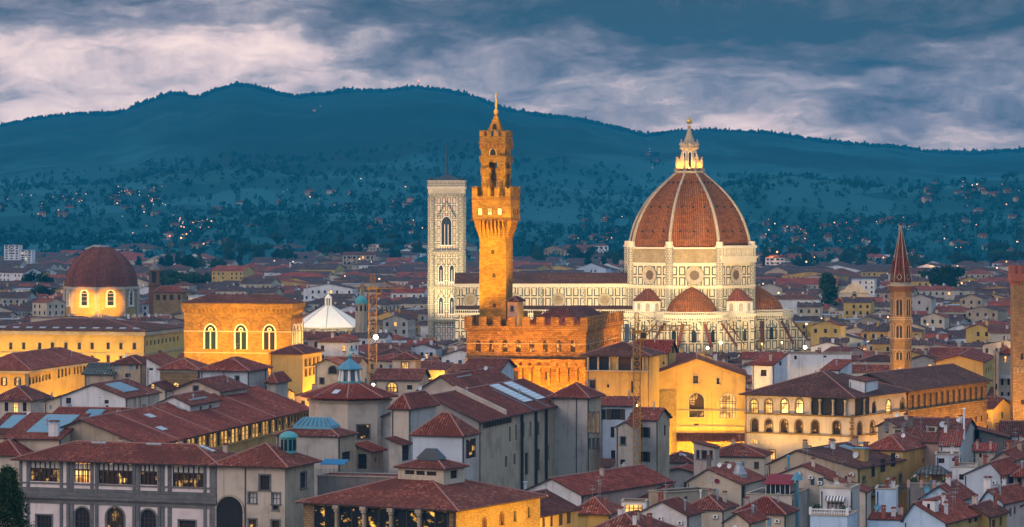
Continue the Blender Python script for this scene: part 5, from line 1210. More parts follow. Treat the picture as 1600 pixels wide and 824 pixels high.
mb = MB(); mb.box(-h.a, .7, -.7, 0, h.e-1.6, h.e-.3); mb.box(0, .7, 0, h.b, h.e-1.6, h.e-.3); mb.build('cornice', 'st_trim', h.root)
mb = MB(); mb.box(-h.a, .3, -.3, 0, h.e-8.2, h.e-7.8); mb.box(0, .3, 0, h.b, h.e-8.2, h.e-7.8); mb.build('string_course', 'st_trim', h.root)
for k in range(11): skylight(h, -4-h.a*.9*k/11, 3.2, 2.2, 1.6, 'panel_pale', .3, 'dormer')
for u in (-62, -48, -34, -20, -6): spot(d(h, u, -11, 3), d(h, u, 0, 12), 12500, (1, .57, .06), 115)
for v in (10, 35, 60): spot(d(h, 14, v, 8), d(h, 0, v, 16), 12000, GOLD, 115)
add('y3', 'attic_block', 'long pale attic storey rising above wide yellow palace roof', 'attic', 165, 499.5, 1140, l=48, b=14, roof='flat', par=.2, wall='pl_cream', th=10, base=14, reg=False)
h = add('y4', 'street_house', 'narrow golden street front blazing with light right of tall arched hall', 'house', 473, 553, 930, a=10, r=503, roof='hip', rise=2.2, wall='pl_yellow', th=13, wins=[('R', 478+k*6.3, 562-k*1.2, 572-k*1.4, 3.2, 'kf') for k in range(4)]+[('R', 478+k*6.3, 578-k*1.5, 588-k*1.7, 3.2, 'kf') for k in range(4)])
for v in (3, 18, 32): spot(d(h, 9, v, 3), d(h, 0, v+2, 9), 30000, GOLD, 130)
# centre
h = add('hall', 'great_hall', 'big grey hall with wide red roof, stepped firewall and tall slit windows', 'hall', 748, 659.5, 640, l=590, r=890, roof='gableF', rise=5.2, wall='pl_grey', wr='pl_tan', th=17, ov=.9, rm='roof_tile_red',
    wins=[('R', px, t_, b2, w, 'k') for px, t_, b2, w in ((797, 667, 690, 2.6), (806.5, 664, 688, 2.6), (818.5, 660, 683, 2.8), (829, 659, 682, 2.8), (841.5, 659, 680, 3), (791, 713, 730, 3.2), (804, 709, 726, 3.2), (823, 708, 742, 5.4), (841, 702, 736, 5.4), (856, 696, 720, 4), (873, 695, 720, 4))])
for px in (813.5, 835.5, 851.5, 881): pipe(h, 'R', h.conv('R', px, 680)[0], 0, None, .32)
def along_gable(h, y0, y1, up, nm, mat):
    mb = MB(); x0, x1 = -h.a-.2, .2; xm = -h.a/2
    for xa, xb in ((x0, xm), (xm, x1)):
        mb.loft([[(x, y, h.zr(x, y0)+q) for y, q in ((y0, -.4), (y1, -.4), (y1, up), (y0, up))] for x in (xa, xb)], 0)
    return mb.build(nm, mat, h.roofo)
along_gable(h, h.b*.27, h.b*.27+.7, 1.0, 'firewall', 'pl_beige')
for px, v in ((-6, 44), (-6, 54)): skylight(h, -6.5, v, 8, 6.4, 'panel_pale')
for v in (38, 49): mb = MB(); mb.tube((-9, v, h.zr(-9, v)+.1), (.8, v, h.zr(.8, v)+.1), .16, 5); mb.build('roof_pipe', 'lead', h.roofo)
for k in range(10):
    u = 3+k*2.0; mb = MB(); mb.box(0, .3, u, u+1.1, h.e-1.5, h.e-.5); mb.build('bracket', 'wood', h.root)
add('hall2', 'stair_block', 'tall grey block with red hip roof between octagonal tower and great hall', 'house', 638.5, 639.5, 622, l=611, r=682, roof='hip', rise=2.9, wall='pl_beige', wr='pl_grey', th=20, ov=.6, reg=False, rm='roof_tile_red')
h = add('hall3', 'roof_block', 'raised red roof with a warm copper panel behind the firewall of the great hall', 'house', 720, 611.5, 668, l=655, r=801, roof='gableF', rise=3.2, wall='pl_beige', th=17, ov=.6, reg=False, base=12, rm='roof_tile_red')
skylight(h, -h.a*.62, h.b*.35, 4.6, 10, 'panel_warm')
add('pav', 'bay_pavilion', 'grey pavilion with red hip roof and tall lit bay window', 'pavilion', 722, 681.5, 585, l=645, r=747, roof='hip', rise=4.0, wall='pl_blue', wr='pl_grey', th=20, ov=.5, wins=[('R', 736, 686, 716, 16, 'v')])
add('lan', 'lantern_house', 'grey house with hip roof and turquoise glass lantern, left of octagonal tower base', 'house', 528, 682, 615, l=432, r=555, roof='hip', rise=2.0, wall='pl_grey', wr='pl_tan', th=20, ov=.5, wins=[('R', 541, 706, 721, 13, 'k')])
h = B['lan']; mb = MB(); z = h.e+.9; x0, x1, y0, y1 = -h.a+2.4, -2.4, 2.2, h.b-1.6; q = 1.6
mb.loft([[(x0, y0, z), (x1, y0, z), (x1, y1, z), (x0, y1, z)], [(x0+.2, y0+.2, z+.9), (x1-.2, y0+.2, z+.9), (x1-.2, y1-.2, z+.9), (x0+.2, y1-.2, z+.9)], [(x0+q, y0+q, z+2.4), (x1-q, y0+q, z+2.4), (x1-q, y1-q, z+2.4), (x0+q, y1-q, z+2.4)]], 0)
for k in range(9):
    t_ = k/8; mb.tube((x0+(x1-x0)*t_, y0-.02, z+.9), (x0+q+(x1-x0-2*q)*t_, y0+q-.02, z+2.42), .07, 4, 1)
mb.build('glass_lantern', ['copper_blue', 'lead'], h.roofo)
h = add('ann', 'lean_to', 'small lean-to with red roof and dark glazed front at octagonal tower foot', 'annex', 579, 706, 628, l=556, r=599, roof='shedR', rise=1.6, wall='pl_tan', wr='pl_grey', th=20, wins=[('F', 566, 710, 733, 14, 'k'), ('R', 587, 714, 722, 3, 'k')], rm='roof_tile_red')
add('ann2', 'lean_to', 'little red-roofed annex with tall dark glazed door beside grey pavilion', 'annex', 628, 695, 612, l=608, r=641, roof='shedR', rise=1.3, wall='pl_grey', th=20, wins=[('R', 634, 696, 720, 11, 'k')], rm='roof_tile_red')
add('b25', 'hip_house', 'tall grey-tan house with brown hip roof and three slim lit windows right of great hall', 'house', 917.5, 621.5, 690, l=862, r=939, roof='hip', rise=2.9, wall='pl_grey', wr='pl_tan', th=20, ov=.9,
    wins=[('R', px, 645, 676, 3.2, 'lf') for px in (921, 927.5, 934)]+[('R', px, 686, 700, 3.2, 'kf') for px in (921, 927.5, 934)]+[('R', px, 708, 714, 2, 'k') for px in (928, 934.5)])
pipe(B['b25'], 'F', -B['b25'].a*.3)
add('b26', 'shuttered_house', 'blue-grey house with closed dark shutters behind crane mast', 'house', 988, 634, 730, l=938, b=10, roof='shedF', rise=1.6, wall='pl_blue', th=8, wins=[('F', 962, 639, 656, 15, 'sk'), ('F', 957, 667, 684, 6, 'k'), ('F', 958, 704, 722, 7, 'k'), ('F', 943, 640, 656, 7, 'k')])
add('b27', 'gable_house', 'grey gable house with brick right flank and dark shutters, left of golden gable palace', 'house', 1025, 656.5, 700, l=985, r=1046, roof='gableR', rise=2.4, wall='pl_grey', wr='pl_tan', th=21, ov=.6, wins=[('F', 1008, 668, 684, 8, 'sk'), ('F', 1008, 706, 722, 8, 'sk'), ('R', 1039, 664, 681, 3, 'k')])
add('b28', 'small_gable', 'narrow beige gable front with single window beside crane mast', 'house', 989.5, 668, 692, l=962, b=9, roof='gableF', rise=1.3, wall='pl_beige', th=12, ov=.4, wins=[('F', 973.5, 683, 694.5, 7, 'kf'), ('F', 973, 718, 726, 8, 'k')])
h = add('log', 'loggia_house', 'ochre house with dark open loggia under brown roof right of crenellated palace', 'house', 1012, 556, 775, l=917, r=1030, roof='hip', rise=3.0, wall='pl_ochre', wr='pl_yellow', th=14, ov=1.4, rm='roof_tile_brown', wins=[('F', 925.5, 594, 607.5, 9, 'kf'), ('F', 950, 601, 606, 4, 'k'), ('F', 988, 596, 614, 3.5, 'k')])
mb = MB(); e = h.e
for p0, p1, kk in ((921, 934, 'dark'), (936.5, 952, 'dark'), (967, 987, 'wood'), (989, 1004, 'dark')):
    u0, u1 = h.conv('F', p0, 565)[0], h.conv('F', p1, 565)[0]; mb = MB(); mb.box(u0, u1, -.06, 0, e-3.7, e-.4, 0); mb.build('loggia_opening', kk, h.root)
for px in (919.5, 935.3, 953.5, 965.5, 988, 1005.5): mb = MB(); u = h.conv('F', px, 565)[0]; mb.tube((u, -.5, e-3.7), (u, -.5, e-.4), .24, 8); mb.build('column', 'st_trim', h.root)
mb = MB(); mb.box(-h.a, .3, -.9, 0, e-4.0, e-3.7); mb.build('balcony', 'st_trim', h.root)
for u in (-13, -4): spot(d(h, u, -12, 5), d(h, u, 0, 20), 20000, GOLD, 110)
spot(d(h, 7, -2, 20), d(h, 0, 6, 26), 5000, GOLD, 120)
h = add('yg', 'yellow_gable', 'brilliant yellow floodlit gable wall behind ochre loggia house', 'house', 1043, 552, 805, l=990, r=1056, roof='gableR', rise=3.2, wall='pl_yellow', th=20, rm='roof_tile_red', wins=[('R', 1051, 541, 552, 2, 'k')]); spot(d(h, 9, 0, 20), d(h, 0, 5, 28), 9000, (1, .62, .1), 120)
add('sm', 'small_gable', 'small white gable house with brown roof before crenellated palace', 'house', 781, 577.5, 718, l=725, r=803, roof='gableR', rise=2.2, wall='pl_white', wr='pl_blue', th=15, ov=.7, rm='roof_tile_brown')
add('m1', 'cream_house', 'cream upright house with one bright yellow window left of crenellated palace', 'house', 649, 561, 815, l=613, b=11, roof='hip', rise=1.6, wall='pl_beige', th=6, wins=[('F', 633, 566.5, 580, 10, 'lf')])
add('m4', 'arched_house', 'cream house with wide arched window and curved gable behind octagonal tower', 'house', 528, 571, 870, l=492, b=12, roof='gableF', rise=1.8, wall='pl_cream', th=8, wins=[('F', 520, 573, 584, 12, 'akf'), ('F', 503, 591, 600, 6, 'kf')])
add('m5', 'gallery_house', 'long low roof with glowing arched doorway right of octagonal tower', 'house', 655, 594, 780, l=585, b=14, roof='gableR', rise=2.4, wall='pl_cream', th=8, wins=[('F', 612.5, 598, 612, 15, 'alf'), ('F', 640, 602, 609, 8, 'k')])
h = add('walk', 'terrace_walk', 'dark terrace walk with railings and blue awning below octagonal tower', 'terrace', 636, 748, 566, l=496, b=7, roof='flat', par=.1, wall='pl_dark', th=14)
for k in range(24): mb = MB(); x = -h.a+.1+(h.a-.2)*k/23; mb.tube((x, .1, h.e+.2), (x, .1, h.e+1.3), .04, 4); mb.build('rail_post', 'lead', h.root)
for z in (.7, 1.0, 1.3): mb = MB(); mb.tube((-h.a, .1, h.e+z), (0, .1, h.e+z), .035, 4); mb.build('rail', 'lead', h.root)
mb = MB(); slab(mb, [((-h.a+.4, .2, h.e+2.3), (-h.a+5, .2, h.e+2.3), (-h.a+5, 3.2, h.e+3.0), (-h.a+.4, 3.2, h.e+3.0))], .1); mb.build('awning', 'awning_blue', h.root)
# right of centre : the floodlit palaces
h = add('gp', 'gable_palace', 'large golden gable-fronted palace with two big arched windows', 'palace', 1165, 588, 790, l=1013, b=32, roof='gableF', rise=4.6, wall='pl_ochre', th=3, ov=.7, rm='roof_tile', fm='st_trim',
    wins=[('F', 1087, 587, 599, 8, 'kf'), ('F', 1122, 591, 600.5, 4.5, 'kf'), ('F', 1088.5, 615, 652, 23, 'adf'), ('F', 1137, 616, 653, 24, 'alf'), ('F', 1088, 662, 666.5, 7, 'k'), ('F', 1036, 617, 648, 22, 'alf'), ('F', 1131, 694, 722, 12, 'adf')])
u_ = lambda px: h.conv('F', px, 640)[0]; zq = lambda py: h.conv('F', 1100, py)[1]
for py in (642, 667): mb = MB(); mb.box(u_(1059), -.05, -.18, 0, zq(py), zq(py)+.35); mb.build('string_course', 'pl_dark', h.root)
mb = MB(); slab(mb, [((u_(1057), -2.4, zq(688)), (-.1, -2.4, zq(688)), (-.1, -.01, zq(677)), (u_(1057), -.01, zq(677)))], .25); mb.build('lean_roof', 'roof_tile_brown', h.root)
mb = MB(); mb.box(u_(1058), -.2, -1.9, -.01, 0, zq(688.5)); mb.build('plinth', 'st_rough', h.root)
mb = MB(); mb.box(-h.a+.02, u_(1057), -.25, -.002, 0, zq(610.5)); mb.build('rough_wall', 'st_rough', h.root)
for u, e in ((-20, .8), (-12, 1), (-4, 1)): spot(d(h, u, -11, 1), d(h, u, 0, 10), 26000*e, (1, .55, .05), 120)
for u in (-18, -6): spot(d(h, u, -20, 8), d(h, u, 0, 20), 10000, (1, .58, .2), 80)
h = add('ap', 'arcaded_palace', 'cream palace with two rows of rusticated arched windows and corner loggia', 'palace', 1332, 621.5, 760, l=1164, r=1416, roof='hip', rise=5.4, wall='pl_beige', th=30, ov=1.2, fm='st_rust', rm='roof_tile_brown',
    wins=[('F', px, 624.5, 645, 11, 'a%sf' % k) for px, k in ((1178.5, 'l'), (1201, 'l'), (1226, 'h'), (1249, 'h'))]+[('F', px, 654.5+.03*(px-1179), 675+.03*(px-1179), 11, 'adf' if k else 'akf') for k, px in enumerate((1179, 1201, 1225, 1248, 1273.5, 1307))]
    +[('R', 1366, 627, 646, 7, 'ak'), ('R', 1388.5, 625, 646, 7.5, 'ahf'), ('R', 1410, 623, 643, 7.5, 'adf'), ('R', 1343, 660, 681, 7.5, 'akf'), ('R', 1363, 658, 679, 7.5, 'adf'), ('R', 1388, 655, 674, 7.5, 'akf')]+[('F', 1178, 687, 693, 11, 'al'), ('F', 1180, 702, 716, 9, 'lf'), ('F', 1206, 704, 718, 9, 'lf')])
e = h.e
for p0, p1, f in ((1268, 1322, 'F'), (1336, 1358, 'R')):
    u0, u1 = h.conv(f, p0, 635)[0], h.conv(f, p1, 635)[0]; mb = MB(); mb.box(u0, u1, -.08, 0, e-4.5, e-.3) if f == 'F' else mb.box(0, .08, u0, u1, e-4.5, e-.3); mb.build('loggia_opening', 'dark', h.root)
for px, f in ((1267.5, 'F'), (1282.5, 'F'), (1303, 'F'), (1322, 'F'), (1347, 'R')):
    u = h.conv(f, px, 635)[0]; mb = MB(); mb.lathe([(.42, e-4.4), (.42, e-4.1), (.3, e-3.9), (.26, e-1.2), (.42, e-.9), (.42, e-.6)], 10); mb.build('column', 'st_trim', h.root, (u, -.45, 0) if f == 'F' else (.45, u, 0))
mb = MB(); z = e-4.85; mb.box(-h.a, .35, -.35, 0, z, z+.35); mb.box(0, .35, 0, h.b, z, z+.35); mb.build('string_course', 'st_rust', h.root)
mb = MB(); z = e-9.6; mb.box(-h.a, .25, -.25, 0, z, z+.3); mb.box(0, .25, 0, h.b, z, z+.3); mb.build('string_course', 'st_rust', h.root)
mb = MB()
for k in range(22): s_ = .75 if k % 2 else .5; mb.box(-s_, .1, -.1, s_, 2+k*.78, 2+k*.78+.7)
mb.build('quoins', 'st_rust', h.root)
for k in range(3):                            # vaulted porch roofs at street level
    u = -h.a+3.2+k*4.7; mb = MB(); mb.lathe([(2.3, 0), (2.3, .25)], 16, arc=(0, math.pi)); o = mb.build('porch_vault', 'lead', h.root, (u, -3.2, 3.5)); o.rotation_euler = (rad(90), 0, 0); o.scale = (1, .62, 12)
    mb = MB(); mb.box(-2.2, -1.7, -3.0, 0, 0, 3.6); mb.box(1.7, 2.2, -3.0, 0, 0, 3.6); mb.build('porch_pier', 'st_trim', h.root, (u, 0, 0))
for u, e_ in ((-25, 1.2), (-15, .8), (-5, .45)): spot(d(h, u, -9, 1), d(h, u, 0, 10), 24000*e_, (1, .56, .09), 125)
for v in (6, 22): spot(d(h, 13, v, 2), d(h, 0, v, 12), 16000, GOLD, 120)
AP = h
p = d(h, 0, h.b, 0)
h = add('wing', 'rusticated_wing', 'long palace wing of rough golden stone with close-set tall windows', 'palace', 1416, 614, p.y+.02, a=20, r=1542, roof='gableF', rise=4.2, wall='st_rust', th=30, ov=1.2, xw=p.x+.02, ze=AP.e+AP.base, rm='roof_tile_brown', reg=True)
n = 13
for k in range(n):
    u = 2+(h.b-4)*(k+.5)/n; add_window(h.root, 'kf', (0, u, h.e-4.7), rad(90), 1.5, 3.4, 'st_rust', False, 'st_rust')
    if k > 3: add_window(h.root, 'k', (0, u, h.e-10.6), rad(90), .9, 1.5, 'st_rust', False)
mb = MB(); mb.box(0, .5, 0, h.b, h.e-5.4, h.e-4.95); mb.build('string_course', 'st_rust', h.root); mb = MB(); mb.box(0, .7, 0, h.b, h.e-.9, h.e-.25); mb.build('cornice', 'st_rust', h.root)
for v in (6, 20, 34, 48): spot(d(h, 11, v, 4), d(h, 0, v, 11), 16000, (1, .43, .03), 130)
WING = h
for q_, f_ in ((AP, 'F'), (AP, 'R'), (WING, 'R'), (B['gp'], 'F'), (B['y1'], 'F'), (B['y1'], 'R'), (B['y2'], 'F'), (B['y4'], 'R'), (B['log'], 'F'), (B['yg'], 'R')): street(q_, f_, 13)
add('at1', 'white_attic', 'white attic house with red lean roof rising from arcaded palace roof', 'attic', 1207, 571, 788, l=1175, r=1229, roof='shedF', rise=2.6, wall=PW, th=26, base=8, ov=.35, reg=False, wins=[('F', 1193, 578, 588, 9, 'k'), ('R', 1219, 565, 571, 3, 'k')], rm='roof_tile_red')
add('at2', 'white_wall_house', 'long bright white blind wall with two tiny windows above arcaded palace roof', 'house', 1330, 555, 812, l=1226, b=10, roof='flat', par=.2, wall=PW, wr='pl_grey', th=7, base=6, reg=False, wins=[('F', 1243, 556, 562, 4, 'k'), ('F', 1289, 556, 559, 5, 'k')])
add('at3', 'dormer_house', 'little white dormer house with red hip roof on arcaded palace ridge', 'dormer', 1310, 578.5, 782, l=1283, r=1331, roof='shedF', rise=2.2, wall=PW, th=24, base=8, ov=.35, reg=False, rm='roof_tile_red')
add('at4', 'dormer_wing', 'low white wall wing with small glowing window running down arcaded palace roof', 'dormer', 1351, 596, 768, a=4, r=1372, roof='shedR', rise=.8, wall=PW, th=24, base=8, ov=.3, reg=False, wins=[('F', 1349, 598, 604, 3.5, 'l')], rm='roof_tile_red')
# street at the right edge, glowing between tall houses
h = add('st1', 'street_front', 'tall orange-lit street front left of deep glowing lane', 'house', 1536, 566, 905, a=14, r=1552, roof='gableF', rise=2, wall='pl_yellow', th=13, wins=[('R', 1541+3.5*k, 575-2*k, 584-2*k, 1.6, 'k') for k in range(3)])
for v in (4, 16): spot(d(h, 6, v, -2), d(h, 0, v+3, 8), 70000, GOLD, 140)
h = add('st2', 'pale_tower_house', 'narrow pale house with tall slit windows in glowing lane', 'house', 1561, 552, 880, l=1553, b=20, roof='flat', par=.4, wall='pl_tan', th=9, wins=[('F', 1557, 600+18*k, 609+18*k, 2.5, 'k') for k in range(4)])
h = add('st3', 'balcony_house', 'beige house with terrace balconies and one orange doorway left of brown watchtower', 'house', 1586, 553, 888, l=1561, b=14, roof='hip', rise=1.8, wall='pl_beige', th=6, wins=[('F', 1571, 557, 566, 4, 'o'), ('F', 1566, 592, 602, 4, 'k'), ('F', 1576, 592, 602, 4, 'k'), ('F', 1566, 613, 624, 4, 'k'), ('F', 1576, 613, 624, 4, 'k')])
for z in (-7, -13): mb = MB(); mb.box(-h.a+.2, -.1, -1.2, 0, h.e+z, h.e+z+.2); mb.box(-h.a+.2, -.1, -1.25, -1.15, h.e+z+.2, h.e+z+1.1); mb.build('balcony', 'pl_white', h.root)
spot(d(h, -5, -10, -2), d(h, -3, 0, 9), 70000, GOLD, 130); glow((PX(1563, 860), 860, -2.0), 2600, GOLD, .4)
# ================================================================ the crowded roofs, lower right
def vent(h, x, y, hh=1.6, r=.16, mat='zinc'):
    z = h.zr(x, y)-.2; mb = MB(); mb.tube((0, 0, 0), (0, 0, hh), r, 8); mb.lathe([(r*1.9, hh+.1), (r*1.9, hh+.18), (.02, hh+.5)], 8); mb.tube((0, 0, hh), (0, 0, hh+.12), r*.5, 5)
    return mb.build('vent_pipe', mat, h.roofo, (x, y, z))
def aircon(h, face, u, z):
    mb = MB(); mb.box(-.45, .45, -.4, -.05, 0, .65, 0); mb.poly([(.22*math.cos(t*.5236), -.41, .33+.22*math.sin(t*.5236)) for t in range(12)], 1); mb.box(-.4, -.34, -.38, 0, -.15, 0, 1); mb.box(.34, .4, -.38, 0, -.15, 0, 1)
    o = mb.build('air_conditioner', ['white_paint', 'pipe'], h.root, (u, 0, z) if face == 'F' else (0, u, z)); o.rotation_euler = (0, 0, 0 if face == 'F' else rad(90))
h = add('c1', 'terrace_house', 'large ochre building with flat brown-red roof full of blue skylights and side balconies', 'house', 1340, 732, 640, l=1200, r=1413, roof='gableF', rise=3.3, wall='pl_tan', wr='pl_ochre', th=29, ov=.5, ap=.33, rm='roof_tile_brown', caps=False,
    wins=[('R', px, 724-.55*(px-1366), 744-.5*(px-1366), w, 'k') for px, w in ((1364, 5), (1379, 7), (1395, 7))]+[('F', 1322, 744, 752, 4, 'k')]+[('R', 1350, 745, 753, 3.5, 'kf')]+[('R', px, 762-.5*(px-1366), 775-.5*(px-1366), 4, 'kf') for px in (1366, 1376, 1386, 1397, 1407)])
for x, y, w, d_ in ((-14, 14, 4.6, 3.4), (-9, 18, 4.2, 2.6), (-13, 30, 5.2, 3.2), (-7, 30, 4, 2.8)): skylight(h, x, y, w, d_, 'copper_blue', .5)
for x, y in ((-16, 24), (-11, 25)): chimney(h, x, y, 1.1, 1.2, 'pl_rose')
o = MB(); z = h.zr(-3.5, 10)-.6; o.box(-1.3, 1.3, -1.1, 1.1, 0, 2.9, 0); o.box(-1.5, 1.5, -1.3, 1.3, 2.9, 3.1, 1); hut = o.build('stair_hut', ['pl_ochre', 'copper_blue'], h.roofo, (-3.5, 10, z)); dish(h, -4.0, 8.6, z+1.7, .7, 'panel_pale')
mb = MB(); mb.box(0, 1.5, 6, h.b-2, h.e-6.0, h.e-5.7)
for k in range(30): mb.box(1.38, 1.46, 6+(h.b-8.3)*k/29, 6.12+(h.b-8.3)*k/29, h.e-5.7, h.e-4.8)
mb.box(1.35, 1.48, 6, h.b-2, h.e-4.8, h.e-4.68); mb.build('balcony', 'st_grey', h.root)
for x, y in ((-8, 6), (-17, 20)): antenna(h, x, y, 3.5)
dish(h, 0, 4, h.e-6.5, .55, face=(.6, -1, .3)); aircon(h, 'F', -3.6, h.e-4.2)
add('c2', 'hip_house', 'ochre house with big plain red hip roof adjoining blue skylight roof', 'house', 1411, 704, 662, l=1352, r=1453, roof='hip', rise=2.9, wall='pl_ochre', th=27, ov=.5, wins=[('R', 1443, 716, 723, 3.5, 'ak')])
antenna(B['c2'], -3, 9, 3.5)
add('c3', 'tower_house', 'slim pink tower house with three little windows in front of golden gable palace', 'house', 1117, 699.5, 690, l=1084, r=1124, roof='shedR', rise=1.3, wall='pl_pink', wr='pl_cream', th=16, ov=.4, base=-6, wins=[('F', 1090.5, 704.5, 717, 3.4, 'kf'), ('F', 1100.5, 704.5, 717.5, 7, 'kf'), ('F', 1111, 705, 717.5, 3.6, 'kf')])
h = add('c4', 'cream_gable', 'cream gable house with little red disc and grey ventilator cone', 'house', 1158, 757, 612, l=1073, r=1196, roof='gableF', rise=2.9, wall='pl_cream', wr='pl_beige', th=22, ov=.45, ap=.4, wins=[('R', 1162, 760, 779, 6, 'k')])
mb = MB(); z = h.zr(-2.6, 7); mb.lathe([(1.55, -.6), (1.55, .3), (1.3, .5), (.75, 1.9), (.72, 2.3), (.8, 2.35), (.05, 2.6)], 14); mb.build('ventilator', 'zinc', h.roofo, (-2.6, 7, z)); dish(h, -4.9, -.25, h.e+.5, .5, 'awning_red', (0, -1, .1)); antenna(h, -1, 3, 4); chimney(h, -7.6, 3, .8, 2.2, 'st_grey')
h = add('c6', 'roof_terrace', 'pale terrace house topped by a glazed room under a dark red awning roof', 'house', 1237, 780, 590, l=1166, r=1262, roof='flat', par=.7, wall='pl_beige', wr='pl_grey', th=18)
mb = MB(); x0, x1, y0, y1, z = -5.2, -.6, 1.0, 6.0, h.e+.1; mb.box(x0, x1, y0, y1, z, z+2.5, 0)
for k in range(6): mb.box(x0+(x1-x0)*k/5-.05, x0+(x1-x0)*k/5+.05, y0-.06, y0, z, z+2.5, 1)
mb.build('glass_room', ['glass', 'white_paint'], h.root); mb = MB(); slab(mb, [((x0-.5, y0-.6, z+2.6), (x1+.5, y0-.6, z+2.6), (x1+.5, y1+.3, z+4.0), (x0-.5, y1+.3, z+4.0))], .12); mb.build('awning_roof', 'awning_red', h.root)
mb = MB(); mb.tube((0, 2.4, 0), (0, 2.4, h.e+3.4), .3, 8); mb.lathe([(1.15, h.e+3.4), (.7, h.e+4.3), (.03, h.e+5.0)], 8, (0, 2.4)); mb.build('flue_cowl', 'copper_blue', h.root, (.5, 0, 0))
add('c7', 'hip_house', 'cream house with wide red hip roof and blue shutters, bottom row', 'house', 1225, 803.5, 560, l=1149, r=1243, roof='hip', rise=2.6, wall='pl_cream', wr='pl_tan', th=20, ov=.6, wins=[('F', 1202, 809, 823, 7, 'cB')], rm='roof_tile_red')
add('c8', 'low_gable', 'small cream gable house with satellite dish, bottom row', 'house', 1170, 818, 540, l=1132, r=1197, roof='gableF', rise=1.8, wall='pl_cream', th=22, ov=.45, rm='roof_tile_red'); dish(B['c8'], -2.4, -.3, B['c8'].e-.8, .5)
h = add('c9', 'white_house', 'white house with patchy orange-red roof beside little glasshouse', 'house', 1073, 806, 560, l=996, r=1096, roof='gableF', rise=2.5, wall='pl_white', wr='pl_grey', th=22, ov=.5, rm='roof_tile_red'); aircon(h, 'F', -5, h.e-1.0); skylight(h, -5.8, 6, 1.3, 1.6, 'panel_blue'); antenna(h, -5, 3, 4); vent(h, -1, 2, 1.8)
add('c10', 'low_house', 'low red-roofed house with two white vent pipes below cream gable house', 'house', 1128, 797, 583, l=1070, r=1150, roof='hip', rise=2.3, wall='pl_cream', th=20, ov=.5); vent(B['c10'], -5, 3, 1.6, .14, 'white_paint'); vent(B['c10'], -2, 4, 2.0); antenna(B['c10'], -3.5, 6, 4.5); chimney(B['c10'], -1.2, 6)
add('c11', 'tile_house', 'wide plain tiled roof cut by bottom edge', 'house', 1011, 838, 520, l=912, r=1052, roof='hip', rise=3.1, wall='pl_tan', th=20, ov=.6); chimney(B['c11'], -1.5, 6, .8, 1.5, 'brick_red')
h = add('c12', 'glasshouse', 'white rooftop glasshouse with a yellow lit strip window', 'roof room', 1009, 786, 575, l=971, b=5, roof='flat', par=.15, wall='white_paint', th=6, wins=[('F', 990, 789, 800, 28, 'l')], reg=False); aircon(h, 'F', -4.2, h.e-3.2)
add('c13', 'hip_house', 'ochre house with brown-red hip roof right of yellow house, bottom row', 'house', 951, 803.5, 578, l=893, r=972, roof='hip', rise=2.7, wall='pl_yellow', wr='pl_grey', th=16, ov=.7); vent(B['c13'], -1, 1.5, 1.4, .2, 'brick_red')
h = add('c13b', 'lean_house', 'long low lean-to roof with two slanted skylights behind white glasshouse', 'house', 1008, 786, 605, l=936, r=1052, roof='shedF', rise=2.8, wall='pl_tan', th=22, ov=.4, rm='roof_tile_red')
for x in (-7, -2.4): skylight(h, x, h.b*.75, 2.6, 2.4, 'panel_pale')
h = add('red', 'red_barn', 'big red-roofed barn with white curved gable end, centre bottom', 'barn', 908, 774, 590, l=817, r=1047, roof='gableF', rise=3.0, wall='pl_white', wr='pl_rose', th=31, ov=.55, rm='roof_tile_red')
mb = MB(); mb.lathe([(.35, 0), (.35, 2.2), (.5, 2.3), (.5, 2.5)], 10); mb.build('chimney', 'panel_pale', h.roofo, (-h.a+.4, .3, h.e-.5))
h = add('yel', 'yellow_house', 'saffron yellow house with four dark shuttered windows, right of loggia pavilion', 'house', 838, 808, 549, a=13, r=903, roof='gableF', rise=3.2, wall='pl_yellow', th=27, ov=.6, wins=[('R', 849.5, 808, 826, 4, 'c'), ('R', 862, 804, 823, 4, 'c'), ('R', 875.5, 801, 821, 4.5, 'c'), ('R', 888, 798, 818, 4.5, 'c')]); spot(d(h, 12, 8, 0), d(h, 0, 8, 12), 5000, GOLD, 120)
h = add('wallt', 'terrace_wall', 'tan terrace wall with small square window between two red roofs', 'house', 1040, 773, 600, a=5, r=1119, roof='flat', par=.3, wall='pl_tan', th=52, wins=[('R', 1072, 776, 781, 5, 'k')])
h = add('c15', 'teal_house', 'cream gable house with teal shutters below large stained gable', 'house', 1291, 744.5, 602, l=1214, r=1307, roof='gableF', rise=2.1, wall='pl_beige', th=22, ov=.45, wins=[('F', 1269.5, 747, 758.5, 6.5, 'cT'), ('F', 1282.5, 747, 759, 7.5, 'cT'), ('F', 1229, 744, 750, 6, 'k')], rm='roof_tile_red'); dish(h, -5.5, -.4, h.e+.3, .6, 'panel_pale'); aircon(h, 'F', -3.0, h.e-.6); vent(h, -7.8, .8, 2.6, .25, 'copper_blue')
add('c16', 'lean_house', 'narrow lean-to with bright red roof running beside ochre side wall', 'house', 1352, 769, 585, l=1291, b=8, roof='shedR', rise=2.6, wall='pl_beige', th=14, ov=.5, rm='roof_tile_red')
h = add('c17', 'white_terrace_house', 'white house with striped awning over wooden doors and a balustraded roof terrace', 'house', 1329, 767, 540, l=1281, r=1343, roof='flat', par=.35, wall='pl_white', wr='pl_grey', th=17, wins=[('F', 1305.5, 779, 796, 27, 'w')])
mb = MB(); u0, u1 = h.conv('F', 1291, 780)[0], h.conv('F', 1320, 780)[0]; z = h.conv('F', 1305, 775)[1]
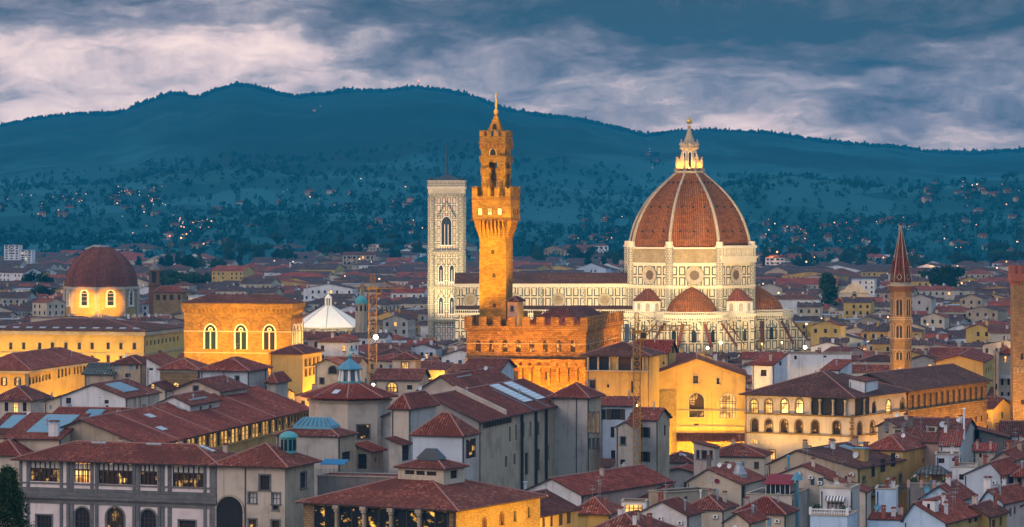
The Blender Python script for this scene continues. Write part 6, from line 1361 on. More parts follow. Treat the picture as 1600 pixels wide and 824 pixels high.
for k in range(12): mb = MB(); x = u0+(u1-u0)*k/12; q = (u1-u0)/12; mb.poly([(x, -.05, z), (x+q, -.05, z), (x+q, -1.0, z-.55), (x, -1.0, z-.55)]); mb.box(x, x+q, -1.02, -1.0, z-.85, z-.55); mb.build('awning', 'white_paint' if k % 2 else 'st_grey', h.root)
for k in range(5): mb = MB(); x = u0+.2+(u1-u0-.4)*k/4; mb.box(x-.09, x+.09, -.08, .1, z-2.8, z-.5); mb.build('door_post', 'wood_lite', h.root)
mb = MB(); xm = -h.a/2; mb.box(-h.a+.8, -1.2, .05, .4, h.e+.53, h.e+1.0); mb.build('stepped_parapet', 'pl_beige', h.root)
t_ = add('c17b', 'white_block', 'white block carrying the balustraded terrace, bottom edge', 'house', 1324, 808, 527, l=1266, b=9, roof='flat', par=.1, wall='pl_sky', wr='pl_blue', th=17, reg=True)
mb = MB(); e = t_.e+.28
for k in range(22):
    x = -t_.a+.1+(t_.a-.2)*k/21; mb = MB(); mb.lathe([(.07, e), (.13, e+.25), (.06, e+.6), (.1, e+.8)], 6, (x, .1)); mb.build('baluster', 'white_paint', t_.root)
mb = MB(); mb.box(-t_.a-.15, .15, -.1, .3, e+.8, e+.95); mb.box(-t_.a-.2, -t_.a+.25, -.12, .32, e, e+1.2); mb.box(-.25, .2, -.12, .32, e, e+1.2); mb.build('handrail', 'white_paint', t_.root)
h = add('c19', 'white_house', 'blank white upright house beside dark alley', 'house', 1400, 766.5, 562, l=1368, b=7, roof='flat', par=.2, wall='pl_sky', wr='pl_blue', th=10); dish(h, -3.4, -.4, h.e-3, .5, 'panel_blue'); vent(h, -1, .5, .8)
h = add('c20', 'white_gable', 'large white blank gable house with red roof, bottom right', 'house', 1477, 818, 530, l=1412, r=1532, roof='gableF', rise=3.3, wall='pl_sky', wr='pl_ochre', th=27, ov=.45, ap=.28, rm='roof_tile_red', wins=[('R', 1516, 809, 818, 5, 'k'), ('R', 1524, 806, 815, 4, 'k')])
for x, y in ((-1.6, 5), (-3.4, 9)): chimney(h, x, y, .6, 1.5, 'pl_white')
vent(h, -2.4, 7.4, 1.6, .22); dish(h, -3.4, 6, None, .55, 'panel_pale'); antenna(h, -1.4, 8, 4)
o = MB(); o.box(-1.1, 1.1, -.8, 1.2, 0, 2.0, 0); o.poly([(-.25, -.82, .6), (.25, -.82, .6), (.25, -.82, 1.5), (-.25, -.82, 1.5)], 1); o.box(-1.25, 1.25, -.95, 1.3, 2.0, 2.15, 2); o.build('dormer', ['pl_white', 'glass', 'roof_tile_red'], h.roofo, (-3.6, 2.6, h.zr(-3.6, 2.6)-.7))
add('c20b', 'garden_wall', 'low white wall house with red tile coping left of large white gable', 'house', 1413, 812, 534, l=1357, b=5, roof='shedF', rise=.7, wall='pl_sky', th=14, ov=.2, rm='roof_tile_red')
h = add('c21', 'red_roof_house', 'white house with broad red roof behind large white gable', 'house', 1497, 783, 566, l=1438, r=1523, roof='gableF', rise=2.7, wall='pl_sky', wr='pl_blue', th=22, ov=.5, rm='roof_tile_red', wins=[('R', 1512, 786, 794, 4, 'k')]); dish(h, -6.5, 3, None, .6, 'panel_blue'); antenna(h, -7, 4.5, 5)
# roof terrace with the grey tiled canopy
h = add('c22', 'canopy_house', 'roof terrace with grey striped tile canopy on posts and plants', 'roof terrace', 1484, 764, 612, l=1418, r=1500, roof='flat', par=.9, wall='pl_dark', wr='pl_tan', th=12)
z = h.e+.1; x0, x1, y0, y1 = -h.a+1.6, -1.0, .9, 6.4
mb = MB(); mb.box(x0+.5, x1-.3, y1-.3, y1, z, z+2.7); mb.build('back_wall', 'pl_ochre', h.root)
for x in (x0+.3, (x0+x1)/2, x1-.3): mb = MB(); mb.box(x-.14, x+.14, y0+.2, y0+.48, z, z+2.7); mb.build('post', 'pl_yellow', h.root)
mb = MB(); q = 1.5; slab(mb, [((x0-.5, y0-.6, z+2.7), (x1+.5, y0-.6, z+2.7), (x1-.5-q*.4, (y0+y1)/2, z+4.1), (x0+.5+q, (y0+y1)/2, z+4.1)), ((x1+.5, y0-.6, z+2.7), (x1+.5, y1+.5, z+2.7), (x1-.5-q*.4, (y0+y1)/2, z+4.1)), ((x1+.5, y1+.5, z+2.7), (x0-.5, y1+.5, z+2.7), (x0+.5+q, (y0+y1)/2, z+4.1), (x1-.5-q*.4, (y0+y1)/2, z+4.1)), ((x0-.5, y1+.5, z+2.7), (x0-.5, y0-.6, z+2.7), (x0+.5+q, (y0+y1)/2, z+4.1))], .15); mb.build('canopy_roof', 'roof_tile_grey', h.root)
for k in range(4): mb = MB(); x = -h.a+.2+h.a*k/3.3; mb.box(x-.3, x+.3, -.2, .35, z, z+1.5); mb.build('terrace_pier', 'pl_rose', h.root)
CANOPY = h
add('c23', 'terrace_white', 'whitewashed house with cluttered flat terrace right of striped canopy', 'house', 1525, 735, 622, l=1488, b=9, roof='flat', par=.6, wall='pl_white', th=10, wins=[('F', 1503, 741, 750, 9, 'k'), ('F', 1516, 742, 751, 7, 'cT')])
add('c24', 'blue_gable', 'pale blue-grey blank gable house with narrow red roof', 'house', 1563, 744, 602, l=1506, r=1592, roof='gableF', rise=2.6, wall='pl_blue', wr='pl_grey', th=24, ov=.4, ap=.7, rm='roof_tile_red')
h = add('c25', 'pink_house', 'pink house with three shuttered windows and white gable, bottom right corner', 'house', 1567, 787.5, 558, l=1533, r=1613, roof='gableF', rise=2.4, wall='pl_sky', wr='pl_pink', th=30, ov=.5, rm='roof_tile_red', ap=.35, wins=[('R', 1572.5, 797, 810, 3.4, 'k'), ('R', 1579, 794, 807, 3.4, 'k'), ('R', 1586, 792, 804, 3.4, 'k')]); chimney(h, -3.4, 1.5, 1.3, 2.4, 'pl_white')
add('c25b', 'orange_house', 'orange house with one dark window at right edge', 'house', 1592, 790, 566, a=5, r=1640, roof='shedF', rise=1.6, wall='pl_ochre', th=30, wins=[('R', 1598, 791, 802, 4, 'k')], rm='roof_tile_red')
add('c27', 'purple_roof_house', 'ochre house with low purple-brown roof and bright small lamp, bottom right', 'house', 1545, 808, 545, l=1490, r=1573, roof='gableF', rise=1.9, wall='pl_ochre', th=26, ov=.6, rm='roof_tile_brown', wins=[('R', 1553, 812, 824, 5, 'k'), ('R', 1564, 808, 822, 4, 'k')])
add('c28', 'roof_hut', 'small tan upper house with brown roof standing before arcaded palace', 'house', 1404, 667.5, 690, l=1372, r=1428, roof='gableF', rise=1.7, wall='pl_tan', wr='pl_rose', th=27, ov=.6, rm='roof_tile_brown', wins=[('F', 1386, 672, 677, 5, 'k'), ('R', 1420, 668, 675, 4, 'cT')])
h = add('c29', 'purple_roof_house', 'big purple-brown roof with boxy dormers and thin white flue, below rusticated wing', 'house', 1500, 692, 672, l=1408, r=1530, roof='gableR', rise=4.2, wall='pl_rose', wr='pl_grey', th=16, ov=.5, rm='roof_tile_brown', wins=[('R', 1521, 695, 706, 4, 'k')])
for u, y in ((-14, 5), (-7, 7)): o = MB(); o.box(-1, 1, -.8, 1.6, 0, 1.6, 0); o.poly([(-.7, -.81, .4), (.7, -.81, .4), (.7, -.81, 1.3), (-.7, -.81, 1.3)], 1); o.box(-1.15, 1.15, -.95, 1.7, 1.6, 1.75, 2); o.build('dormer', ['pl_cream', 'shut_brown', 'roof_tile_brown'], h.roofo, (u, y, h.zr(u, y)-.5))
for u, y in ((-17, 7), (-12, 9), (-4, 9)): chimney(h, u, y, .9, 1.8, 'st_grey')
vent(h, .6, 2, 6.5, .22, 'white_paint'); dish(h, -5, 8.6, None, .7, 'panel_pale'); antenna(h, -9, 4, 4)
add('c30', 'white_cube', 'small white house with striped red roof and blue-white terrace', 'house', 1499, 697, 650, l=1468, r=1504, roof='shedF', rise=2.0, wall='pl_white', wr='pl_blue', th=10, ov=.35, wins=[('F', 1487, 700, 705, 3, 'k')], rm='roof_tile_red')
add('c30b', 'terrace_block', 'pale blue-grey flat terrace block under the small white house', 'house', 1500, 714, 642, l=1462, b=7, roof='flat', par=.4, wall='pl_blue', th=8, wins=[('F', 1471, 716, 724, 9, 'k'), ('F', 1491, 716, 721, 6, 'k')])
add('c31', 'rose_house', 'rose house with red roof and green shutters, right edge middle', 'house', 1584, 720, 632, l=1551, r=1610, roof='gableF', rise=1.9, wall='pl_rose', wr='pl_tan', th=20, ov=.5, rm='roof_tile_red', wins=[('F', 1588, 725, 741, 4, 'cT'), ('F', 1571, 730, 745, 4, 'cT'), ('R', 1590, 726, 738, 3.5, 'cT')])
add('c31b', 'rose_hut', 'tiny cream roof house with two chimney stacks among right-hand rooftops', 'house', 1552, 705, 655, l=1524, b=6, roof='shedF', rise=1.2, wall='pl_cream', th=12, rm='roof_tile_red', wins=[('F', 1532, 709, 715, 4, 'k')]); chimney(B['c31b'], -3.4, 1, .5, 1.4, 'pl_rose'); chimney(B['c31b'], -.6, 1, .5, 1.4, 'pl_rose')
add('c32', 'white_house', 'white house with purple-brown roof at right edge below watchtower', 'house', 1640, 681, 700, l=1567, b=12, roof='gableR', rise=2.8, wall='pl_white', th=6, ov=.5, rm='roof_tile_brown', wins=[('F', 1578, 682, 689, 6, 'cT'), ('F', 1592, 683, 690, 3, 'k')]); chimney(B['c32'], -4, 7, .9, 2, 'pl_tan')
add('c33', 'grey_block', 'dark grey weathered blank house left of white house under watchtower', 'house', 1574, 683, 692, l=1530, b=10, roof='shedR', rise=1.8, wall='pl_dark', th=8)
add('c34', 'brown_roof_house', 'grey house with flat lead roof, right edge', 'house', 1630, 714, 660, l=1574, b=14, roof='shedF', rise=2.4, wall='pl_grey', th=8, rm='roof_tile_brown', wins=[('F', 1586, 718, 726, 5, 'k')])
add('c35', 'olive_house', 'dusky pink house with tall side wall, right edge', 'house', 1634, 745, 606, l=1583, b=14, roof='hip', rise=2.2, wall='pl_rose', th=8, wins=[('F', 1593, 748, 760, 5, 'kf')])
add('c36', 'low_house', 'low brown roof tucked between flat skylight roof and teal shuttered house', 'house', 1262, 762, 618, l=1205, b=12, roof='gableR', rise=2, wall='pl_tan', th=18)
for k_, h_ in list(B.items()):                # pots, aerials, flues and drainpipes every roof carries
    if k_ in ('c12', 'c17b', 'walk', 'y3', 'wallt') or h_.a*h_.b < 25: continue
    r = random.Random(k_); n = 1 if k_[0] != 'c' else 3
    for _ in range(n+(h_.a*h_.b > 300)):
        x, y = -h_.a*r.uniform(.12, .88), h_.b*r.uniform(.15, .85); q = r.random()
        if q < .4: chimney(h_, x, y, r.uniform(.55, .9), r.uniform(.7, 1.5), r.choice(['pl_beige', 'pl_tan', 'brick_red', 'pl_white']))
        elif q < .75: antenna(h_, x, y, r.uniform(2.5, 4.5))
        elif q < .9: vent(h_, x, y, r.uniform(.9, 1.8))
        else: dish(h_, x, y, None, .5, r.choice(['white_paint', 'panel_pale', 'zinc']))
    if h_.e > 3 and r.random() < .75: pipe(h_, 'F', -h_.a+.35)
    if h_.e > 3 and r.random() < .75: pipe(h_, 'R', min(.4, h_.b*.1))
    if k_[0] == 'c' and r.random() < .4: aircon(h_, 'F', -1.2, h_.e-1.6)
# small movable things on the terraces
def potted(px, py, Y, k, lab, s=1.0):
    t = emp('potted_plant', lab, 'plant', (PX(px, Y), Y, PZ(py, Y))); mb = MB(); mb.lathe([(.2*s, 0), (.28*s, .4*s), (.3*s, .42*s)], 10); mb.build('pot', 'brick_red', t)
    mb = MB(); r = random.Random(k)
    for i in range(90):
        c = Vector((r.gauss(0, .28), r.gauss(0, .28), .8+r.gauss(0, .26)))*s; a, b = Vector((r.gauss(0, 1), r.gauss(0, 1), r.gauss(0, 1))).normalized()*.16*s, Vector((r.gauss(0, 1), r.gauss(0, 1), r.gauss(0, 1))).normalized()*.12*s; mb.poly([c-a, c+b, c+a, c-b])
    mb.build('leaves', 'plant', t)
h = B['c17b']; zt = h.e+h.base+.32
for px, k, lab in ((1276, 1, 'leafy potted shrub at left end of balustraded terrace'), (1319, 2, 'leafy potted shrub at right end of balustraded terrace')):
    p = h.root.matrix_basis @ Vector((h.conv('F', px, 805)[0], 1.0, 0)); t = potted(px, 805, p.y, k, lab, 1.3); 
for o in list(COL.objects):
    if o.name.startswith('potted_plant') and o.parent is None: o.location.z = zt
def chair(p, rz, lab):
    t = emp('terrace_chair', lab, 'chair', p, rz); mb = MB(); mb.box(-.25, .25, -.25, .25, .42, .46); mb.build('seat', 'white_paint', t); mb = MB(); mb.box(-.25, .25, .22, .26, .46, .95); mb.build('backrest', 'white_paint', t)
    for x in (-.22, .22):
        for y in (-.22, .22): mb = MB(); mb.tube((x, y, 0), (x, y, .43), .03, 5); mb.build('leg', 'white_paint', t)
m_ = lambda u, v: h.root.matrix_basis @ Vector((u, v, h.e+.32))
chair(m_(-5.2, 1.4), .6, 'white terrace chair left of white terrace table'); chair(m_(-2.9, 1.3), -.8, 'white terrace chair right of white terrace table')
t = emp('terrace_table', 'white round table on balustraded roof terrace', 'table', m_(-4.0, 1.4)); mb = MB(); mb.lathe([(.55, .7), (.55, .75)], 16); mb.build('tabletop', 'white_paint', t); mb = MB(); mb.lathe([(.3, 0), (.06, .1), (.06, .7)], 8); mb.build('leg', 'white_paint', t)
h = CANOPY; m_ = lambda u, v, z=0: h.root.matrix_basis @ Vector((u, v, h.e+.3+z))
p = m_(-3.2, -.1, 1.35); mb = MB(); mb.loft([[(-.6, 0, -.9), (-.2, .06, -.95), (.2, -.05, -.9), (.6, 0, -.95)], [(-.6, 0, 0), (-.2, .02, 0), (.2, -.02, 0), (.6, 0, 0)], [(-.6, .1, -.3), (-.2, .1, -.35), (.2, .12, -.3), (.6, .1, -.33)]], 0, closed=False); o = mb.build('towel', 'awning_blue', None, p); setp(o, 'bright blue towel hanging over the railing under the striped canopy', 'towel')
potted(0, 0, 600, 5, 'green bush in pot at left corner of striped canopy terrace', 1.5); [o for o in COL.objects if o.name.startswith('potted_plant') and o.parent is None][-1].location = m_(-h.a+1.0, .9)
potted(0, 0, 600, 6, 'green bush in pot right of striped canopy', 1.4); [o for o in COL.objects if o.name.startswith('potted_plant') and o.parent is None][-1].location = m_(-.9, .9)

# ================================================================ cranes, lamps, masts
def lattice(p, q, w, n, mb, r=.09, m=0):
    p, q = Vector(p), Vector(q); dz = (q-p).normalized(); up = Vector((0, 0, 1)) if abs(dz.z) < .9 else Vector((0, 1, 0)); a = dz.cross(up).normalized()*w/2; b = dz.cross(a).normalized()*w/2
    cs = [a+b, a-b, -a-b, -a+b]
    for c in cs: mb.tube(p+c, q+c, r*1.35, 4, m)
    for k in range(n):
        u, v = p.lerp(q, k/n), p.lerp(q, (k+1)/n)
        for i in range(4):
            c, e = cs[i], cs[(i+1) % 4]; mb.tube(u+(c if k % 2 else e), v+(e if k % 2 else c), r*.75, 4, m); mb.tube(v+c, v+e, r*.7, 4, m)
def crane(px, Y, ytop, yjib, jib_r, jib_l, ang, lab, w, ytip, rr=.1):
    X = PX(px, Y); zb = gz(Y)-.3; t = emp('tower_crane', lab, 'crane', (X, Y, zb)); zj = PZ(yjib, Y)-zb; zt = PZ(ytip, Y)-zb
    mb = MB(); lattice((0, 0, 0), (0, 0, zj-1), w, int((zj-1)/w), mb, rr); mb.build('mast', 'crane_yellow', t)
    mb = MB(); mb.box(-w*.7, w*.7, -w*.7, w*.7, zj-1, zj-.3); lattice((0, 0, zj-.3), (0, 0, zt), w*.55, max(3, int((zt-zj)/1.2)), mb, rr*.8); mb.build('head', 'crane_yellow', t)
    c, s = math.cos(ang), math.sin(ang); mb = MB(); lattice((c*w*.6, s*w*.6, zj), (c*jib_r, s*jib_r, zj), w*.75, int(jib_r/1.5), mb, rr*.7); mb.build('jib', 'crane_yellow', t)
    mb = MB(); lattice((-c*w*.6, -s*w*.6, zj-.2), (-c*jib_l, -s*jib_l, zj-.2), w*.6, max(3, int(jib_l/1.5)), mb, rr*.7); mb.build('counter_jib', 'crane_yellow', t)
    mb = MB(); x, y = -c*(jib_l-1), -s*(jib_l-1); mb.box(x-.48, x+.48, y-.6, y+.6, zj-2.7, zj+1.1); mb.build('ballast', 'lead', t)
    mb = MB(); mb.box(w*.5, w*.5+1.3, -1.1, .3, zj-2.4, zj-.5, 0); mb.poly([(w*.5+.1, -1.12, zj-1.9), (w*.5+1.2, -1.12, zj-1.9), (w*.5+1.2, -1.12, zj-.8), (w*.5+.1, -1.12, zj-.8)], 1); mb.build('cab', ['crane_yellow', 'glass'], t)
    mb = MB(); mb.tube((0, 0, zt), (c*jib_r*.65, s*jib_r*.65, zj+.4), .05, 4); mb.tube((0, 0, zt), (-c*jib_l*.9, -s*jib_l*.9, zj+.2), .05, 4); mb.build('tie_rod', 'pipe', t)
    mb = MB(); x, y = c*jib_r*.5, s*jib_r*.5; mb.tube((x, y, zj-.4), (x, y, zj-7), .035, 4); mb.box(x-.2, x+.2, y-.2, y+.2, zj-7.6, zj-7); mb.build('hook_block', 'pipe', t)
crane(995, 655, 745, 514, 13, 3.4, rad(28), 'yellow tower crane with lattice mast in front of great cathedral', 1.4, 489)
OCC.append((PX(1010, 640), 600, 0, 14, 60))
crane(582.5, 890, 605, 447, 9, 4, rad(20), 'taller yellow tower crane with bright lamp left of marble bell tower', 2.2, 428, .09)
def street_lamp(px, py, Y, lab, e=1500, bulb='bulb', r=.42, col=WARM, group=None, light=True, h=None):
    z = PZ(py, Y); zb = max(gz(Y), z-(h or 7)); t = emp('street_lamp', lab, 'lamp', (PX(px, Y), Y, zb), 0, group)
    mb = MB(); mb.tube((0, 0, 0), (0, 0, z-zb-.3), .09, 6, r1=.06); mb.build('post', 'pipe', t); mb = MB(); mb.ball((0, 0, z-zb), r, 10); mb.build('bulb', bulb, t); mb = MB(); mb.lathe([(r*.7, z-zb+r*.8), (.05, z-zb+r*1.3)], 8); mb.build('cap', 'pipe', t)
    if light: glow((PX(px, Y), Y-r-.6, z+.1), e, col, .3)
    return t
street_lamp(587, 527, 884, 'blazing white lamp on the taller crane mast', 5000, 'bulb_white', .62, (1, .8, .5))
street_lamp(583.5, 601, 700, 'small orange lamp behind octagonal tower roof', 600, 'bulb', .3)
street_lamp(1105.5, 544, 830, 'left one of two golden lamps behind gable palace roof', 5000, 'bulb', .32, GOLD)
street_lamp(1126, 535.5, 850, 'brighter right one of two golden lamps behind gable palace roof', 7000, 'bulb', .4, GOLD)
street_lamp(1258, 543, 900, 'white starry lamp above long white blind wall', 6000, 'bulb_white', .45, (1, .8, .5))
street_lamp(1563, 664, 858, 'dazzling golden lamp in the deep glowing lane', 5000, 'bulb_white', .6, GOLD)
street_lamp(993.5, 633, 748, 'small lamp glowing behind crane mast', 1500, 'bulb', .35, GOLD)
street_lamp(458, 590, 960, 'orange lamp at foot of tall arched hall', 2500, 'bulb', .35, GOLD)
def mast(px, y0, y1, Y, lab, w, top='bulb_red'):
    t = emp('radio_mast', lab, 'mast', (PX(px, Y), Y, PZ(y1, Y))); h = PZ(y0, Y)-PZ(y1, Y); mb = MB(); lattice((0, 0, -4), (0, 0, h*.8), w, max(4, int(h/w/2)), mb, w*.08); mb.tube((0, 0, h*.8), (0, 0, h), w*.12, 5); mb.build('lattice', 'steel_dark', t); mb = MB(); mb.ball((0, 0, h), w*.3, 8); mb.build('beacon', top, t)
mast(654, 127, 142, 7650, 'thin radio mast on the mountain summit', 4.0); mast(265, 369, 396, 3000, 'red-tipped radio mast right of far-left red dome', 2.2); mast(283, 372, 396, 3100, 'pale lattice mast with lamp right of red-tipped mast', 3.2, 'bulb_far')

# ================================================================ trees
LEAF = {}
def crown_mesh(kind, k):
    if (kind, k) in LEAF: return LEAF[(kind, k)]
    r = random.Random(k*7+len(kind)); mb = MB(); cl = []
    for i in range(26 if kind != 'cypress' else 30):
        if kind == 'cypress': z = r.uniform(.08, 1); cl.append((r.gauss(0, .05), r.gauss(0, .05), z, .17*(1-z)**.6+.03))
        elif kind == 'pine': a = r.uniform(0, 6.28); q = r.random()**.5*.5; cl.append((q*math.cos(a), q*math.sin(a), .78+.16*(1-q*1.8)+r.uniform(-.05, .05), .15))
        else: a = r.uniform(0, 6.28); el = r.uniform(-1, 1); q = r.random()**.4*.36; cl.append((q*math.cos(a)*math.sqrt(1-el*el), q*math.sin(a)*math.sqrt(1-el*el), .62+q*el*.95, r.uniform(.1, .17)))
    for x, y, z, s in cl:
        for j in range(34):
            v = Vector((r.gauss(0, 1), r.gauss(0, 1), r.gauss(0, 1))).normalized()*s*r.uniform(.6, 1.05); c = Vector((x, y, z))+v; a = Vector((r.gauss(0, 1), r.gauss(0, 1), r.gauss(0, 1))).normalized()*.05; b = a.orthogonal().normalized()*.035; mb.poly([c-a, c+b, c+a, c-b])
    LEAF[(kind, k)] = mb.mesh('crown', ['leaf']); return LEAF[(kind, k)]
TR = {}
def trunk_mesh():
    if 't' not in TR:
        mb = MB(); mb.tube((0, 0, -.05), (.01, 0, .5), .03, 7, r1=.018)
        for a in (0, 2.1, 4.2): mb.tube((0, 0, .38), (.2*math.cos(a), .2*math.sin(a), .68), .014, 5, r1=.006)
        TR['t'] = mb.mesh('trunk', ['bark'])
    return TR['t']
def tree(px, py, Y, h, kind, lab, group=None, k=0, z=None):
    t = emp({'cypress': 'cypress_tree', 'pine': 'umbrella_pine'}.get(kind, 'broadleaf_tree'), lab, 'tree', (PX(px, Y), Y, PZ(py, Y) if z is None else z), R_.uniform(0, 6), group); t.scale = (h, h, h)
    obj('trunk', trunk_mesh(), t); obj('crown', crown_mesh(kind, k), t); return t
def near_tree():
    Y = 300.; t = emp('conifer_tree', 'dark leafy conifer cut by the bottom left corner', 'tree', (PX(12, Y), Y, gz(Y)-1)); r = random.Random(11); base = gz(Y)-1; top = PZ(737, Y)-base
    mb = MB(); mb.tube((0, 0, 0), (0, 0, top*.97), .35, 8, r1=.05)
    for k in range(40): zz = top*(.3+.66*k/40); a = k*2.4; q = (top-zz)*.42+.3; mb.tube((0, 0, zz), (q*math.cos(a), q*math.sin(a), zz+q*.25), .06, 5, r1=.015)
    mb.build('trunk', 'bark', t); mb = MB()
    for k in range(420):
        zz = top-((r.random()**1.4)*9.5); q = ((top-zz)*.62)**.9*1.05+.05; a = r.uniform(0, 6.28); rr = q*r.uniform(.35, 1.0)*(.8+.45*mnoise.noise(Vector((a*1.3, zz*.9, 1.0)))); cx_, cy_ = rr*math.cos(a), rr*math.sin(a)
        for j in range(46):
            v = Vector((r.gauss(0, 1), r.gauss(0, 1), r.gauss(0, .8)))*.3; c = Vector((cx_, cy_, zz))+v; u = Vector((r.gauss(0, 1), r.gauss(0, 1), r.gauss(.4, 1))).normalized()*.15; w = u.orthogonal().normalized()*.05; mb.poly([c-u, c+w, c+u, c-w])
    mb.build('crown', 'leaf', t)
near_tree()

# ================================================================ the town between and beyond
def occupied(x, y, rr):
    for X0, Y0, th, a, b in OCC:
        dx, dy = x-X0, y-Y0; c, s = math.cos(th), math.sin(th); lx, ly = dx*c-dy*s, dx*s+dy*c
        if -a-rr < lx < rr and -rr < ly < b+rr: return True
    return False
LM = [(158, 'far-left red dome'), (380, 'arched golden hall'), (513, 'white pyramid roof'), (583, 'taller yellow crane'), (698, 'marble bell tower'), (776, 'golden palace tower'), (900, 'crenellated palace'), (1077, 'great ribbed dome'), (1250, 'blind white wall'), (1407, 'pointed brick spire'), (1590, 'brown watchtower')]
ORD = ['nearest', 'second nearest', 'third nearest', 'fourth nearest', 'fifth nearest', 'sixth nearest', 'seventh nearest', 'eighth nearest', 'ninth nearest', 'tenth nearest', 'eleventh nearest', 'twelfth nearest']
WALLS = [('pl_white', 'white', 3), ('pl_cream', 'cream', 3), ('pl_beige', 'beige', 3), ('pl_grey', 'grey', 2), ('pl_tan', 'tan', 2), ('pl_ochre', 'ochre', 1.3), ('pl_rose', 'rosy', 1.2), ('pl_yellow', 'yellow', 1.2), ('pl_blue', 'pale blue', 1.2), ('pl_brown', 'brown', .7)]
ROOFS = [('roof_tile', 'red', 3), ('roof_tile_brown', 'brown', 3), ('roof_tile_red', 'bright red', 1.5)]
def pick(l): return R_.choices(l, [q[2] for q in l])[0]
LABELS = []
def reglabel(root, px, Y, adj): LABELS.append((root, px, Y, adj))
def finish_labels():
    buckets = {}
    for root, px, Y, adj in LABELS:
        lx, nm_ = min(LM, key=lambda q: abs(q[0]-px)); side = 'left of' if px < lx-14 else 'right of' if px > lx+14 else 'before'
        row = 'front rows' if Y < 1000 else 'middle rows' if Y < 1200 else 'rear rows'
        buckets.setdefault((adj, side, nm_, row), []).append((abs(px-lx), root))
    for (adj, side, nm_, row), l in buckets.items():
        l.sort(key=lambda q: q[0])
        for i, (_, root) in enumerate(l):
            o = '' if len(l) == 1 else ORD[min(i, 11)]+' '
            root['label'] = f"{o}{adj} {side} {nm_}, {row}"
NEARN = 0
def mid_house(x, y, a, b, th, ze):
    """house in the middle distance with its parts"""
    w, wn, _ = pick(WALLS); rm, rn, _ = pick(ROOFS); roof = R_.choices(['hip', 'gableF', 'gableR', 'shedF', 'flat'], [4, 3, 4, 1, .5])[0]
    rn2 = {'hip': 'hip-roofed', 'gableF': 'gable-fronted', 'gableR': 'long-ridged', 'shedF': 'lean-roofed', 'flat': 'flat-topped'}[roof]
    h_ = ze-gz(y); wins = []; nf = max(1, int(a/3.4)); nr = max(1, int(b/3.4)); sty = R_.choice(['k', 'k', 'kf', 'c', 'sk', 'cT']); lit_ = False
    for fl in range(1, 3):
        z0 = h_+.5-3.2*fl+.3
        if z0 < 1: break
        for k in range(nf):
            s_ = sty
            if R_.random() < .07: s_ = R_.choice(['l', 'l', 'o']); lit_ = True
            if R_.random() < .85: wins.append(('Fm', -a+a*(k+.5)/nf, z0, 1.1, 1.6, s_))
        for k in range(nr):
            if R_.random() < .7: wins.append(('Rm' if x < 0 or th > 9 else 'Lm', b*(k+.5)/nr, z0, 1.1, 1.6, sty if R_.random() > .05 else 'l'))
    hh = house('town_house', 'x', 'house', 0, 0, y, a=a, b=b, xw=x, ze=ze, roof=roof, rise=min(a, b)*.5*R_.uniform(.3, .42), wall=w, rm=rm, th=th, wins=wins, rec=False, ov=.6, group='houses of the town', par=.5)
    if R_.random() < .7 and roof != 'flat': chimney(hh, -a*R_.uniform(.2, .8), b*R_.uniform(.3, .7), .8, 1.2, w)
    if R_.random() < .65: antenna(hh, -a*R_.uniform(.2, .8), b*R_.uniform(.3, .7), 3)
    if R_.random() < .18 and roof != 'flat': skylight(hh, -a*.35, b*.3, 1.6, 1.6, 'panel_pale')
    size = 'wide' if a > 15 else 'narrow' if a < 10.5 else ''
    reglabel(hh.root, 800+(x-a/2)*F/y, y, ' '.join(q for q in (size, wn, rn2, 'house', 'with lit window' if lit_ else '') if q).replace('pale blue', 'pale-blue'))
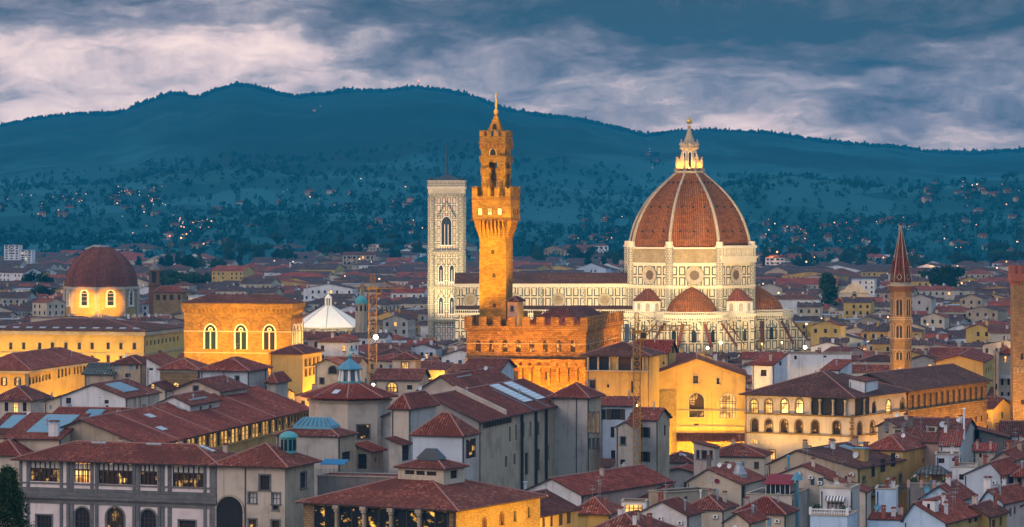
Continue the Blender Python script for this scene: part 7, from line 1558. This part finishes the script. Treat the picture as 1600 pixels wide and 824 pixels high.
def far_mesh(mb, x, y, a, b, th, z0, ze, wi, ri, roof, rise, near):
    c, s = math.cos(th), math.sin(th); T = lambda u, v, z: (x+u*c+v*s, y-u*s+v*c, z); o = .5
    A = [T(-a, 0, z0), T(0, 0, z0), T(0, b, z0), T(-a, b, z0)]; Bq = [(p[0], p[1], ze) for p in A]
    for i in range(4): j = (i+1) % 4; mb.quad(A[i], A[j], Bq[j], Bq[i], wi)
    E = [T(-a-o, -o, ze), T(o, -o, ze), T(o, b+o, ze), T(-a-o, b+o, ze)]; t = ze+rise
    if roof == 0:
        k = min(a, b)/2; p, q = (T(-a+k, b/2, t), T(-k, b/2, t)) if a > b else (T(-a/2, k, t), T(-a/2, b-k, t))
        if a > b: mb.poly([E[0], E[1], q, p], ri); mb.poly([E[1], E[2], q], ri); mb.poly([E[2], E[3], p, q], ri); mb.poly([E[3], E[0], p], ri)
        else: mb.poly([E[0], E[1], p], ri); mb.poly([E[1], E[2], q, p], ri); mb.poly([E[2], E[3], q], ri); mb.poly([E[3], E[0], p, q], ri)
    elif roof == 1:
        p, q = T(-a-o, b/2, t), T(o, b/2, t); mb.poly([E[0], E[1], q, p], ri); mb.poly([E[2], E[3], p, q], ri); mb.poly([Bq[1], Bq[2], T(0, b/2, t-.1)], wi); mb.poly([Bq[3], Bq[0], T(-a, b/2, t-.1)], wi)
    elif roof == 2:
        p, q = T(-a/2, -o, t), T(-a/2, b+o, t); mb.poly([E[1], E[2], q, p], ri); mb.poly([E[3], E[0], p, q], ri); mb.poly([Bq[0], Bq[1], T(-a/2, 0, t-.1)], wi); mb.poly([Bq[2], Bq[3], T(-a/2, b, t-.1)], wi)
    else: mb.poly(E, 15)
    n = max(1, int(a/3.3)); m = max(1, int(b/3.3))
    for fl in (1, 2, 3):
        zz = ze-3.1*fl+.4
        if zz < z0+.5: break
        for k in range(n):
            if R_.random() < .8: u = -a+a*(k+.5)/n; mb.quad(T(u-.55, -.06, zz), T(u+.55, -.06, zz), T(u+.55, -.06, zz+1.6), T(u-.55, -.06, zz+1.6), 14 if R_.random() < .035 else 13)
        if near and x < 20:
            for k in range(m): v = b*(k+.5)/m; mb.quad(T(.06, v-.5, zz), T(.06, v+.5, zz), T(.06, v+.5, zz+1.6), T(.06, v-.5, zz+1.6), 13)
    if near and roof < 3:
        u, v = -a*R_.uniform(.25, .75), b*R_.uniform(.35, .65); zc = ze+rise*.5
        for (q0, q1) in (((u-.5, v-.3), (u+.5, v+.3)),):
            P_ = [T(q0[0], q0[1], zc), T(q1[0], q0[1], zc), T(q1[0], q1[1], zc), T(q0[0], q1[1], zc)]; mb.loft([P_, [(p[0], p[1], ze+rise+1.1) for p in P_]], wi)
FM = [w[0] for w in WALLS]+[r_[0] for r_ in ROOFS]+['glass', 'lit_gold', 'zinc', 'roof_tile_far']
SIL = [(90, 225, 1600, 492), (225, 300, 1560, 472), (455, 575, 1340, 516), (655, 735, 1440, 526), (720, 985, 1340, 500), (940, 1250, 1330, 548), (1383, 1432, 945, 566), (280, 480, 1000, 600), (1310, 1362, 2000, 462), (0, 235, 1100, 600), (1180, 1600, 2500, 415), (0, 1600, 3300, 404)]
def cap(px, Y, w):
    z = 99
    for p0, p1, Yl, py in SIL:
        if Y < Yl and px+w > p0 and px-w < p1: z = min(z, PZ(py, Y))
    return z
def town():
    n_ind = 0; stuff = MB(); nst = 0; y = 560.0
    # the strip of low houses that closes the gaps between the foreground roofs
    while y < 3350:
        cell = 14.5 if y < 1000 else max(14, y/88); nx = int((.334*y+170)/cell)
        for i in range(nx):
            x = -(.167*y+85)+(i+.5)*cell+R_.uniform(-.2, .2)*cell; yy = y+R_.uniform(-.25, .25)*cell; px = 800+x*F/yy
            a, b = cell*R_.uniform(.62, .98), cell*R_.uniform(.6, .95)
            if y > 1100 and R_.random() < .22: a *= R_.uniform(1.4, 2.2)
            th = R_.gauss(12, 4)+(0 if R_.random() < .85 else 25)
            if y < 840:
                if px < 820 and y < 700: continue
                ze = gz(yy)+R_.uniform(8, 11.5); rr = 4 if px > 1000 else 6
            elif y < 1000: ze = gz(yy)+R_.uniform(9, 14.5); rr = 5
            else: ze = R_.uniform(5, 11.5)+(R_.uniform(2, 7) if R_.random() < .14 else 0); rr = 6
            c, s = math.cos(rad(th)), math.sin(rad(th)); mx, my = x-a/2*c+b/2*s, yy+a/2*s+b/2*c
            cz = cap(px-a*.5*F/yy, yy, a*.6*F/yy)-min(a, b)*.2-.5
            if ze > cz: ze = cz-R_.uniform(0, 1.5)
            if ze-gz(yy) < 3.2: continue
            if occupied(mx, my, max(a, b)*.42+rr*.4): continue
            inside = -30 < px < 1650
            if y < 1130 and n_ind < 235 and inside: mid_house(x, yy, a, b, th, ze); n_ind += 1
            elif n_ind < 292 and y < 1330 and inside:
                w = pick(WALLS); r2 = pick(ROOFS); mb = MB(); rf = R_.choices([0, 1, 2, 3], [4, 4, 3, .6])[0]; far_mesh(mb, 0, 0, a, b, rad(th), 0, ze, FM.index(w[0]), FM.index(r2[0]), rf, min(a, b)*.18, True)
                o = mb.build('town_house', FM, None, (x, yy, 0)); o['category'] = 'house'; o['group'] = 'houses of the town'; n_ind += 1
                reglabel(o, px, yy, f"{'wide ' if a > 20 else ''}{w[1]} {['hip-roofed', 'long-ridged', 'gable-fronted', 'flat-topped'][rf]} house".replace('pale blue', 'pale-blue'))
            else:
                if R_.random() < (0 if y < 2300 else .25 if y < 2800 else .6): continue
                w = pick(WALLS); r2 = pick(ROOFS) if R_.random() < .35 else ('roof_tile_far',); z = gz(yy) if yy < 2800 else max(0, hill_z(px, yy)); far_mesh(stuff, x, yy, a, b, rad(th), z-3, (ze if y < 2500 else z+ze*.8), FM.index(w[0]), FM.index(r2[0]), R_.choices([0, 1, 2, 3], [4, 4, 3, .8])[0], min(a, b)*.18, y < 2000); nst += 1
        y += cell*1.12
    o = stuff.build('distant_town', FM); o['kind'] = 'stuff'; print('individual', n_ind, 'stuff', nst)
town(); finish_labels()
# named far buildings
def block(px0, px1, pt, pb, Y, lab, wall, roof=3, rm='roof_tile_brown', fl=3, name='far_building', cat='building', d_=14, lit_=.02, z=None):
    x1, x0 = PX(px1, Y), PX(px0, Y); mb = MB(); a = x1-x0; z0, ze = PZ(pb, Y), PZ(pt, Y); far = FM.index
    c = 0; n = max(2, int(a/4.2)); far_mesh(mb, 0, 0, a, d_, rad(4), -6, ze-z0, far(wall) if wall in FM else 0, far(rm), roof, 3.2 if roof < 3 else 0, False)
    hgt = ze-z0
    for f in range(fl):
        zz = hgt*(f+.3)/fl
        for k in range(n): u = -a+a*(k+.5)/n; cc, ss_ = math.cos(rad(4)), math.sin(rad(4)); q = lambda uu, z_: (uu*cc-.12*ss_, -uu*ss_-.12*cc, z_); mb.quad(q(u-a/n*.22, zz), q(u+a/n*.22, zz), q(u+a/n*.22, zz+hgt/fl*.5), q(u-a/n*.22, zz+hgt/fl*.5), 14 if R_.random() < lit_ else 13)
    o = mb.build(name, FM, None, (x1, Y, z0)); return setp(o, lab, cat)
for q in ((6, 30, 383, 418, 3000, 'taller part of pale twin apartment block at far left', 'pl_white', 3, 'roof_tile', 9), (31, 50, 391, 418, 2985, 'lower part of pale twin apartment block at far left', 'pl_white', 3, 'roof_tile', 8),
          (356, 378, 391, 400, 3350, 'small white villa at foot of hills', 'pl_white', 0), (379, 416, 386, 398, 3420, 'long white villa with dark roof at foot of hills', 'pl_white', 0), (470, 505, 385, 397, 3400, 'tan villa with even windows at foot of hills', 'pl_tan', 0),
          (541, 602, 368, 379, 3900, 'long institutional building on wooded slope left of marble bell tower', 'pl_white', 1), (535, 585, 399, 416, 3000, 'long brown building below wooded slope', 'pl_tan', 1), (640, 668, 366, 376, 3900, 'half hidden institutional wing left of marble bell tower', 'pl_beige', 1),
          (1300, 1324, 426, 444, 2600, 'white left wing of long white block right of great dome', 'pl_white', 3), (1325, 1384, 428, 443, 2620, 'long white block with three window rows right of great dome', 'pl_white', 3, 'roof_tile', 3), (1266, 1312, 368, 384, 3700, 'hillside villa with many windows left of pointed spire', 'pl_beige', 0), (1330, 1360, 388, 404, 3500, 'pinkish villa below hillside villa', 'pl_rose', 0),
          (1196, 1226, 403, 415, 3000, 'white villa with tall windows right of great dome', 'pl_white', 0), (1440, 1466, 418, 428, 2900, 'orange-lit villa right of pointed spire', 'pl_ochre', 0, 'roof_tile', 2), (1496, 1530, 413, 424, 3000, 'cream villa right of orange-lit villa', 'pl_cream', 0), (1552, 1592, 412, 427, 2950, 'grey villa near right edge', 'pl_blue', 0),
          (1505, 1560, 431, 447, 2500, 'pink blank-walled block behind pointed spire', 'pl_rose', 3), (1518, 1584, 447, 466, 2200, 'long cream building with shutters left of brown watchtower', 'pl_beige', 0, 'roof_tile_brown', 3), (1547, 1572, 470, 490, 1900, 'white upright block left of brown watchtower', 'pl_white', 3), (930, 950, 384, 400, 3300, 'white villa left of great dome', 'pl_white', 0), (1180, 1192, 398, 410, 3100, 'small rosy house at right shoulder of great dome', 'pl_rose', 0),
          (452, 470, 410, 420, 2600, 'white low building left of taller crane', 'pl_white', 3), (690, 668, 420, 430, 2600, 'x', 'pl_white', 3)):
    if q[5] == 'x': continue
    block(*q[:7], roof=q[7], rm=q[8] if len(q) > 8 else 'roof_tile_brown', fl=q[9] if len(q) > 9 else 2)
for px, Y in ((1450, 2880), (1440, 2870)): glow((PX(px, Y), Y-14, 9), 26000, (1, .35, .03), .5)
def far_church():
    Y = 2000.; t = emp('far_church', 'pale far church front with curved gable left of pointed spire', 'church', (PX(1335, Y), Y, 0)); Z = lambda py: PZ(py, Y); w = 9.2; mb = MB()
    pts = [(-w, 0), (w, 0), (w, Z(458)), (w*.98, Z(455)), (w*.62, Z(452)), (w*.45, Z(446)), (0, Z(442)), (-w*.45, Z(446)), (-w*.62, Z(452)), (-w*.98, Z(455)), (-w, Z(458))]
    mb.loft([[(x, 0, z) for x, z in pts], [(x, 1.2, z) for x, z in pts]]); mb.build('facade', 'pl_cream', t); mb = MB(); mb.box(-w*.8, w*.8, 1.25, 26, 0, Z(456)); mb.build('nave', 'pl_beige', t); mb = MB(); slab(mb, [((-w*.85, 1.25, Z(456)), (0, 1.25, Z(450)), (0, 26, Z(450)), (-w*.85, 26, Z(456))), ((0, 1.25, Z(450)), (w*.85, 1.25, Z(456)), (w*.85, 26, Z(456)), (0, 26, Z(450)))], .3); mb.build('roof', 'roof_tile_brown', t)
    mb = MB(); mb.box(-w*.95, w*.95, -.5, 0, Z(459), Z(457.5)); mb.build('cornice', 'st_trim', t); add_window(t, 'akf', (0, 0, Z(466)), 0, 2.2, 4, 'pl_cream', False)
    spot((t.location.x, Y-28, 16), (t.location.x, Y, Z(452)), 16000, WARM, 60)
far_church()
def green_dome():
    Y = 1290.; t = emp('green_domed_church', 'small church tower with green copper dome and gilt statue behind taller crane', 'church', (PX(564.5, Y), Y, 0)); Z = lambda py: PZ(py, Y)
    mb = MB(); mb.prism(ngon(8, 2.6, rad(22.5)), 0, Z(475)); mb.prism(ngon(8, 3.0, rad(22.5)), Z(476), Z(474.5)); mb.build('drum', 'pl_tan', t); mb = MB(); mb.lathe([(2.4, Z(474.5)), (2.6, Z(470)), (2.1, Z(466)), (1.0, Z(463)), (.5, Z(461.5))], 14, smooth=True); mb.build('dome', 'copper', t)
    mb = MB(); mb.lathe([(.35, Z(461.5)), (.55, Z(459.5)), (.4, Z(456)), (.55, Z(453.5)), (.3, Z(451.5)), (.32, Z(450)), (.05, Z(448.5))], 8, smooth=True); mb.build('statue', 'gilt', t)
    for k in range(8): a = rad(45*k); add_window(t, 'ak', (2.42*math.cos(a), 2.42*math.sin(a), Z(486)), a+math.pi/2, .9, 2.2, 'pl_tan', False)
green_dome()
def onhill(px, py):
    Y = 2900.
    while Y < 7690:
        if PZ(py, Y) <= hill_z(px, Y): return Y
        Y += 25
    return None
def hillside():
    zones = [(0, 130, 310, 345, 9, 14), (180, 260, 300, 330, 8, 26), (270, 340, 340, 380, 6, 22), (130, 420, 300, 395, 10, 6), (440, 660, 285, 335, 10, 10), (560, 660, 335, 372, 6, 3), (900, 975, 340, 385, 12, 5), (1190, 1340, 345, 400, 26, 14), (1440, 1600, 285, 320, 14, 9), (1340, 1600, 330, 400, 22, 16), (490, 505, 172, 180, 1, 2), (1012, 1030, 235, 270, 2, 4)]
    nearh = []; adjs = ['white', 'cream', 'grey', 'tan']
    for x0, x1, y0, y1, nh, nl in zones:
        for i in range(nh):
            px, py = R_.uniform(x0, x1), y0+(y1-y0)*R_.random()**.8; Y = onhill(px, py)
            if not Y: continue
            w = R_.choice(['pl_grey', 'pl_tan', 'pl_rose', 'pl_brown', 'pl_brown']); mb = MB(); a = R_.uniform(6, 13); far_mesh(mb, 0, 0, a, R_.uniform(6, 10), rad(R_.uniform(-30, 35)), -5, R_.uniform(2.6, 5.5), FM.index(w), FM.index('roof_tile_brown'), R_.choice([0, 0, 1]), 2.6, False)
            nearh.append((px, Y)); o = mb.build('hillside_house', FM, None, (PX(px, Y), Y, hill_z(px, Y))); setp(o, 'small pale house among trees on the dark hillside', 'house', 'pale houses on the hillside')
        for i in range(nl):
            px, py = R_.uniform(x0, x1), R_.uniform(y0, y1); Y = onhill(px, py)
            if not Y: continue
            hill_lamp(px, Y, hill_z(px, Y)+7, 'tiny glowing lamp on the dark hillside', 'lamps on the hillside', R_.choice(['bulb_far', 'bulb_amber', 'bulb_amber', 'bulb_soft']), R_.choice([.3, .4, .4, .5, .6, .8]))
    mb = MB(); r = random.Random(5)            # belts of dark trees round the villas and along the foot of the hills: woodland
    pts = [(r.uniform(-10, 1610), r.uniform(3250, 5200)) for _ in range(3600)]+[(p+r.gauss(0, 7), Y+r.uniform(-60, 45)) for p, Y in nearh for _ in range(6)]+[(r.uniform(0, 1600), r.uniform(3150, 3900)) for _ in range(1300)]
    for px, Y in pts:
        z = hill_z(px, Y); h = r.uniform(3, 9.5); x = PX(px, Y); w = h*r.uniform(.25, .5)
        for k in range(16):
            v = Vector((r.gauss(0, 1), r.gauss(0, 1), r.gauss(0, 1))).normalized(); c = Vector((x+v.x*w, Y+v.y*w, z+h*.55+v.z*h*.42)); a = Vector((r.gauss(0, 1), r.gauss(0, 1), r.gauss(0, 1))).normalized()*w*.62; b = a.orthogonal().normalized()*w*.5; mb.poly([c-a, c+b, c+a, c-b])
    o = mb.build('woodland', 'slope_tree'); o['kind'] = 'stuff'
LAMP = {}
def hill_lamp(px, Y, z, lab, grp, bulb, r):
    key = (bulb, round(r, 1))
    if key not in LAMP: mb = MB(); mb.tube((0, 0, -7), (0, 0, -.2), .12, 5, 1); mb.ball((0, 0, 0), round(r, 1), 8, 0); LAMP[key] = mb.mesh('street_lamp', [bulb, 'pipe'])
    o = bpy.data.objects.new('street_lamp', LAMP[key]); COL.objects.link(o); o.location = (PX(px, Y), Y, z); setp(o, lab, 'lamp', grp)
hillside()
for i in range(46):                            # lamps between the far roofs
    Y = R_.uniform(1250, 3200); px = R_.choice([R_.uniform(0, 680), R_.uniform(1190, 1600), R_.uniform(1190, 1600)])
    hill_lamp(px, Y, 13.5 if Y < 2800 else 13+max(0, hill_z(px, Y)), 'small glowing lamp among the far rooftops', 'lamps among the far rooftops', R_.choice(['bulb_far', 'bulb_soft']), Y/2800*R_.uniform(.5, 1))
LN = 0
for x0, x1, Y0, Y1, n in ((470, 730, 850, 1150, 13), (0, 290, 870, 1060, 7), (930, 1010, 830, 900, 2), (1190, 1600, 860, 1250, 16), (250, 480, 760, 900, 3)):
    for i in range(n):
        for _ in range(12):
            Y = R_.uniform(Y0, Y1); px = R_.uniform(x0, x1)
            if not occupied(PX(px, Y), Y, -.5): break
        street_lamp(px, YH+(H-gz(Y)-8)*F/Y, Y, 'small orange lamp between the roofs of the old town', R_.uniform(4000, 12000), 'bulb_amber', .22, R_.choice([GOLD, AMBER, WARM]), 'orange lamps between the old roofs', True, 8)
for px, py, Y in ((300, 400, 2900), (318, 396, 2950), (1205, 398, 3000), (1258, 407, 2800), (1300, 411, 2900), (1385, 412, 2900), (1465, 420, 2800), (75, 455, 1800), (392, 470, 1500), (1445, 478, 1700), (1500, 480, 1700), (1530, 540, 1050), (1240, 515, 1300), (650, 555, 950)): glow((PX(px, Y), Y, PZ(py, Y)), 900*(Y/1000.)**2*2.2, (1, .38, .04), .5)
TK = 0
for px0, px1, py, Y0, Y1, n, hh, kinds in ((200, 350, 402, 2700, 3000, 16, 17, ('cypress', 'broad')), (40, 130, 470, 1750, 2100, 8, 12, ('broad',)), (250, 340, 455, 1900, 2300, 9, 13, ('broad', 'pine')), (350, 660, 395, 3050, 3350, 34, 17, ('broad', 'pine', 'cypress')), (1270, 1300, 0, 1650, 1660, 1, 22, ('cypress',)), (1430, 1500, 0, 1900, 2200, 6, 14, ('broad', 'pine')), (820, 975, 0, 2900, 3300, 14, 17, ('broad', 'cypress')), (1190, 1600, 0, 2900, 3400, 44, 17, ('broad', 'pine', 'cypress'))):
    for i in range(n):
        Y = R_.uniform(Y0, Y1); px = R_.uniform(px0, px1); kd = R_.choice(kinds); h_ = hh*R_.uniform(.75, 1.25)*(1.25 if Y < 2800 else 1)
        one = px0 == 1270
        tree(px, 0, Y, h_, kd, 'single tall dark cypress left of pointed brick spire' if one else {'cypress': 'slim dark cypress at far edge of town', 'pine': 'dark umbrella pine at far edge of town', 'broad': 'dark round tree at far edge of town'}[kd], None if one else {'cypress': 'far cypresses', 'pine': 'far umbrella pines', 'broad': 'far round trees'}[kd], i % 3, max(-1, hill_z(px, Y)) if Y > 2800 else 2)
